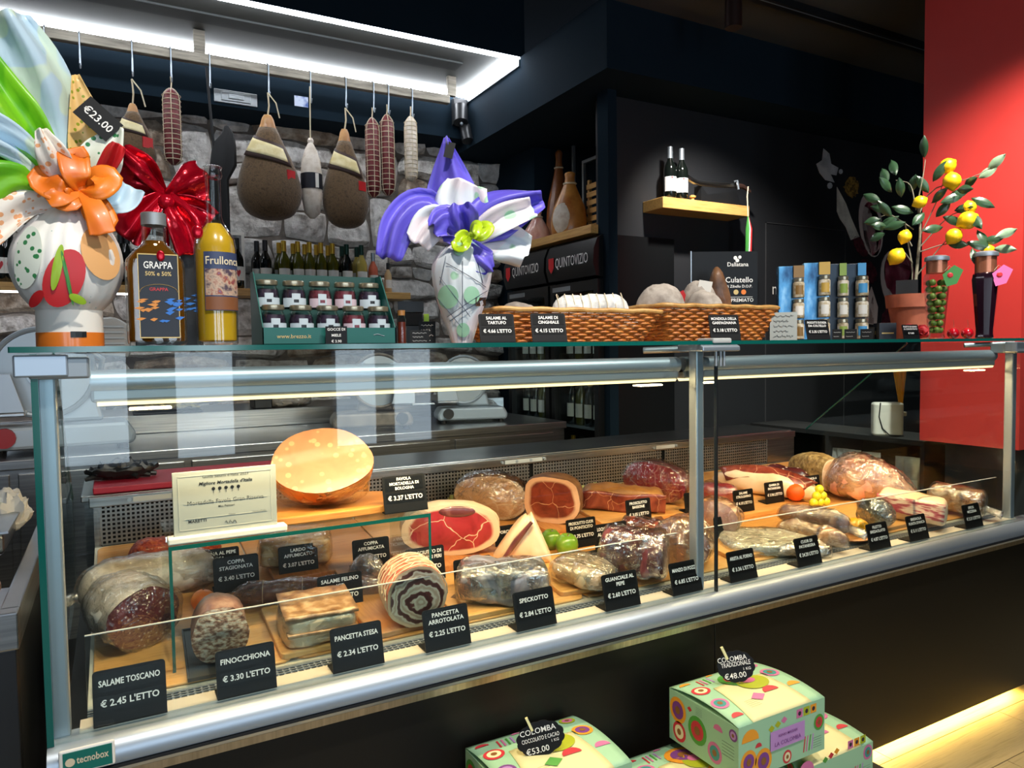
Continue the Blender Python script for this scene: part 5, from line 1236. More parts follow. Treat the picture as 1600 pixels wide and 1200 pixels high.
for i, (px0, px1, pyt) in enumerate(((1217, 1254, 424), (1256, 1294, 419), (1296, 1320, 421), (1322, 1350, 421))):
    p = top((px0+px1)/2, 1.66); k = mpp(p); w_ = (px1-px0)*k; h_ = (540-pyt)*k
    o = thing('spice_box', sp_labels[i], 'spice set', p, -facing(p)*.8, group='spice boxes')
    MB().box(-w_/2, w_*.5, 0, .05, 0, h_).build('box', M['blue_foil' if i < 2 else 'navy_box'], o, bevel=.002)
    cm = pm('spice_top_'+spice_cols[i][1], spice_cols[i][0], .4)
    MB().box(w_*.08, w_*.5, -.012, -.0005, h_*.84, h_*1.0).build('top_label', cm, o)
    MB().box(w_*.02, w_*.5, -.020, -.0005, 0, .004).build('shelf_foot', M['navy_box'], o)
    for j in range(3):
        zz = .005+j*h_*.275; r_ = w_*.23 if i < 2 else w_*.34
        q = MB().lathe([(r_*.9, 0), (r_, .002), (r_, h_*.19), (r_*.8, h_*.21)], 18, (w_*.26, -r_-.0012, zz)).build('spice_jar', M['spice'], o, smooth=True)
        MB().lathe([(r_*.92, h_*.212), (r_*.92, h_*.25), (r_*.85, h_*.255)], 18, (w_*.26, -r_-.0012, zz)).build('jar_lid', M['lid_gold'], q, smooth=True)
        mb = cyl_patch(r_*1.02, -.7, .7, h_*.04, h_*.16); mb.xf(Matrix.Translation((w_*.26, -r_-.0012, zz))); mb.build('jar_label', cm if j != 1 else M['white_paint'], q, smooth=True)
for px, Y, ln, pr, lbn, sc_ in ((1280, 1.475, ['PROSCIUTTO DUCHESSA', 'DA COLTELLO'], "€ 3.35 L'ETTO", 'Prosciutto Duchessa', .74), (1425, 1.475, ['FILETTO DI SUINO', 'AL CONCENTRATO'], '€ 9.80', 'Filetto di Suino', .58)):
    q = top(px, Y); price_tag(q, ln, pr, 'black price tag reading %s on the glass top' % lbn, sc_*1.0, -facing(q)*.3, group='black price tags on the counter')
for i, (px, wp, ln, lbn) in enumerate(((1308, 14, ['OLIO'], 'leftmost'), (1329, 18, ['ACETO', '€ 7.50'], 'second'), (1354, 18, ['MOSTO', '€ 8.00'], 'third'))):
    card(px, 1.52, wp, 17, [], 'small black card before the spice boxes, %s of the row' % lbn, lean=10, scrib=2)
p = top(1387, 1.56); k = mpp(p); o = thing('black_package', 'small black package with printed front before the terracotta pot', 'package', p, -facing(p)*.6)
MB().box(-13*k, 13*k, 0, .05, 0, 26*k).build('box', M['label_dark'], o, bevel=.001)
t = MB(); t.box(-9*k, 9*k, -.0008, -.0002, 9*k, 11*k).build('printed_band', M['gold_line'], o)
p = top(1370, 1.60); o2 = thing('black_package', 'narrow dark packet beside the small printed package', 'package', p); MB().box(-6*k, 6*k, 0, .03, 0, 20*k).build('box', M['black'], o2, bevel=.001); MB().box(-5*k, 5*k, -.0006, 0, 8*k, 14*k).build('packet_label', M['gold_line'], o2)
p = top(1432, 1.56); k = mpp(p); o = thing('red_crepe_flower', 'crumpled red crepe paper flower on the glass top', 'decoration', p, -facing(p))
rn = random.Random(5)
M['crepe'] = pm('red_crepe', [(.3, '#8a0a14'), (.6, '#c4121e')], .6, scale=20)
for q in range(9):
    a = q*PI*2/9; petal(o, 'crepe_petal', [Vector((0, 0, .004)), Vector((.02*math.cos(a), .01*math.sin(a)-.004, .020+.008*(q % 3))), Vector((.038*math.cos(a), .014*math.sin(a)-.006, .022+.016*(q % 2)))], [.006, .016, .014], M['crepe'], .004, 1.4, q, n=10, m=8)
# --- lemon tree
M['terracotta'] = pm('terracotta', [(.3, '#8e4a34'), (.6, '#b0644a')], .7, scale=10); M['bark'] = pm('grey_bark', [(.3, '#5a5648'), (.6, '#7d7a66')], .8, scale=40); M['leaf'] = pm('lemon_leaf', [(.3, '#1f3a24'), (.6, '#37563a'), (.8, '#4d6a48')], .35, scale=18, coat=.3); M['leafpale'] = pm('lemon_leaf_pale', [(.3, '#6a8a6a'), (.6, '#93ab8c')], .45, scale=18)
p = top(1424, 1.76); L = Loc(p, 1424, 540); k = L.k
lt_ = thing('lemon_tree', 'small artificial lemon tree in a terracotta pot', 'plant', p, -facing(p))
MB().lathe([(24*k, 0), (33*k, 50*k), (36*k, 50*k), (38*k, 70*k), (35*k, 70*k), (33*k, 62*k)], 36).build('pot', M['terracotta'], lt_, smooth=True)
MB().box(-22*k, 8*k, -20*k, 20*k, 60*k, 92*k).build('soil_block', M['black'], lt_)
trunk = spline([L(1427, 470), L(1431, 420, .01), L(1434, 370, .0), L(1430, 325, .01)], 14); MB().tube(trunk, [.0058]*8+[.0045]*7, 8).build('trunk', M['bark'], lt_, smooth=True)
tr2 = spline([L(1423, 470, .01), L(1424, 430, .02), L(1418, 390, .02), L(1413, 355, .01)], 10); MB().tube(tr2, .0032, 7).build('trunk', M['bark'], lt_, smooth=True)
lem = [(1469, 278, 12, .0), (1475, 303, 13, -.02), (1433, 330, 10, -.03), (1413, 381, 10.5, -.03), (1402, 411, 13, -.04), (1498, 344, 10, -.01), (1495, 364, 14, -.03), (1478, 386, 12, -.03), (1522, 408, 9, .02)]
br = [[(1431, 400), (1470, 355), (1495, 345)], [(1433, 380), (1455, 330), (1468, 285)], [(1434, 405), (1470, 395), (1520, 400)], [(1431, 350), (1450, 310), (1500, 300), (1528, 285)], [(1428, 340), (1420, 300), (1400, 290)], [(1425, 370), (1395, 345), (1380, 345)], [(1430, 440), (1460, 400), (1478, 380)], [(1424, 420), (1410, 400), (1402, 395)], [(1430, 330), (1437, 290), (1440, 262)], [(1423, 395), (1412, 370), (1413, 372)]]
for b_ in br: MB().tube(spline([L(x, y, rn.uniform(-.02, .03)) for x, y in b_], 8), [.0028, .0026, .0024, .0022, .002, .0018, .0016, .0014, .0012], 6).build('branch', M['bark'], lt_, smooth=True)
def lemon_mesh(r_): 
    pr = [(0.05, -1.22), (.16, -1.12), (.34, -.98), (.72, -.66), (.96, -.25), (1, .1), (.9, .5), (.6, .85), (.28, 1.04), (.14, 1.15), (.04, 1.18)]
    return MB().lathe([(a*r_, b2*r_) for a, b2 in pr], 18)
for (x, y, r_, dy) in lem:
    mb = lemon_mesh(r_*k*.96); mb.xf(Matrix.Translation(L(x, y, dy)) @ Matrix.Rotation(rn.uniform(-.6, 1.2), 4, 'Y')); mb.build('lemon', M['lemon'], lt_, smooth=True, ang=0)
lf = MB().grid(lambda u, v: (.034*math.sin(PI*min(u*1.02, 1))**.8*(v-.5)*1.0, .005*abs(v-.5)*2-.008*math.sin(u*PI)*0.6, .085*u), 8, 4)
lfm, lfp = lf.mesh('leaf', M['leaf'], True, 0), lf.mesh('leaf', M['leafpale'], True, 0)
spots = [(1388, 290, 20), (1400, 285, 20), (1380, 325, 60), (1392, 335, 70), (1380, 348, 100), (1405, 345, 120), (1385, 372, 110), (1395, 350, 30), (1420, 310, -20), (1438, 262, -5), (1448, 330, -60), (1460, 335, -70), (1440, 345, 140), (1470, 325, -80), (1490, 310, -70), (1510, 298, -60), (1520, 290, -50), (1480, 318, -100), (1465, 352, -110), (1478, 345, -90), (1500, 355, -150), (1510, 375, -160), (1470, 395, -100), (1495, 395, -110), (1515, 395, -80), (1530, 392, -70), (1465, 370, 100), (1445, 315, 30), (1425, 345, 70), (1408, 320, 10), (1415, 360, 100), (1450, 300, -30), (1500, 330, -120), (1395, 310, 45), (1530, 405, -100), (1502, 405, -175), (1390, 362, 80), (1455, 352, -40)]
for i, (x, y, an) in enumerate(spots):
    share(lfp if i in (15, 16, 25, 34) else lfm, 'leaf', lt_, L(x, y, rn.uniform(-.05, .04)), (rn.uniform(-.5, .5), math.radians(-an), rn.uniform(-.5, .5)), (1, 1, rn.uniform(.75, 1.1)))
# --- two tall preserving jars, glass cherries
M['olive'] = pm('green_olives', [(.3, '#5f7a2a'), (.6, '#8aa34a')], .35, scale=14); M['purple_liq'] = pm('dark_cherry_liquor', '#1a0a14', .08, coat=.8); M['copper'] = pm('copper_neck', '#b8765a', .28, .7)
def tall_jar(px, pyt, label, kind):
    p = top(px, 1.53); k = mpp(p); H = 540-pyt; o = thing('preserving_jar', label, 'jar', p, -facing(p)+.2)
    pr = [(11, 0), (13, 2), (12, 7), (12, 14), (18.5, 92), (17, 100), (14, 103), (14, H-12)]
    MB().lathe([(a*k, b2*k) for a, b2 in pr], 8 if kind == 'o' else 10).build('jar_glass', M['jarglass'] if kind == 'o' else M['purple_liq'], o, smooth=True, ang=.5)
    MB().lathe([(14.6*k, 102*k), (14.6*k, (H-8)*k)], 24).build('neck_band', M['copper'], o, smooth=True)
    MB().lathe([(17*k, (H-8)*k), (17.5*k, (H-6)*k), (17*k, (H-2)*k), (12*k, H*k)], 24).build('lid', M['alu'], o, smooth=True)
    if kind == 'o':
        rn2 = random.Random(2); n_ = 0
        for lv in range(8):
            zz = 14+lv*10.5; rr_ = 12+6.5*(zz-14)/78
            for q in range(4):
                a = q*PI/2+lv*.8; d_ = rr_-6.6
                MB().sphere((d_*k*math.cos(a), d_*k*math.sin(a), zz*k), 5.2*k, 10, 7).build('olive', M['olive'], o, smooth=True, ang=0)
    tg_ = MB().prism([(-11*k, 0), (0, -16*k), (12*k, -8*k), (14*k, 14*k), (0, 18*k)], -.0006, .0006, 'y'); tg_.xf(Matrix.Translation((15*k, -16*k, 95*k)) @ Matrix.Rotation(.3, 4, 'Y'))
    g_ = tg_.build('hang_tag', M['green_print'] if kind == 'o' else pm('pink_tag', '#d46aa8', .5), o)
    MB().sphere((15*k, -16.6*k, 97*k), 4*k, 10, 7, (1, .15, 1)).build('tag_mark', M['red_print'], g_, smooth=True); MB().tube([(8*k, -15*k, 104*k), (14*k, -16*k, 112*k), (19*k, -15*k, 106*k)], .0008, 4).build('tag_string', M['rope'], g_)
tall_jar(1462, 411, 'tall glass jar of green olives with copper neck', 'o')
tall_jar(1538, 405, 'tall glass jar of dark cherries with pink hang tag', 'c')
for px, lbn in ((1489, 'left'), (1511, 'right')):
    p = top(px, 1.50); k = mpp(p); o = thing('glass_cherry', 'shiny red glass cherry, %s one of the pair between the tall jars' % lbn, 'ornament', p, group='glass cherries')
    MB().sphere((0, 0, 8.5*k), 8.5*k, 18, 12).build('ball', pm('red_glass_'+lbn, '#b00c1c', .08, coat=1), o, smooth=True, ang=0); MB().tube([(0, 0, 16*k), (2*k, 0, 22*k), (0, 0, 30*k)], .0007, 4).build('stem', M['rind_dark'], o)
# ================================================================== BEHIND THE COUNTER
YR = 4.49
M['rail'] = pm('worn_steel_rail', [(.3, '#6f6a60'), (.5, '#8d8678'), (.7, '#a59e90')], .5, .4, scale=6, sc=(1, 8, 8))
rail = thing('hanging_rail', 'long metal rail with hooks under the dropped ceiling', 'rail', (0, YR, 3.115))
MB().box(-2.2, 2.02, -.022, .022, -.185, -.13).build('bar', M['rail'], rail, bevel=.004)
for px in (313, 705):
    x = at(px, 120, Y=YR).x; MB().box(x-.03, x+.03, -.015, .015, -.13, -.001).build('bracket', M['rail'], rail, bevel=.003)
def hook(px):
    x = at(px, 110, Y=YR).x
    MB().tube([(x, .03, -.15), (x, .0, -.118), (x, -.03, -.14), (x, -.028, -.24), (x, -.02, -.30), (x, -.035, -.32), (x, -.05, -.30)], .004, 6).build('hook', M['alu'], rail, smooth=True)
    return x
M['net_salami'] = pm('dark_red_salami', [(.3, '#4a1618'), (.5, '#6e2426'), (.7, '#7e3434')], .5, scale=30, bump=.3)
M['felt'] = pm('brown_felt', [(.3, '#4a3824'), (.5, '#6b5438'), (.7, '#54422c')], .95, scale=50, bump=.7, bscale=120, bdist=.004, sheen=.3)
M['leather'] = pm('brown_leather', '#3a2620', .6); M['sash'] = pm('cream_sash', [(.4, '#d9c78a'), (.6, '#efe3b4')], .6, scale=12)
for px in (36, 72, 126): hook(px)
def hang_root(px, pyt, name, label):
    q = at(px, pyt, Y=YR-.03); return thing(name, label, 'cured meat', q), mpp(q)
def hung_salami(px, y0, y1, wpx, mat, label, net=True):
    hook(px); t, k = hang_root(px, y0, 'hanging_salami', label); ln = (y1-y0)*k; r = wpx/2*k
    pr = [(r*.15, 0), (r*.5, -.03*ln), (r*.85, -.08*ln), (r, -.16*ln), (r*1.02, -.5*ln), (r, -.88*ln), (r*.8, -.96*ln), (r*.3, -ln)]
    rings = [[(a*math.cos(2*PI*i/20)*(1+.06*noise.noise((z*30, i, px))), a*math.sin(2*PI*i/20), z) for i in range(20)] for a, z in pr]
    MB().loft(rings[::-1]).build('casing', mat, t, smooth=True, ang=0)
    if net:
        mb = MB()
        for j in range(14):
            z = -ln*(.1+.84*j/13); mb.tube([(r*1.05*math.cos(a*PI/8), r*1.05*math.sin(a*PI/8), z) for a in range(17)], .0022, 4, False)
        mb.build('net_rings', M['rope'], t)['kind'] = 'stuff'
        mb = MB()
        for j in range(6):
            a = j*PI/3+.4; mb.tube([((b+.001)*1.04*math.cos(a), (b+.001)*1.04*math.sin(a), z) for b, z in pr], .0022, 4, False)
        mb.build('net_strings', M['rope'], t)['kind'] = 'stuff'
    MB().tube([(0, 0, -.005), (.004, 0, .03), (0, -.01, .06)], .004, 6).build('string', M['rope'], t)
hung_salami(267, 138, 256, 26, M['net_salami'], 'dark red netted salami hanging above the red bow')
hung_salami(581, 184, 307, 21, M['net_salami'], 'dark red netted salami, left of the hanging pair beside the pale one')
hung_salami(604, 179, 304, 21, M['net_salami'], 'dark red netted salami, right of the hanging pair beside the pale one')
hung_salami(641, 182, 282, 19, M['mould'], 'pale floury salami hanging at the end of the rail')
def hung_ham(px, y0, y1, wpx, label, sash=True, tilt=0.0):
    x = hook(px); t, k = hang_root(px, y0, 'hanging_ham', label); ln = (y1-y0)*k; r = wpx/2*k; rings = []
    pr = [(.12, 0), (.20, .04), (.28, .12), (.56, .30), (.82, .46), (1.0, .66), (.98, .80), (.75, .93), (.4, .985), (.08, 1.0)]
    pr = [tuple(v)[:2] for v in spline([Vector((a, b, 0)) for a, b in pr], 22)]
    def pt(a, f, s=1.0): return (r*a*s*math.cos(f)+tilt*r*0, r*a*.62*s*math.sin(f))
    for a, z in pr: rings.append([(*pt(a, 2*PI*i/28, 1+.07*noise.noise((math.cos(i*PI/14)*1.5, math.sin(i*PI/14)*1.5, z*3+px))), -ln*z+.0) for i in range(28)])
    lo = [rg for rg, (a, z) in zip(rings, pr) if z >= .10]; hi = [rg for rg, (a, z) in zip(rings, pr) if z <= .20]
    MB().loft(lo[::-1]).build('felt_cover', M['felt'], t, smooth=True, ang=0); MB().loft([[(x_*.97, y_*.97, z_) for x_, y_, z_ in rg] for rg in hi][::-1]).build('shank', M['rind'], t, smooth=True, ang=0)
    def band(f0, f1, z0, z1, s, n_=12): 
        def ra(z): 
            for (a1, b1), (a2, b2) in zip(pr, pr[1:]):
                if b1 <= z <= b2: return a1+(a2-a1)*(z-b1)/max(1e-6, b2-b1)
            return pr[-1][0]
        def fn(u, v):
            f = f0+(f1-f0)*u; z = z0+(z1-z0)*v+.10*(u-.5)*(u-.5)*0+.10*u; q = pt(ra(z)+.02, f, s); return (q[0], q[1], -ln*z)
        return MB().grid(fn, n_, 4)
    if sash:
        band(PI*1.0, PI*1.75, .20, .40, 1.03).build('leather_collar', M['leather'], t, smooth=True, solid=.002); s2 = band(PI*1.05, PI*1.70, .23, .36, 1.06).build('paper_sash', M['sash'], t, smooth=True, solid=.001)
    q = pt(.9, PI*1.72, 1.05); mb = MB().box(-.028, .028, -.003, .003, -.028, .028); mb.xf(Matrix.Translation((q[0], q[1], -ln*.58)) @ Matrix.Rotation(.5, 4, 'Z')); mb.build('red_seal', M['red_print'], t)
    MB().tube([(0, 0, -.01), (.006, -.02, .05), (0, -.03, .12)], .005, 6).build('rope', M['rope'], t); MB().tube([(0, -.03, .12), (.04, -.05, .06), (.06, -.04, -.02)], .004, 6).build('rope_end', M['rope'], t)
hung_ham(418, 180, 343, 96, 'large ham in a brown felt cover, left of the two hanging')
hung_ham(538, 202, 356, 72, 'ham in a brown felt cover, right of the two hanging')
hung_ham(207, 162, 268, 62, 'small ham with a cream sash hanging beside the egg paper')
# small pear-shaped culatello with a printed wrap
hook(483); t, k = hang_root(485, 216, 'hanging_culatello', 'pear-shaped pale culatello hanging between the two felt hams')
MB().lathe([(a*k, -z*k) for a, z in ((3, 0), (5, 4), (4, 8), (9, 18), (14, 34), (16, 52), (16, 90), (12, 116), (4, 124))][::-1], 22).build('casing', M['mould'], t, smooth=True)
MB().lathe([(16.6*k, -80*k), (16.6*k, -56*k)], 22, cap0=False, cap1=False).build('printed_wrap', M['label_dark'], t, smooth=True); MB().box(2*k, 7*k, -17.4*k, -16.7*k, -79*k, -57*k).build('wrap_stripe', M['white_paint'], t)
MB().tube([(0, 0, 0), (.0, -.01, .16), (0, -.02, .30)], .004, 6).build('rope', M['rope'], t)
mb = MB().box(-.045, .035, 0, .002, -.03, .03); mb.xf(Matrix.Translation((-13*k, -.03, 52*k))); mb.build('blue_card', pm('blue_tag_print', [(.4, '#3a5fb0'), (.6, '#c9d4ea')], .4, scale=16), t)
# black cloth bag on a strap
x = hook(327); q = at(345, 196, Y=YR-.04); k = mpp(q)
cb = thing('black_cloth_bag', 'black cloth bag hanging by its strap behind the yellow bottle', 'bag', q)
mb = MB(); rg = []
for (cx_, z, w_, d_) in ((8, 0, 3, 3), (10, -12, 9, 6), (4, -30, 18, 8), (2, -60, 20, 9), (-6, -84, 15, 8), (-4, -150, 14, 7), (-2, -200, 11, 6)):
    rg.append([((cx_+w_*math.cos(2*PI*i/18)*(1+.15*noise.noise((i*.8, z*.05, 2))))*k, d_*k*math.sin(2*PI*i/18)*(1+.2*math.sin(i*2)), z*k) for i in range(18)])
MB().loft(rg[::-1]).build('cloth', M['black_matt'], cb, smooth=True)
MB().tube([(-18*k, 0, 86*k), (-16*k, -.01, 40*k), (-12*k, -.01, -30*k), (-8*k, 0, -60*k)], .008, 6).build('strap', M['black_matt'], cb)
# vent grille on the navy downstand
p0, p1 = at(334, 138, Y=4.725), at(402, 168, Y=4.725)
vt = thing('air_vent', 'grey rectangular air vent on the navy downstand', 'vent', ((p0.x+p1.x)/2, 4.73, (p0.z+p1.z)/2)); w_, h_ = (p1.x-p0.x)/2, (p0.z-p1.z)/2
for i, s in enumerate((1, .68, .36)): MB().box(-w_*s, w_*s, -.012-.008*i, -.006*i, -h_*s, h_*s).build('louvre', M['alu_dull'], vt, bevel=.003)
# black corner lamp
q = at(728, 185, Y=4.60); cl = thing('wall_spotlight', 'black twin spotlight under the ceiling corner', 'light', (q.x, 4.70, q.z)); k = .0045
MB().box(-.05, .05, -.02, .03, -.02, .16).build('mount', M['black'], cl, bevel=.004); MB().cyl((-.02, -.06, -.02), (.0, -.02, .10), .05, 16).build('lamp_head', M['black'], cl, smooth=True); MB().cyl((.03, -.06, -.14), (.03, -.02, -.03), .04, 16).build('lamp_head', M['black'], cl, smooth=True); MB().sphere((-.02, -.07, -.03), .012).build('lens', M['alu'], cl, smooth=True)

# ---- wall shelf with bottles
SZ = 1.70
ws = thing('wall_shelf', 'long oak shelf with lights below on the stone wall', 'shelf', (0, 0, 0))
MB().box(-1.6, 1.82, 4.74, 4.97, SZ-.045, SZ).build('board', M['wood'], ws, bevel=.003)
MB().box(-1.6, .55, 4.76, 4.79, SZ-.053, SZ-.045).build('light_strip', M['led_shelf'], ws)
def bottle_mesh(h=.31, r=.038): return [(r*.85, 0), (r, .008), (r, h*.58), (r*.9, h*.64), (r*.42, h*.76), (r*.38, h*.98), (r*.36, h)]
M['wine_dark'] = pm('dark_wine_glass', '#0d1210', .08, coat=.6); M['wine_green'] = pm('green_wine_glass', '#4a4a12', .1, coat=.6); M['wine_pale'] = pm('white_wine_glass', '#b7a452', .1, coat=.6); M['wine_rose'] = pm('rose_wine_glass', '#d9735a', .12, coat=.6); M['wine_cream'] = pm('cream_bottle', '#d9b888', .35)
M['gold_foil'] = pm('gold_foil', '#c9a23a', .3, .7); M['green_foil'] = pm('green_foil', '#12382c', .35, .4)
pr_ = bottle_mesh(); BM, CM, LM = {}, {}, {}
def bottle(pos, glass, foil, label, lab='white_paint', sc=1.0, group='wine bottles on the wall shelf', mark=None, rz=0.0):
    if glass not in BM: BM[glass] = MB().lathe(pr_, 18).mesh('glass', M[glass], True)
    if foil not in CM: CM[foil] = MB().lathe([(.0168, .245), (.0162, .312), (.012, .314)], 16).mesh('foil', M[foil], True)
    if lab and lab not in LM: LM[lab] = cyl_patch(.0386, -1.1, 1.1, .05, .135).mesh('label', M[lab], True)
    o = thing('wine_bottle', label, 'bottle', pos, rz, group=group, scale=sc)
    share(BM[glass], 'glass', o); share(CM[foil], 'foil', o)
    if lab:
        l_ = share(LM[lab], 'label', o)
        if mark: share(mark, 'label_mark', l_)
    return o
heart = MB().add([(.0395*math.sin(a), -.0395*math.cos(a), z) for a, z in [((.35*math.sin(t)**3), .095+.028*(13*math.cos(t)-5*math.cos(2*t)-2*math.cos(3*t)-math.cos(4*t))/17) for t in [2*PI*i/24 for i in range(24)]]], [tuple(range(24))]).mesh('label_mark', M['red_print'])
def shelf_pt(px, Y): d = ray(px, 420); return Vector((d.x*Y/d.y, Y, SZ+.0005))
row = [(402, 4.88, 'wine_dark', 'black'), (415, 4.82, 'wine_dark', 'black'), (437, 4.90, 'wine_green', 'gold_foil'), (444, 4.80, 'wine_green', 'gold_foil'), (459, 4.90, 'wine_green', 'gold_foil'), (466, 4.80, 'wine_green', 'gold_foil'), (477, 4.90, 'wine_green', 'gold_foil'), (484, 4.80, 'wine_green', 'gold_foil'), (495, 4.90, 'wine_green', 'gold_foil'), (502, 4.80, 'wine_green', 'gold_foil'), (513, 4.90, 'wine_green', 'gold_foil'), (520, 4.80, 'wine_green', 'gold_foil'), (535, 4.90, 'wine_dark', 'green_foil'), (542, 4.80, 'wine_dark', 'green_foil'), (558, 4.90, 'wine_pale', 'green_foil'), (565, 4.80, 'wine_pale', 'green_foil')]
od = ['first', 'second', 'third', 'fourth', 'fifth', 'sixth', 'seventh', 'eighth', 'ninth', 'tenth', 'eleventh', 'twelfth', 'thirteenth', 'fourteenth', 'fifteenth', 'sixteenth']
fn_ = {'black': 'black', 'gold_foil': 'gold-capped', 'green_foil': 'green-capped'}
for i, (px, Y, g_, f_) in enumerate(row):
    bottle(shelf_pt(px, Y), g_, f_, '%s wine bottle above the teal box, %s from the left' % (fn_[f_], od[i]))
bottle(shelf_pt(583, 4.82), 'wine_rose', 'alu', 'pink rosé wine bottle near the right end of the wall shelf', sc=.86)
o = bottle(shelf_pt(606, 4.83), 'wine_cream', 'black', 'short cream bottle with black cap at the end of the wall shelf', sc=.66)
for px, lbn in ((2, 'dark bottle with a red heart, at the far left of the shelf'), (17, 'dark bottle with a red heart label, left of the big egg'), (190, 'dark bottle with a red heart, between egg and grappa bottle'), (200, 'dark bottle with a heart label half hidden by the grappa bottle')):
    bottle(shelf_pt(px, 4.82), 'wine_dark', 'black', lbn, 'label_dark' if px == 190 else 'white_paint', mark=heart, group='heart label bottles')
bottle(shelf_pt(371, 4.80), 'wine_dark', 'black', 'dark bottle right of the yellow liqueur bottle', mark=heart, group='heart label bottles')
p0, p1 = at(352, 362, Y=4.93), at(384, 448, Y=4.93)
pf = thing('picture_frame', 'white picture frame leaning on the shelf behind the yellow bottle', 'frame', (p0.x, 4.93, SZ+.0005)); w_, h_ = p1.x-p0.x, p0.z-SZ
MB().box(0, w_, 0, .012, 0, .018).box(0, w_, 0, .012, h_-.018, h_).box(0, .018, 0, .012, .018, h_-.018).box(w_-.018, w_, 0, .012, .018, h_-.018).build('frame', M['white_paint'], pf); MB().box(.018, w_-.018, .004, .010, .018, h_-.018).build('print', pm('grey_print', [(.4, '#6a6a6a'), (.6, '#a5a5a2')], .4, scale=12), pf)
# ---- back worktop and splash shelf
WZ = .88
wk = thing('back_worktop', 'long stainless steel worktop along the stone wall', 'worktop', (0, 0, 0))
MB().box(-2.5, 2.30, 3.53, 4.98, WZ-.04, WZ).build('top', M['steel'], wk, bevel=.004); MB().box(-2.5, 2.30, 3.56, 4.9, .1, WZ-.041).build('cabinet', M['steel'], wk)
for i in range(7): MB().box(-2.3+i*.65, -1.68+i*.65, 3.545, 3.559, .2, WZ-.06).build('cabinet_door', M['steel'], wk, bevel=.003)
MB().box(-2.5, 2.30, 4.30, 4.90, WZ+.0, WZ+.10).build('raised_shelf', M['steel'], wk, bevel=.004)
M['enamel'] = pm('pale_enamel', '#aebcc6', .3, .3); M['castgrey'] = pm('cast_grey', [(.3, '#6d675c'), (.6, '#8a8274')], .45, .4, scale=8); M['blade'] = pm('steel_blade', '#8f979c', .38, 1.0)
def slicer(px, Y, label, w_, bodym, flip=1, knob=None, hood=True, z=WZ+.0005):
    d = ray(px, 640); p = Vector((d.x*Y/d.y, Y, z)); t = thing('meat_slicer', label, 'slicer', p, -facing(p)*.6, scale=w_)
    s = flip
    pr = [(-.5, .04), (.5, .04), (.52, .12), (.46, .22), (-.46, .22), (-.52, .12)]
    MB().prism(pr, -.22, .25, 'y').build('base', M[bodym], t, bevel=.03)
    MB().prism([(-.18, .22), (.30, .22), (.26, .40), (.10, .50), (-.10, .50)], .02, .2, 'y').build('motor_housing', M[bodym], t, bevel=.03)
    bl = MB().cyl((-s*.1, -.06, .62), (-s*.1, -.045, .62), .32, 40).build('blade', M['blade'], t, smooth=True)
    MB().tube([(-s*.1+.34*math.cos(a*PI/20), -.05, .62+.34*math.sin(a*PI/20)) for a in range(41)], .022, 8, False).build('blade_guard', M[bodym], t, smooth=True)
    MB().cyl((-s*.1, -.09, .62), (-s*.1, -.06, .62), .12, 24).build('blade_cover', M[bodym], t, smooth=True)
    MB().box(-s*.5-.02, -s*.5+.28, -.30, .10, .30, .33).build('carriage', M['steel'], t, bevel=.008); MB().prism([(-.52, .33), (-.22, .33), (-.30, .62), (-.52, .62)] if s > 0 else [(.52, .33), (.22, .33), (.30, .62), (.52, .62)], -.30, -.28, 'y').build('gauge_plate', M['alu'], t, bevel=.005)
    MB().tube([(s*.25, -.1, .45), (s*.30, -.2, .72), (s*.10, -.22, .86)], .022, 8).build('pusher_arm', M['alu'], t, smooth=True)
    if hood:
        h2 = MB().prism([(.0, .78), (.5, .72), (.52, .98), (.40, 1.06), (.05, 1.02)], -.12, .16, 'y').build('hood', M['plastic_grey'], t, bevel=.04)
        for q in range(5): MB().box(.10, .46, -.135, -.12, .79+q*.045, .805+q*.045).build('hood_rib', M['alu_dull'], h2)
    kk = MB().cyl((-s*.36, -.27, .14), (-s*.36, -.22, .14), .075, 14).build('knob', M[knob or 'black'], t, smooth=True)
    for fx in (-.42, .42):
        for fy in (-.16, .2): MB().cyl((fx, fy, 0), (fx, fy, .045), .04, 12).build('foot', M['black'], t)
    return t
M['knob_red'] = pm('red_knob', '#9c1c22', .4)
slicer(95, 3.80, 'big steel slicer with ribbed hood and red knob behind the egg', .56, 'enamel', 1, 'knob_red')
slicer(580, 3.82, 'old cast grey slicer with round blade in the middle of the worktop', .42, 'castgrey', -1, hood=False)
slicer(735, 3.86, 'pale blue enamel slicer at the right end of the worktop', .40, 'enamel', 1, hood=False)
# a ham on the slicer, trays, bags
d = ray(560, 620); q = Vector((d.x*3.82/d.y, 3.70, WZ+.13))
def wt(px, Y, z=WZ+.0005): d = ray(px, 640); return Vector((d.x*Y/d.y, Y, z))
p = wt(262, 4.4, WZ+.1005); o = thing('olive_tray', 'shallow tray of dressed olives on the raised steel shelf', 'tray', p)
MB().box(-.17, .17, -.1, .1, 0, .012).build('tray_base', M['black'], o, bevel=.004); MB().grid(lambda u, v: ((u-.5)*.32, (v-.5)*.18, .03+.016*noise.noise((u*14, v*9, 2))+.02*math.sin(PI*u)*math.sin(PI*v)), 20, 12).build('olives', pm('dressed_olives', [(.35, '#3a3a1c'), (.5, '#7a6a3a'), (.65, '#a89a5a')], .4, scale=60, bump=.8, bscale=70), o, smooth=True)
p = wt(448, 4.42, WZ+.1005); o = thing('bread_bag', 'clear bag of white bread on the raised steel shelf', 'bag', p)
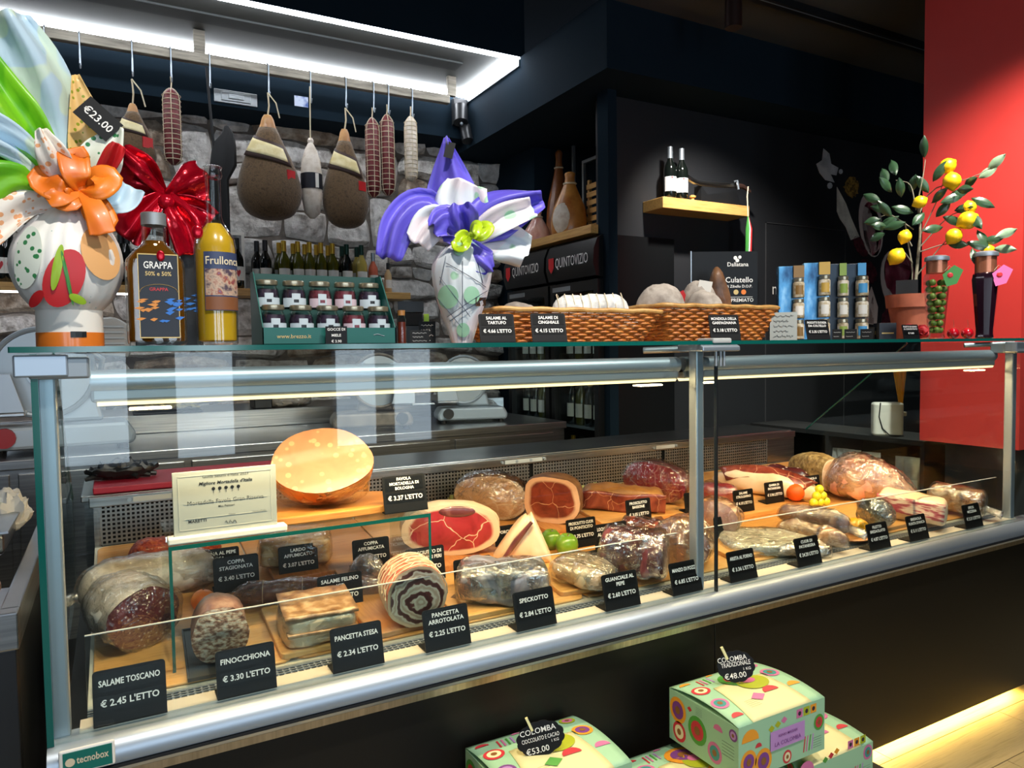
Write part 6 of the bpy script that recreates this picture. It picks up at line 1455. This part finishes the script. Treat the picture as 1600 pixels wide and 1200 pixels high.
rg, _, _ = body(.26, .14, .12, 'sal', 2.4, .006, 18, 3); MB().loft(rg).build('bread', M['mould'], o, smooth=True, ang=0); rg, _, _ = body(.29, .16, .14, 'sal', 2.4, .014, 22, 8); MB().loft(rg).build('bag_film', M['film2'], o, smooth=True, ang=0)
p = wt(408, 4.42, WZ+.1005); o = thing('card_reader', 'small black card terminal on the raised steel shelf', 'terminal', p); MB().prism([(-.08, 0), (.08, 0), (.08, .05), (-.08, .11)], -.05, .05, 'x').build('body', M['black'], o, bevel=.006); MB().box(-.04, .04, -.083, -.079, .05, .085).build('screen', M['tag_win'], o)
p = wt(758, 4.0); o = thing('crumpled_paper', 'crumpled clear wrapping beside the pale slicer', 'paper', p); rg, _, _ = body(.2, .15, .11, 'ell', 2, .03, 30, 4); MB().loft(rg).build('sheet', M['film2'], o, smooth=True, ang=.3)
# red cutting board and black gloves on the rear worktop of the case
M['red_board'] = pm('red_plastic_board', '#a3142e', .45)
p0, p1 = at(96, 775, Z=.903), at(350, 745, Z=.903)
rb = thing('red_cutting_board', 'red plastic cutting board on the rear ledge of the case', 'board', (XL+.05, 2.375, .9035))
MB().box(0, .56, 0, .27, 0, .018).build('board', M['red_board'], rb, bevel=.003)
q = at(190, 748, Z=.922); gl = thing('black_gloves', 'crumpled black rubber gloves lying on the red board', 'gloves', (q.x, q.y, .9220)); k = mpp(q)
M['rubber'] = pm('black_nitrile', '#17181a', .4, bump=.5, bscale=40)
def crump(u, v):
    a = 2*PI*u; r_ = math.sin(PI*v); n_ = noise.noise((math.cos(a)*2*r_, math.sin(a)*2*r_, v*5)); n2 = noise.noise((math.cos(a)*6, math.sin(a)*6, v*12))
    return (45*k*r_*math.cos(a)*(1+.25*n_), 20*k*r_*math.sin(a)*(1+.3*n_), max(0, 13*k*(1-math.cos(PI*v))*(1+.4*n_+.35*n2)))
MB().grid(crump, 40, 24).build('glove_palm', M['rubber'], gl, smooth=True, ang=.4)
for i, (x, y) in enumerate(((-44, -4), (-38, 6), (36, -6), (44, 2), (20, -14))): MB().tube([(x*.4*k, y*k*.5, 6*k), (x*.8*k, y*k, 7*k), (x*1.12*k, y*1.4*k, 4*k)], [6*k, 5*k, 3.5*k], 8).build('glove_finger', M['rubber'], gl, smooth=True)

# ---- fridges in the niche
M['fr_body'] = pm('black_fridge_body', '#101214', .35); M['fr_in'] = pm('fridge_interior', '#5a646a', .5); M['led_fr'] = emis('fridge_led', '#eaf3ff', 4)
MX = Matrix(((0, 0, -1, 0), (-1, 0, 0, 0), (0, 1, 0, 0), (0, 0, 0, 1)))   # text facing -x
frlab = ['black drinks fridge with lit glass door, nearer of the two', 'black drinks fridge with lit glass door, farther of the two']
for i, (ya, yc) in enumerate(((3.345, 3.865), (3.875, 4.42))):
    f = thing('drinks_fridge', frlab[i], 'fridge', (2.40, ya, 0), group='drinks fridges in the niche'); W = yc-ya
    MB().box(.05, .55, 0, .02, 0, 1.94).box(.05, .55, W-.02, W, 0, 1.94).box(.53, .55, .02, W-.02, 0, 1.94).box(.05, .53, .02, W-.02, 0, .12).box(.05, .53, .02, W-.02, 1.68, 1.94).build('cabinet', M['fr_body'], f)
    MB().box(.50, .53, .02, W-.02, .12, 1.68).build('liner', M['fr_in'], f)
    pr = [(.05, 1.70), (-.01, 1.71), (-.03, 1.78), (-.025, 1.86), (.0, 1.92), (.05, 1.945)]
    hd = MB().prism(pr, .008, W-.008, 'y').build('header', M['fr_body'], f, smooth=True, ang=.5)
    t = MB(); put_text(t, 'QUINTOVIZIO', .085, Matrix.Translation((-.0315, W*.44, 1.785)) @ MX, W*.66, .0, sx=.62); t.build('lettering', M['white'], hd)
    t = MB().add([(-.0315, W*.86+y, 1.80+z) for y, z in ((.03, .05), (-.03, .05), (-.03, -.01), (0, -.045), (.03, -.01))], [(0, 1, 2, 3, 4)]); t.build('shield', M['red_print'], hd)
    dr = MB().box(.0, .04, .008, .05, .1, 1.69).box(.0, .04, W-.05, W-.008, .1, 1.69).box(.0, .04, .05, W-.05, 1.63, 1.69).box(.0, .04, .05, W-.05, .1, .16).build('door_frame', M['fr_body'], f)
    MB().box(.015, .022, .05, W-.05, .16, 1.63).build('door_pane', M['glass'], f)
    MB().box(-.004, 0, W*.55, W*.92, 1.645, 1.672).build('thermometer', M['alu_dull'], f)
    MB().box(.06, .09, .03, .045, .2, 1.6).build('inner_light', M['led_fr'], f)
    for zs in (.45, .83, 1.22):
        MB().box(.06, .5, .03, W-.03, zs-.012, zs).build('fridge_shelf', M['alu'], f)
        for q in range(5):
            sd = 'near' if i == 0 else 'far'; sh = {.45: 'bottom', .83: 'middle', 1.22: 'top'}[zs]
            b_ = bottle((2.40+.12, ya+.07+q*(W-.14)/4, zs+.0005), 'wine_dark' if (q+i) % 3 else 'wine_green', 'black' if q % 2 else 'gold_foil', 'chilled bottle on the %s shelf of the %s fridge, %s from the front' % (sh, sd, od[q]), sc=.98, group='bottles in the fridges', rz=-PI/2)
# oak shelf over the fridges with hams and crate
NS = 2.0
nsf = thing('niche_shelf', 'oak shelf above the drinks fridges', 'shelf', (0, 0, 0)); MB().box(2.39, 2.98, 3.40, 4.46, NS-.05, NS).build('board', M['wood_y'], nsf, bevel=.003)
M['ham_gold'] = pm('golden_ham_skin', [(.3, '#9a5a20'), (.5, '#c98a40'), (.7, '#8a4a1c')], .4, scale=6, coat=.3); M['ham_brown'] = pm('brown_ham_skin', [(.3, '#5a2e14'), (.5, '#8a4c20'), (.7, '#a8682c')], .4, scale=6, coat=.3)
def stand_ham(px, X, y0, wpx, mat, label, fat=True):
    d = ray(px, 350); p = Vector((X, X*d.y/d.x, NS+.0005)); k = mpp(p); q = at(px, y0, X=X); H = q.z-NS; r = wpx/2*k
    t = thing('standing_ham', label, 'cured meat', p, -facing(p), group=None)
    pr = [tuple(v)[:2] for v in spline([Vector((a, b, 0)) for a, b in ((.5, 0), (.9, .06), (1, .25), (.9, .45), (.58, .65), (.34, .8), (.26, .9), (.3, .97), (.1, 1.0))], 20)]
    MB().loft([[(r*a*math.cos(2*PI*i/24)+.12*r*z, r*.65*a*math.sin(2*PI*i/24), H*z) for i in range(24)] for a, z in pr]).build('ham', mat, t, smooth=True, ang=0)
    if fat: MB().loft([[(-.25*r+r*.62*s*math.cos(2*PI*i/20), -r*.66*math.sqrt(max(.02, 1-.5*s*s))-.004, H*.28+H*.24*s*math.sin(2*PI*i/20)) for i in range(20)] for s in (1, .6, .2)], False, True).build('fat_cap', M['mould'], t, smooth=True)
    MB().tube([(r*.34*math.cos(a*PI/8)+.1*r, r*.25*math.sin(a*PI/8), H*.82) for a in range(17)], .006, 6, False).build('cord', M['rope'], t)
stand_ham(888, 2.60, 268, 56, M['ham_gold'], 'golden ham with pale fat cap in front of the wooden crate')
stand_ham(872, 2.80, 234, 38, M['ham_brown'], 'tall brown ham hanging in the metal frame', False)
stand_ham(849, 2.78, 258, 28, M['ham_brown'], 'slim dark ham behind the violet egg paper', False)
stand_ham(838, 2.55, 330, 42, M['pink_skin'], 'wrapped pinkish ham low on the niche shelf', False)
def yframe(pxa, pxb, pyt, X, label):
    a, b_ = at(pxa, pyt+20, X=X), at(pxb, pyt, X=X); t = thing('metal_stand', label, 'stand', (X, min(a.y, b_.y), NS+.0005)); H = b_.z-NS; W = abs(a.y-b_.y)
    MB().box(-.01, .01, 0, .02, 0, H).box(-.01, .01, W-.02, W, 0, H).box(-.01, .01, .02, W-.02, H-.02, H).build('frame', M['alu_dull'], t); MB().box(-.01, .01, .02, W-.02, 0, .02).build('foot_bar', M['alu_dull'], t)
yframe(842, 897, 213, 2.90, 'thin metal hanging frame around the tall hams')
yframe(911, 950, 236, 2.86, 'second thin metal frame behind the wooden crate')
a, b_ = at(918, 300, X=2.72), at(950, 290, X=2.72); ct = thing('wooden_crate', 'pale slatted wooden crate standing on the niche shelf', 'crate', (2.72, min(a.y, b_.y)-.06, NS+.0005)); W = abs(a.y-b_.y)+.06; H = at(935, 276, X=2.72).z-NS
for y in (0, W-.02): MB().box(0, .02, y, y+.02, 0, H).build('crate_post', M['wood'], ct)
for q in range(7): MB().box(-.008, 0, 0, W, .01+q*(H-.02)/7, .01+(q+.62)*(H-.02)/7).build('slat', M['wood_y'], ct)

# ---- black wall: oak shelf, bottles, sabre, pictures
YS = 3.20
a, b_ = at(1036, 320, Y=YS), at(1171, 332, Y=YS); zt_, zl = at(1100, 314, Y=YS).z, at(1100, 331, Y=YS).z
wsh = thing('oak_wall_shelf', 'short oak shelf on the black wall', 'shelf', (a.x, YS, zl)); MB().box(0, b_.x-a.x, 0, .178, 0, zt_-zl).build('board', M['wood'], wsh, bevel=.003)
sh_len = b_.x-a.x
M['wl'] = pm('white_wine_label', '#d9dde2', .5)
mk = MB().add([(.0395*math.sin(.1+.12*math.cos(a2*PI/6)), -.0395*math.cos(.1+.12*math.cos(a2*PI/6)), .128+.006*math.sin(a2*PI/6)) for a2 in range(12)], [tuple(range(12))]).mesh('label_mark', M['red_print'])
for px, lbn in ((1047, 'left'), (1065, 'right')):
    d = ray(px, 300); bottle(Vector((d.x*3.28/d.y, 3.28, zt_+.0005)), 'wine_dark', 'alu', 'wine bottle with white label on the black wall shelf, %s one' % lbn, 'wl', .98, group='bottles on the black wall shelf', mark=mk, rz=-.5)
sa = thing('sabre', 'curved silver sabre on a black stand on the wall shelf', 'sabre', (0, 0, 0)); 
sp_ = [at(x, y, Y=3.27) for x, y in ((1074, 277), (1085, 284), (1100, 287), (1120, 289), (1148, 290))]
MB().tube(spline(sp_, 12), .016, 8).build('scabbard', M['steel'], sa, smooth=True); MB().tube([at(1150, 290, Y=3.27), at(1160, 291, Y=3.26), at(1168, 296, Y=3.26), at(1172, 300, Y=3.26)], [.018, .014, .012, .010], 8).build('grip', M['leather'], sa, smooth=True)
MB().tube([at(1147, 284, Y=3.25), at(1152, 282, Y=3.24), at(1154, 296, Y=3.24)], .007, 6).build('guard', M['alu'], sa, smooth=True)
c1, c2 = at(1090, 288, Y=3.30), at(1150, 290, Y=3.30); MB().prism([(c1.x, zt_+.0005), (c2.x, zt_+.0005), (c2.x, zt_+.05), (c2.x-.03, zt_+.10), (c1.x+.05, zt_+.06), (c1.x, zt_+.11)], 3.27, 3.33, 'y').build('stand', M['black'], sa)
q = at(1086, 309, Y=3.22); co = thing('cork_stopper', 'small cork stopper on the wall shelf beside the bottles', 'cork', (q.x, 3.24, zt_+.0005)); MB().lathe([(.010, 0), (.010, .02), (.018, .022), (.020, .03), (.01, .035)], 14).build('cork', M['wood'], co, smooth=True); MB().lathe([(.011, .004), (.011, .008)], 14).build('band', M['gold_line'], co)
ts = thing('tassel', 'red white and green ribbon tassel hanging off the wall shelf', 'tassel', at(1169, 338, Y=3.19)); k = mpp(at(1169, 338, Y=3.19))
for i, (dx, mt) in enumerate(((-2, 'green_print'), (1, 'white_paint'), (4, 'red_print'))): MB().tube([(0, 0, 0), (dx*k, -.004, -20*k), (dx*1.1*k, 0, -56*k)], [.004, .012, .010], 6).build('ribbon_strand', M[mt], ts, smooth=True)
MB().tube([(0, 0, 46*k), (-2*k, .0, 30*k), (0, 0, 0)], .004, 6).build('cord', M['rope'], ts)
# food pictures printed on the black wall
YM = 3.376
mural = thing('food_mural', 'printed food pictures on the black wall behind the lemon tree', 'mural', (0, 0, 0))
def pic(name, pts, mat):
    vs = [at(x, y, Y=YM) for x, y in pts]; n_ = len(vs); MB().add([tuple(v) for v in vs]+[(v.x, 3.38, v.z) for v in vs], [tuple(range(n_))]+[(i, (i+1) % n_, n_+(i+1) % n_, n_+i) for i in range(n_)]).build(name, mat, mural)
def ov(cx_, cy_, w2, h2, rot=0, n_=24, jag=0): 
    out = []
    for i in range(n_):
        a2 = 2*PI*i/n_; e = 1+jag*noise.noise((i*.9, cx_, 1)); x, y = w2*e*math.cos(a2), h2*e*math.sin(a2); out.append((cx_+x*math.cos(rot)-y*math.sin(rot), cy_+x*math.sin(rot)+y*math.cos(rot)))
    return out
M['p_cheese'] = pm('cheese_print', [(.35, '#b4b8c0'), (.6, '#e6e8ec')], .6, scale=9); M['p_lard'] = pm('lard_print', [(.35, '#d0ccc0'), (.6, '#efece0')], .6, scale=14); M['p_straw'] = pm('spice_print', [(.4, '#5a4218'), (.6, '#a8823a')], .7, scale=60); M['p_ham'] = pm('ham_print', [(.35, '#6a2434'), (.55, '#a04054'), (.7, '#cc808c')], .5, scale=8); M['p_fat'] = pm('fat_print', '#e6d2cc', .5); M['p_dark'] = pm('salami_print', [(.4, '#3a1620'), (.6, '#6a2c38')], .5, scale=24)
pic('cheese_picture', [(1287, 232), (1296, 240), (1299, 256), (1310, 262), (1307, 274), (1298, 272), (1304, 285), (1290, 281), (1281, 270), (1276, 256), (1285, 250)], M['p_cheese'])
pic('cheese_crumb', ov(1297, 290, 4, 5, 0, 8), M['p_cheese']); pic('cheese_crumb', ov(1314, 268, 3, 4, 0, 8), M['p_cheese'])
pic('spice_picture', ov(1331, 292, 11, 16, 0, 30, .35), M['p_straw'])
pic('lard_picture', [(1308, 292), (1322, 318), (1330, 340), (1343, 370), (1330, 375), (1322, 355), (1313, 342), (1308, 330)], M['p_lard'])
pic('ham_fat_picture', ov(1361, 352, 18, 50, -.12), M['p_fat']); pic('ham_picture', ov(1362, 358, 14, 43, -.12), M['p_ham'])
pic('salami_picture', ov(1356, 424, 13, 20, -.4, 24, .2), M['p_dark']); pic('ham_fat_picture', ov(1402, 440, 25, 50, -.15), M['p_fat']); pic('ham_picture', ov(1406, 432, 24, 44, -.15), M['p_ham'])
pic('bacon_picture', [(1352, 505), (1355, 470), (1362, 448), (1372, 480), (1370, 508)], M['p_fat']); pic('bacon_streak', [(1357, 505), (1360, 475), (1364, 462), (1366, 490), (1365, 506)], M['p_ham'])
pic('salami_picture', ov(1392, 500, 14, 24, .2, 24, .15), M['p_dark']); pic('ham_picture', ov(1345, 385, 8, 18, -.5), M['p_dark'])
t = MB(); q = at(1215, 460, Y=YM); put_text(t, 'ne', .11, XZ(q.x, YM-.001, q.z), None); t.build('lettering', M['white'], mural)

# ---- low black shelving behind the right end of the case
ls = thing('low_shelving', 'low black open shelving behind the right end of the case', 'shelving', (3.45, 2.12, 0))
MB().box(0, .32, 0, 1.1, .80, .825).build('top_board', M['black_matt'], ls); MB().box(0, .32, 0, 1.1, .50, .52).build('middle_board', M['black_matt'], ls); MB().box(.30, .32, 0, 1.1, 0, .80).build('back_board', M['black_matt'], ls)
for y in (0, .54, 1.08): MB().box(0, .30, y, y+.02, 0, .80).build('upright', M['black_matt'], ls)
def on_ls(px, z=.8258, X=3.52): d = ray(px, 660); return Vector((X, X*d.y/d.x, z))
p = on_ls(1386); k = mpp(p); wb_ = thing('white_appliance', 'white rounded box with a black cable on the black shelving', 'appliance', p, -facing(p)*.7)
MB().loft([rrect(22*k, .035, .02, z*k) for z in (0, 52)]).build('casing', M['white_paint'], wb_, bevel=.012, smooth=True); MB().tube([(-13*k, -.037, 52*k), (-15*k, -.038, 30*k), (-10*k, -.038, 12*k), (0, -.045, 2*k), (20*k, -.05, 1*k)], .003, 6).build('cable', M['black'], wb_)
M['pouch'] = pm('silver_pouch', [(.3, '#8f8f8c'), (.6, '#c4c4be')], .35, .4, scale=10, bump=.4, bscale=30)
for i, px in enumerate((1312, 1322, 1332, 1362, 1415, 1428)):
    p = on_ls(px, .521, 3.50); o = thing('pouch', 'silver food pouch under the black shelf, %s from the left' % od[i], 'pouch', p, -1.2, group='silver pouches'); w2 = .045
    MB().loft([[(w2*s*math.cos(2*PI*q/16), .028*e*math.sin(2*PI*q/16), z) for q in range(16)] for s, e, z in ((.9, .9, 0), (1, 1, .05), (1, .8, .12), (1, .12, .19), (1, .06, .21))]).build('bag', M['pouch'], o, smooth=True); MB().box(-.025, .025, -.029, -.027, .05, .10).build('bag_label', M['white_paint'], o)
p = on_ls(1376, .521, 3.47); sf = thing('sunflower', 'yellow paper sunflower below the white box', 'flower', p); hh = .14; MB().cyl((0, 0, 0), (0, 0, hh), .003, 6).build('stem', M['leaf'], sf)
for q in range(14): a2 = q*PI/7; MB().add([(-.004, .018*math.cos(a2-.15), hh+.018*math.sin(a2-.15)), (-.008, .048*math.cos(a2), hh+.048*math.sin(a2)), (-.004, .018*math.cos(a2+.15), hh+.018*math.sin(a2+.15)), (0, .0, hh)], [(0, 1, 2, 3)]).build('petal', M['squash'], sf, solid=.001)
MB().sphere((-.004, 0, hh), .02, 14, 8, (.4, 1, 1)).build('disc', M['rind_dark'], sf, smooth=True)
p = on_ls(1408, .8258, 3.60); wh = thing('wheat_bundle', 'dry wheat bundle standing on the black shelving beside the white box', 'dried flowers', p); mb = MB(); rn = random.Random(9)
for i in range(30): a2 = rn.uniform(0, 6.28); r2 = rn.uniform(.0, .05); mb.tube([(r2*.3*math.cos(a2), r2*.3*math.sin(a2), 0), (r2*.3*math.cos(a2), r2*.3*math.sin(a2), .16), (r2*math.cos(a2), r2*math.sin(a2), .34)], [.0014, .0014, .005], 4)
mb.build('stalks', M['squash'], wh)['kind'] = 'stuff'; MB().lathe([(.025, .10), (.026, .12)], 14).build('tie', M['rope'], wh)
# ================================================================== BOXES IN FRONT AND THE COUNTER ON THE LEFT
M['mint_card'] = pm('mint_card', '#9cc79f', .5); M['cream_card'] = pm('cream_card', '#e3dca0', .5)
PAL = [pm('print_'+n_, h, .5) for n_, h in (('purple', '#7a3f86'), ('pink', '#cf6f9a'), ('red', '#c8343c'), ('orange', '#e89a2a'), ('olive', '#a8b022'), ('green', '#4f9a3c'), ('brown', '#8a5a2a'), ('lilac', '#b98ac2'), ('teal', '#3a8f8a'), ('cream', '#e6dcae'), ('dark', '#2c2433'))]
def motifs(parent, mats_rects, seed, plane):
    """flat printed fruit motifs on one face; plane(u, v, lift) -> point"""
    rn = random.Random(seed); mb = MB()
    def ell(cu, cv, a, b, m, lift, n_=18):
        mb.m = m; mb.add([plane(cu+a*s*math.cos(2*PI*i/n_), cv+b*s*math.sin(2*PI*i/n_), lift) for s in (1, .66, .33) for i in range(n_)]+[plane(cu, cv, lift)], [(r*n_+i, r*n_+(i+1) % n_, (r+1)*n_+(i+1) % n_, (r+1)*n_+i) for r in (0, 1) for i in range(n_)]+[(2*n_+i, 2*n_+(i+1) % n_, 3*n_) for i in range(n_)])
    def poly(pts, m, lift): mb.m = m; mb.add([plane(u, v, lift) for u, v in pts], [tuple(range(len(pts)))])
    for (cu, cv, sz, kind) in mats_rects:
        c = rn.randrange(0, 6)
        if kind == 'o': ell(cu, cv, sz, sz*1.1, c, .0004); ell(cu, cv, sz*.68, sz*.75, (c+7) % 10, .0008); ell(cu, cv, sz*.3, sz*.34, 6 if c != 6 else 10, .0012)
        elif kind == 'O': ell(cu, cv, sz, sz*.9, 4, .0006, 30); ell(cu-.02, cv+sz*.25, sz*.45, sz*.35, 1, .0012)
        elif kind == 'd': poly([(cu-sz, cv), (cu, cv-sz*.8), (cu+sz, cv), (cu, cv+sz*.8)], c, .0004)
        elif kind == 's':
            for q in range(4): poly([(cu+(q-2)*sz*.5, cv-sz), (cu+(q-1.6)*sz*.5, cv-sz), (cu+(q-1.6)*sz*.5+sz*.3, cv+sz), (cu+(q-2)*sz*.5+sz*.3, cv+sz)], (2, 1, 5, 7)[q], .0004)
        elif kind == 'h': poly([(cu+sz*math.cos(a*PI/8), cv+sz*math.sin(a*PI/8)) for a in range(9)], (2, 1, 3)[rn.randrange(3)], .0004)
        elif kind == 'q': poly([(cu-sz, cv-sz), (cu+sz, cv-sz), (cu+sz, cv+sz), (cu-sz, cv+sz)], c, .0004); ell(cu, cv, sz*.5, sz*.5, 10 if c != 0 else 9, .0008)
        elif kind == 'l': 
            for q in range(5): poly([(cu-sz, cv-sz*.8+q*sz*.4), (cu+sz, cv-sz*.8+q*sz*.4), (cu+sz, cv-sz*.76+q*sz*.4), (cu-sz, cv-sz*.76+q*sz*.4)], 10, .0004)
    mb.build('printed_pattern', PAL, parent)['kind'] = 'stuff'
def colomba(x0, y0, z0, label, w_=.275, d_=.22, h_=.122, pinkfront=False, seed=1):
    t = thing('cake_box', label, 'cake box', (x0, y0, z0), group='printed cake boxes')
    MB().box(0, w_, 0, d_, 0, h_).build('carton', M['mint_card'], t)
    # arched lid: two curved flaps meeting over the middle, front corner flap folded
    def lid(u, v): return (w_*u, d_*v, h_+.0005+.018*math.sin(PI*v)**.8*(.75+.25*math.sin(PI*u)))
    MB().grid(lid, 14, 14).build('arched_lid', M['mint_card'], t, smooth=True, ang=0, solid=.001)
    def flap(u, v):
        x, y, z = lid(.22+.56*u*(1-.0*v), .0+.62*v); return (x+(.12*(1-v)*(u-.5))*w_, y, z+.0016)
    MB().grid(flap, 10, 12).build('cream_flap', M['cream_card'], t, smooth=True, solid=.0008)
    rn = random.Random(seed)
    fr = [(.035, .085, .026, 'h'), (.03, .04, .024, 'o'), (.075, .03, .026, 'o'), (.10, .095, .010, 'd'), (.12, .10, .010, 'd'), (.14, .105, .010, 'd'), (.19, .107, .010, 'q'), (.213, .107, .010, 'q'), (.236, .107, .010, 'q'), (.255, .07, .017, 'o'), (.06, .065, .010, 'h'), (.22, .03, .018, 's'), (.25, .025, .014, 'l'), (.15, .018, .014, 'o')]
    motifs(t, fr, seed, lambda u, v, l: (u, -l, v))
    motifs(t, [(.03, .08, .028, 'o'), (.035, .03, .022, 'o'), (.095, .06, .030, 'o'), (.10, .105, .010, 'l'), (.16, .09, .014, 'h'), (.15, .035, .022, 'o'), (.19, .06, .018, 'l'), (.205, .10, .012, 'o'), (.07, .10, .008, 'd')], seed+1, lambda u, v, l: (-l, d_-u, v))
    def lp(u, v, l): x, y, z = lid(max(0, min(1, u)), max(0, min(1, v))); return (x, y, z+.0014+l+(.0022 if .2 < u < .8 and v < .62 else 0))
    motifs(t, [(.58, .50, .16, 'O'), (.11, .66, .085, 'o'), (.10, .88, .06, 'h'), (.28, .82, .08, 's'), (.52, .66, .17, 'o'), (.44, .26, .08, 'd'), (.62, .28, .085, 'h'), (.88, .60, .09, 'o'), (.9, .28, .07, 'h'), (.88, .88, .07, 'o'), (.09, .36, .08, 'o'), (.33, .2, .06, 'l'), (.70, .90, .05, 'd'), (.42, .93, .04, 'h'), (.1, .12, .06, 'h')], seed+2, lp)
    if pinkfront:
        p_ = MB().box(.095, .205, -.0022, -.0016, .045, .088).build('pink_panel', PAL[7], t)
        q = MB(); put_text(q, 'IGINIO MASSARI', .0085, XZ(.15, -.003, .072), .075, .01); put_text(q, 'LA COLOMBA', .0135, XZ(.15, -.003, .053), .09, .0); q.build('lettering', PAL[0], p_)
    return t
M['plinth_black'] = pm('black_display_plinth', '#121212', .5)
o = thing('display_plinth', 'low black plinth under the right stack of cake boxes', 'plinth', (1.0, 1.08, 0)); MB().box(-.05, .66, 0, .29, 0, .20).build('body', M['plinth_black'], o, bevel=.003); MB().box(-.06, .67, -.005, .295, .2003, .2345).build('top', M['plinth_black'], o, bevel=.002)
o = thing('display_plinth', 'low black plinth under the left cake box', 'plinth', (.60, 1.14, 0)); MB().box(0, .34, 0, .24, 0, .28).build('body', M['plinth_black'], o, bevel=.003); MB().box(-.005, .345, -.005, .245, .2803, .3245).build('top', M['plinth_black'], o, bevel=.002)
colomba(1.145, 1.10, .362, 'mint printed cake box on top of the right stack', pinkfront=True, seed=11)
colomba(1.33, 1.105, .2355, 'mint printed cake box under the right side of the top box', seed=21, h_=.09)
colomba(1.00, 1.125, .2355, 'mint printed cake box under the left side of the top box', seed=31, h_=.09)
colomba(.635, 1.165, .325, 'mint printed cake box standing alone on the left plinth', seed=41)
def cloud_tag(px, py, Y, wpx, hpx, lines, label, base):
    q = at(px, py, Y=Y); k = mpp(q); t = thing('cloud_price_tag', label, 'price tag', (q.x, Y, base), -facing(q)*.7)
    dz = q.z-base; pts = []
    for i in range(72):
        a = 2*PI*i/72; e = 1+.06*abs(math.sin(a*6)); pts.append((wpx/2*k*e*math.cos(a), dz+hpx/2*k*e*math.sin(a)))
    m_ = Matrix.Rotation(math.radians(-10), 4, 'X') @ Matrix.Rotation(math.radians(-10), 4, 'Y')
    MB().prism(pts, 0, .003, 'y').xf(m_).build('plate', M['tag_black'], t); mb = MB()
    for (st, zz, sz, xo) in lines: put_text(mb, st, sz*k, XZ(xo*k, -.001, dz+zz*k), wpx*.82*k, .004)
    mb.xf(m_); mb.build('lettering', M['white'], t)
    MB().cyl((0, .006, 0), (0, .006, max(.01, dz)), .0012, 6).xf(Matrix.Rotation(math.radians(-10), 4, 'X')).build('stem', M['alu'], t); b2 = MB().box(-2*k, 2*k, -.004, .004, dz+hpx*.32*k, dz+hpx*.75*k); b2.xf(m_ @ Matrix.Rotation(-.25, 4, 'Y')); b2.build('wood_peg', M['cream_card'], t)
cloud_tag(1157, 1043, 1.21, 56, 46, [('COLOMBA', 9, 11, -4), ('TRADIZIONALE', 1, 10, 0), ('1 KG', -7, 6, 16), ('€48.00', -17, 12, -4)], 'scalloped black tag reading Colomba Tradizionale on the right box', .362+.122+.018)
cloud_tag(850, 1155, 1.25, 74, 50, [('COLOMBA', 9, 12, -2), ('CIOCCOLATO E CACAO', -2, 9, 0), ('1 KG', -9, 6, 22), ('€53.00', -20, 13, -8)], 'scalloped black tag reading Colomba Cioccolato on the left box', .325+.122+.0180)

# ---- separate counter on the left
lc = thing('side_counter', 'black side counter with steel rim left of the display case', 'counter', (-1.3, 1.48, 0))
MB().box(0, 1.14, 0, .03, 0, .80).build('front_panel', M['black'], lc, bevel=.002); MB().box(1.11, 1.14, .03, .75, 0, .80).build('side_panel', M['black'], lc, bevel=.002)
MB().box(0, 1.11, .03, .75, 0, .70).build('carcass', M['black_matt'], lc)
MB().box(0, 1.145, -.004, .03, .80, .865).build('rim', M['steel'], lc, bevel=.003); MB().box(1.115, 1.145, .03, .78, .80, .865).build('rim', M['steel'], lc, bevel=.003); MB().box(0, 1.115, .03, .75, .70, .71).build('well_floor', M['steel'], lc)
M['brown_tub'] = pm('brown_plastic_tub', '#6a5044', .5)
tb = thing('brown_tub', 'brown plastic tub standing in the side counter well', 'tub', (-.38, 1.70, .7105), .2)
MB().loft([rrect(.13, .10, .03, 0), rrect(.16, .13, .035, .16)], True, False).build('tub', M['brown_tub'], tb, smooth=True, solid=.004); MB().loft([rrect(.165, .135, .035, .158), rrect(.165, .135, .035, .168)], False, False).build('lip', M['brown_tub'], tb, solid=.006)
tb2 = thing('steel_tray', 'steel tray lying over the far side of the side counter', 'tray', (-.42, 2.05, .8655)); MB().box(-.2, .2, -.14, .14, 0, .05).build('tray', M['steel'], tb2, bevel=.01); MB().box(-.21, .21, -.15, .15, .05, .055).build('tray_rim', M['alu'], tb2)
q = at(34, 785, Y=2.05); tw = thing('paper_towel', 'crumpled white paper towel beside the left end of the case', 'paper', (-.235, 2.16, .8655)); k = .0016
def cr2(u, v):
    a = 2*PI*u; r_ = math.sin(PI*v); n_ = noise.noise((math.cos(a)*3*r_, math.sin(a)*3*r_, v*6)); return (.045*r_*math.cos(a)*(1+.5*n_), .04*r_*math.sin(a)*(1+.5*n_), max(0, .05*(1-math.cos(PI*v))*(1+.4*n_)))
MB().grid(cr2, 28, 18).build('towel', M['white'], tw, smooth=True, ang=.3)
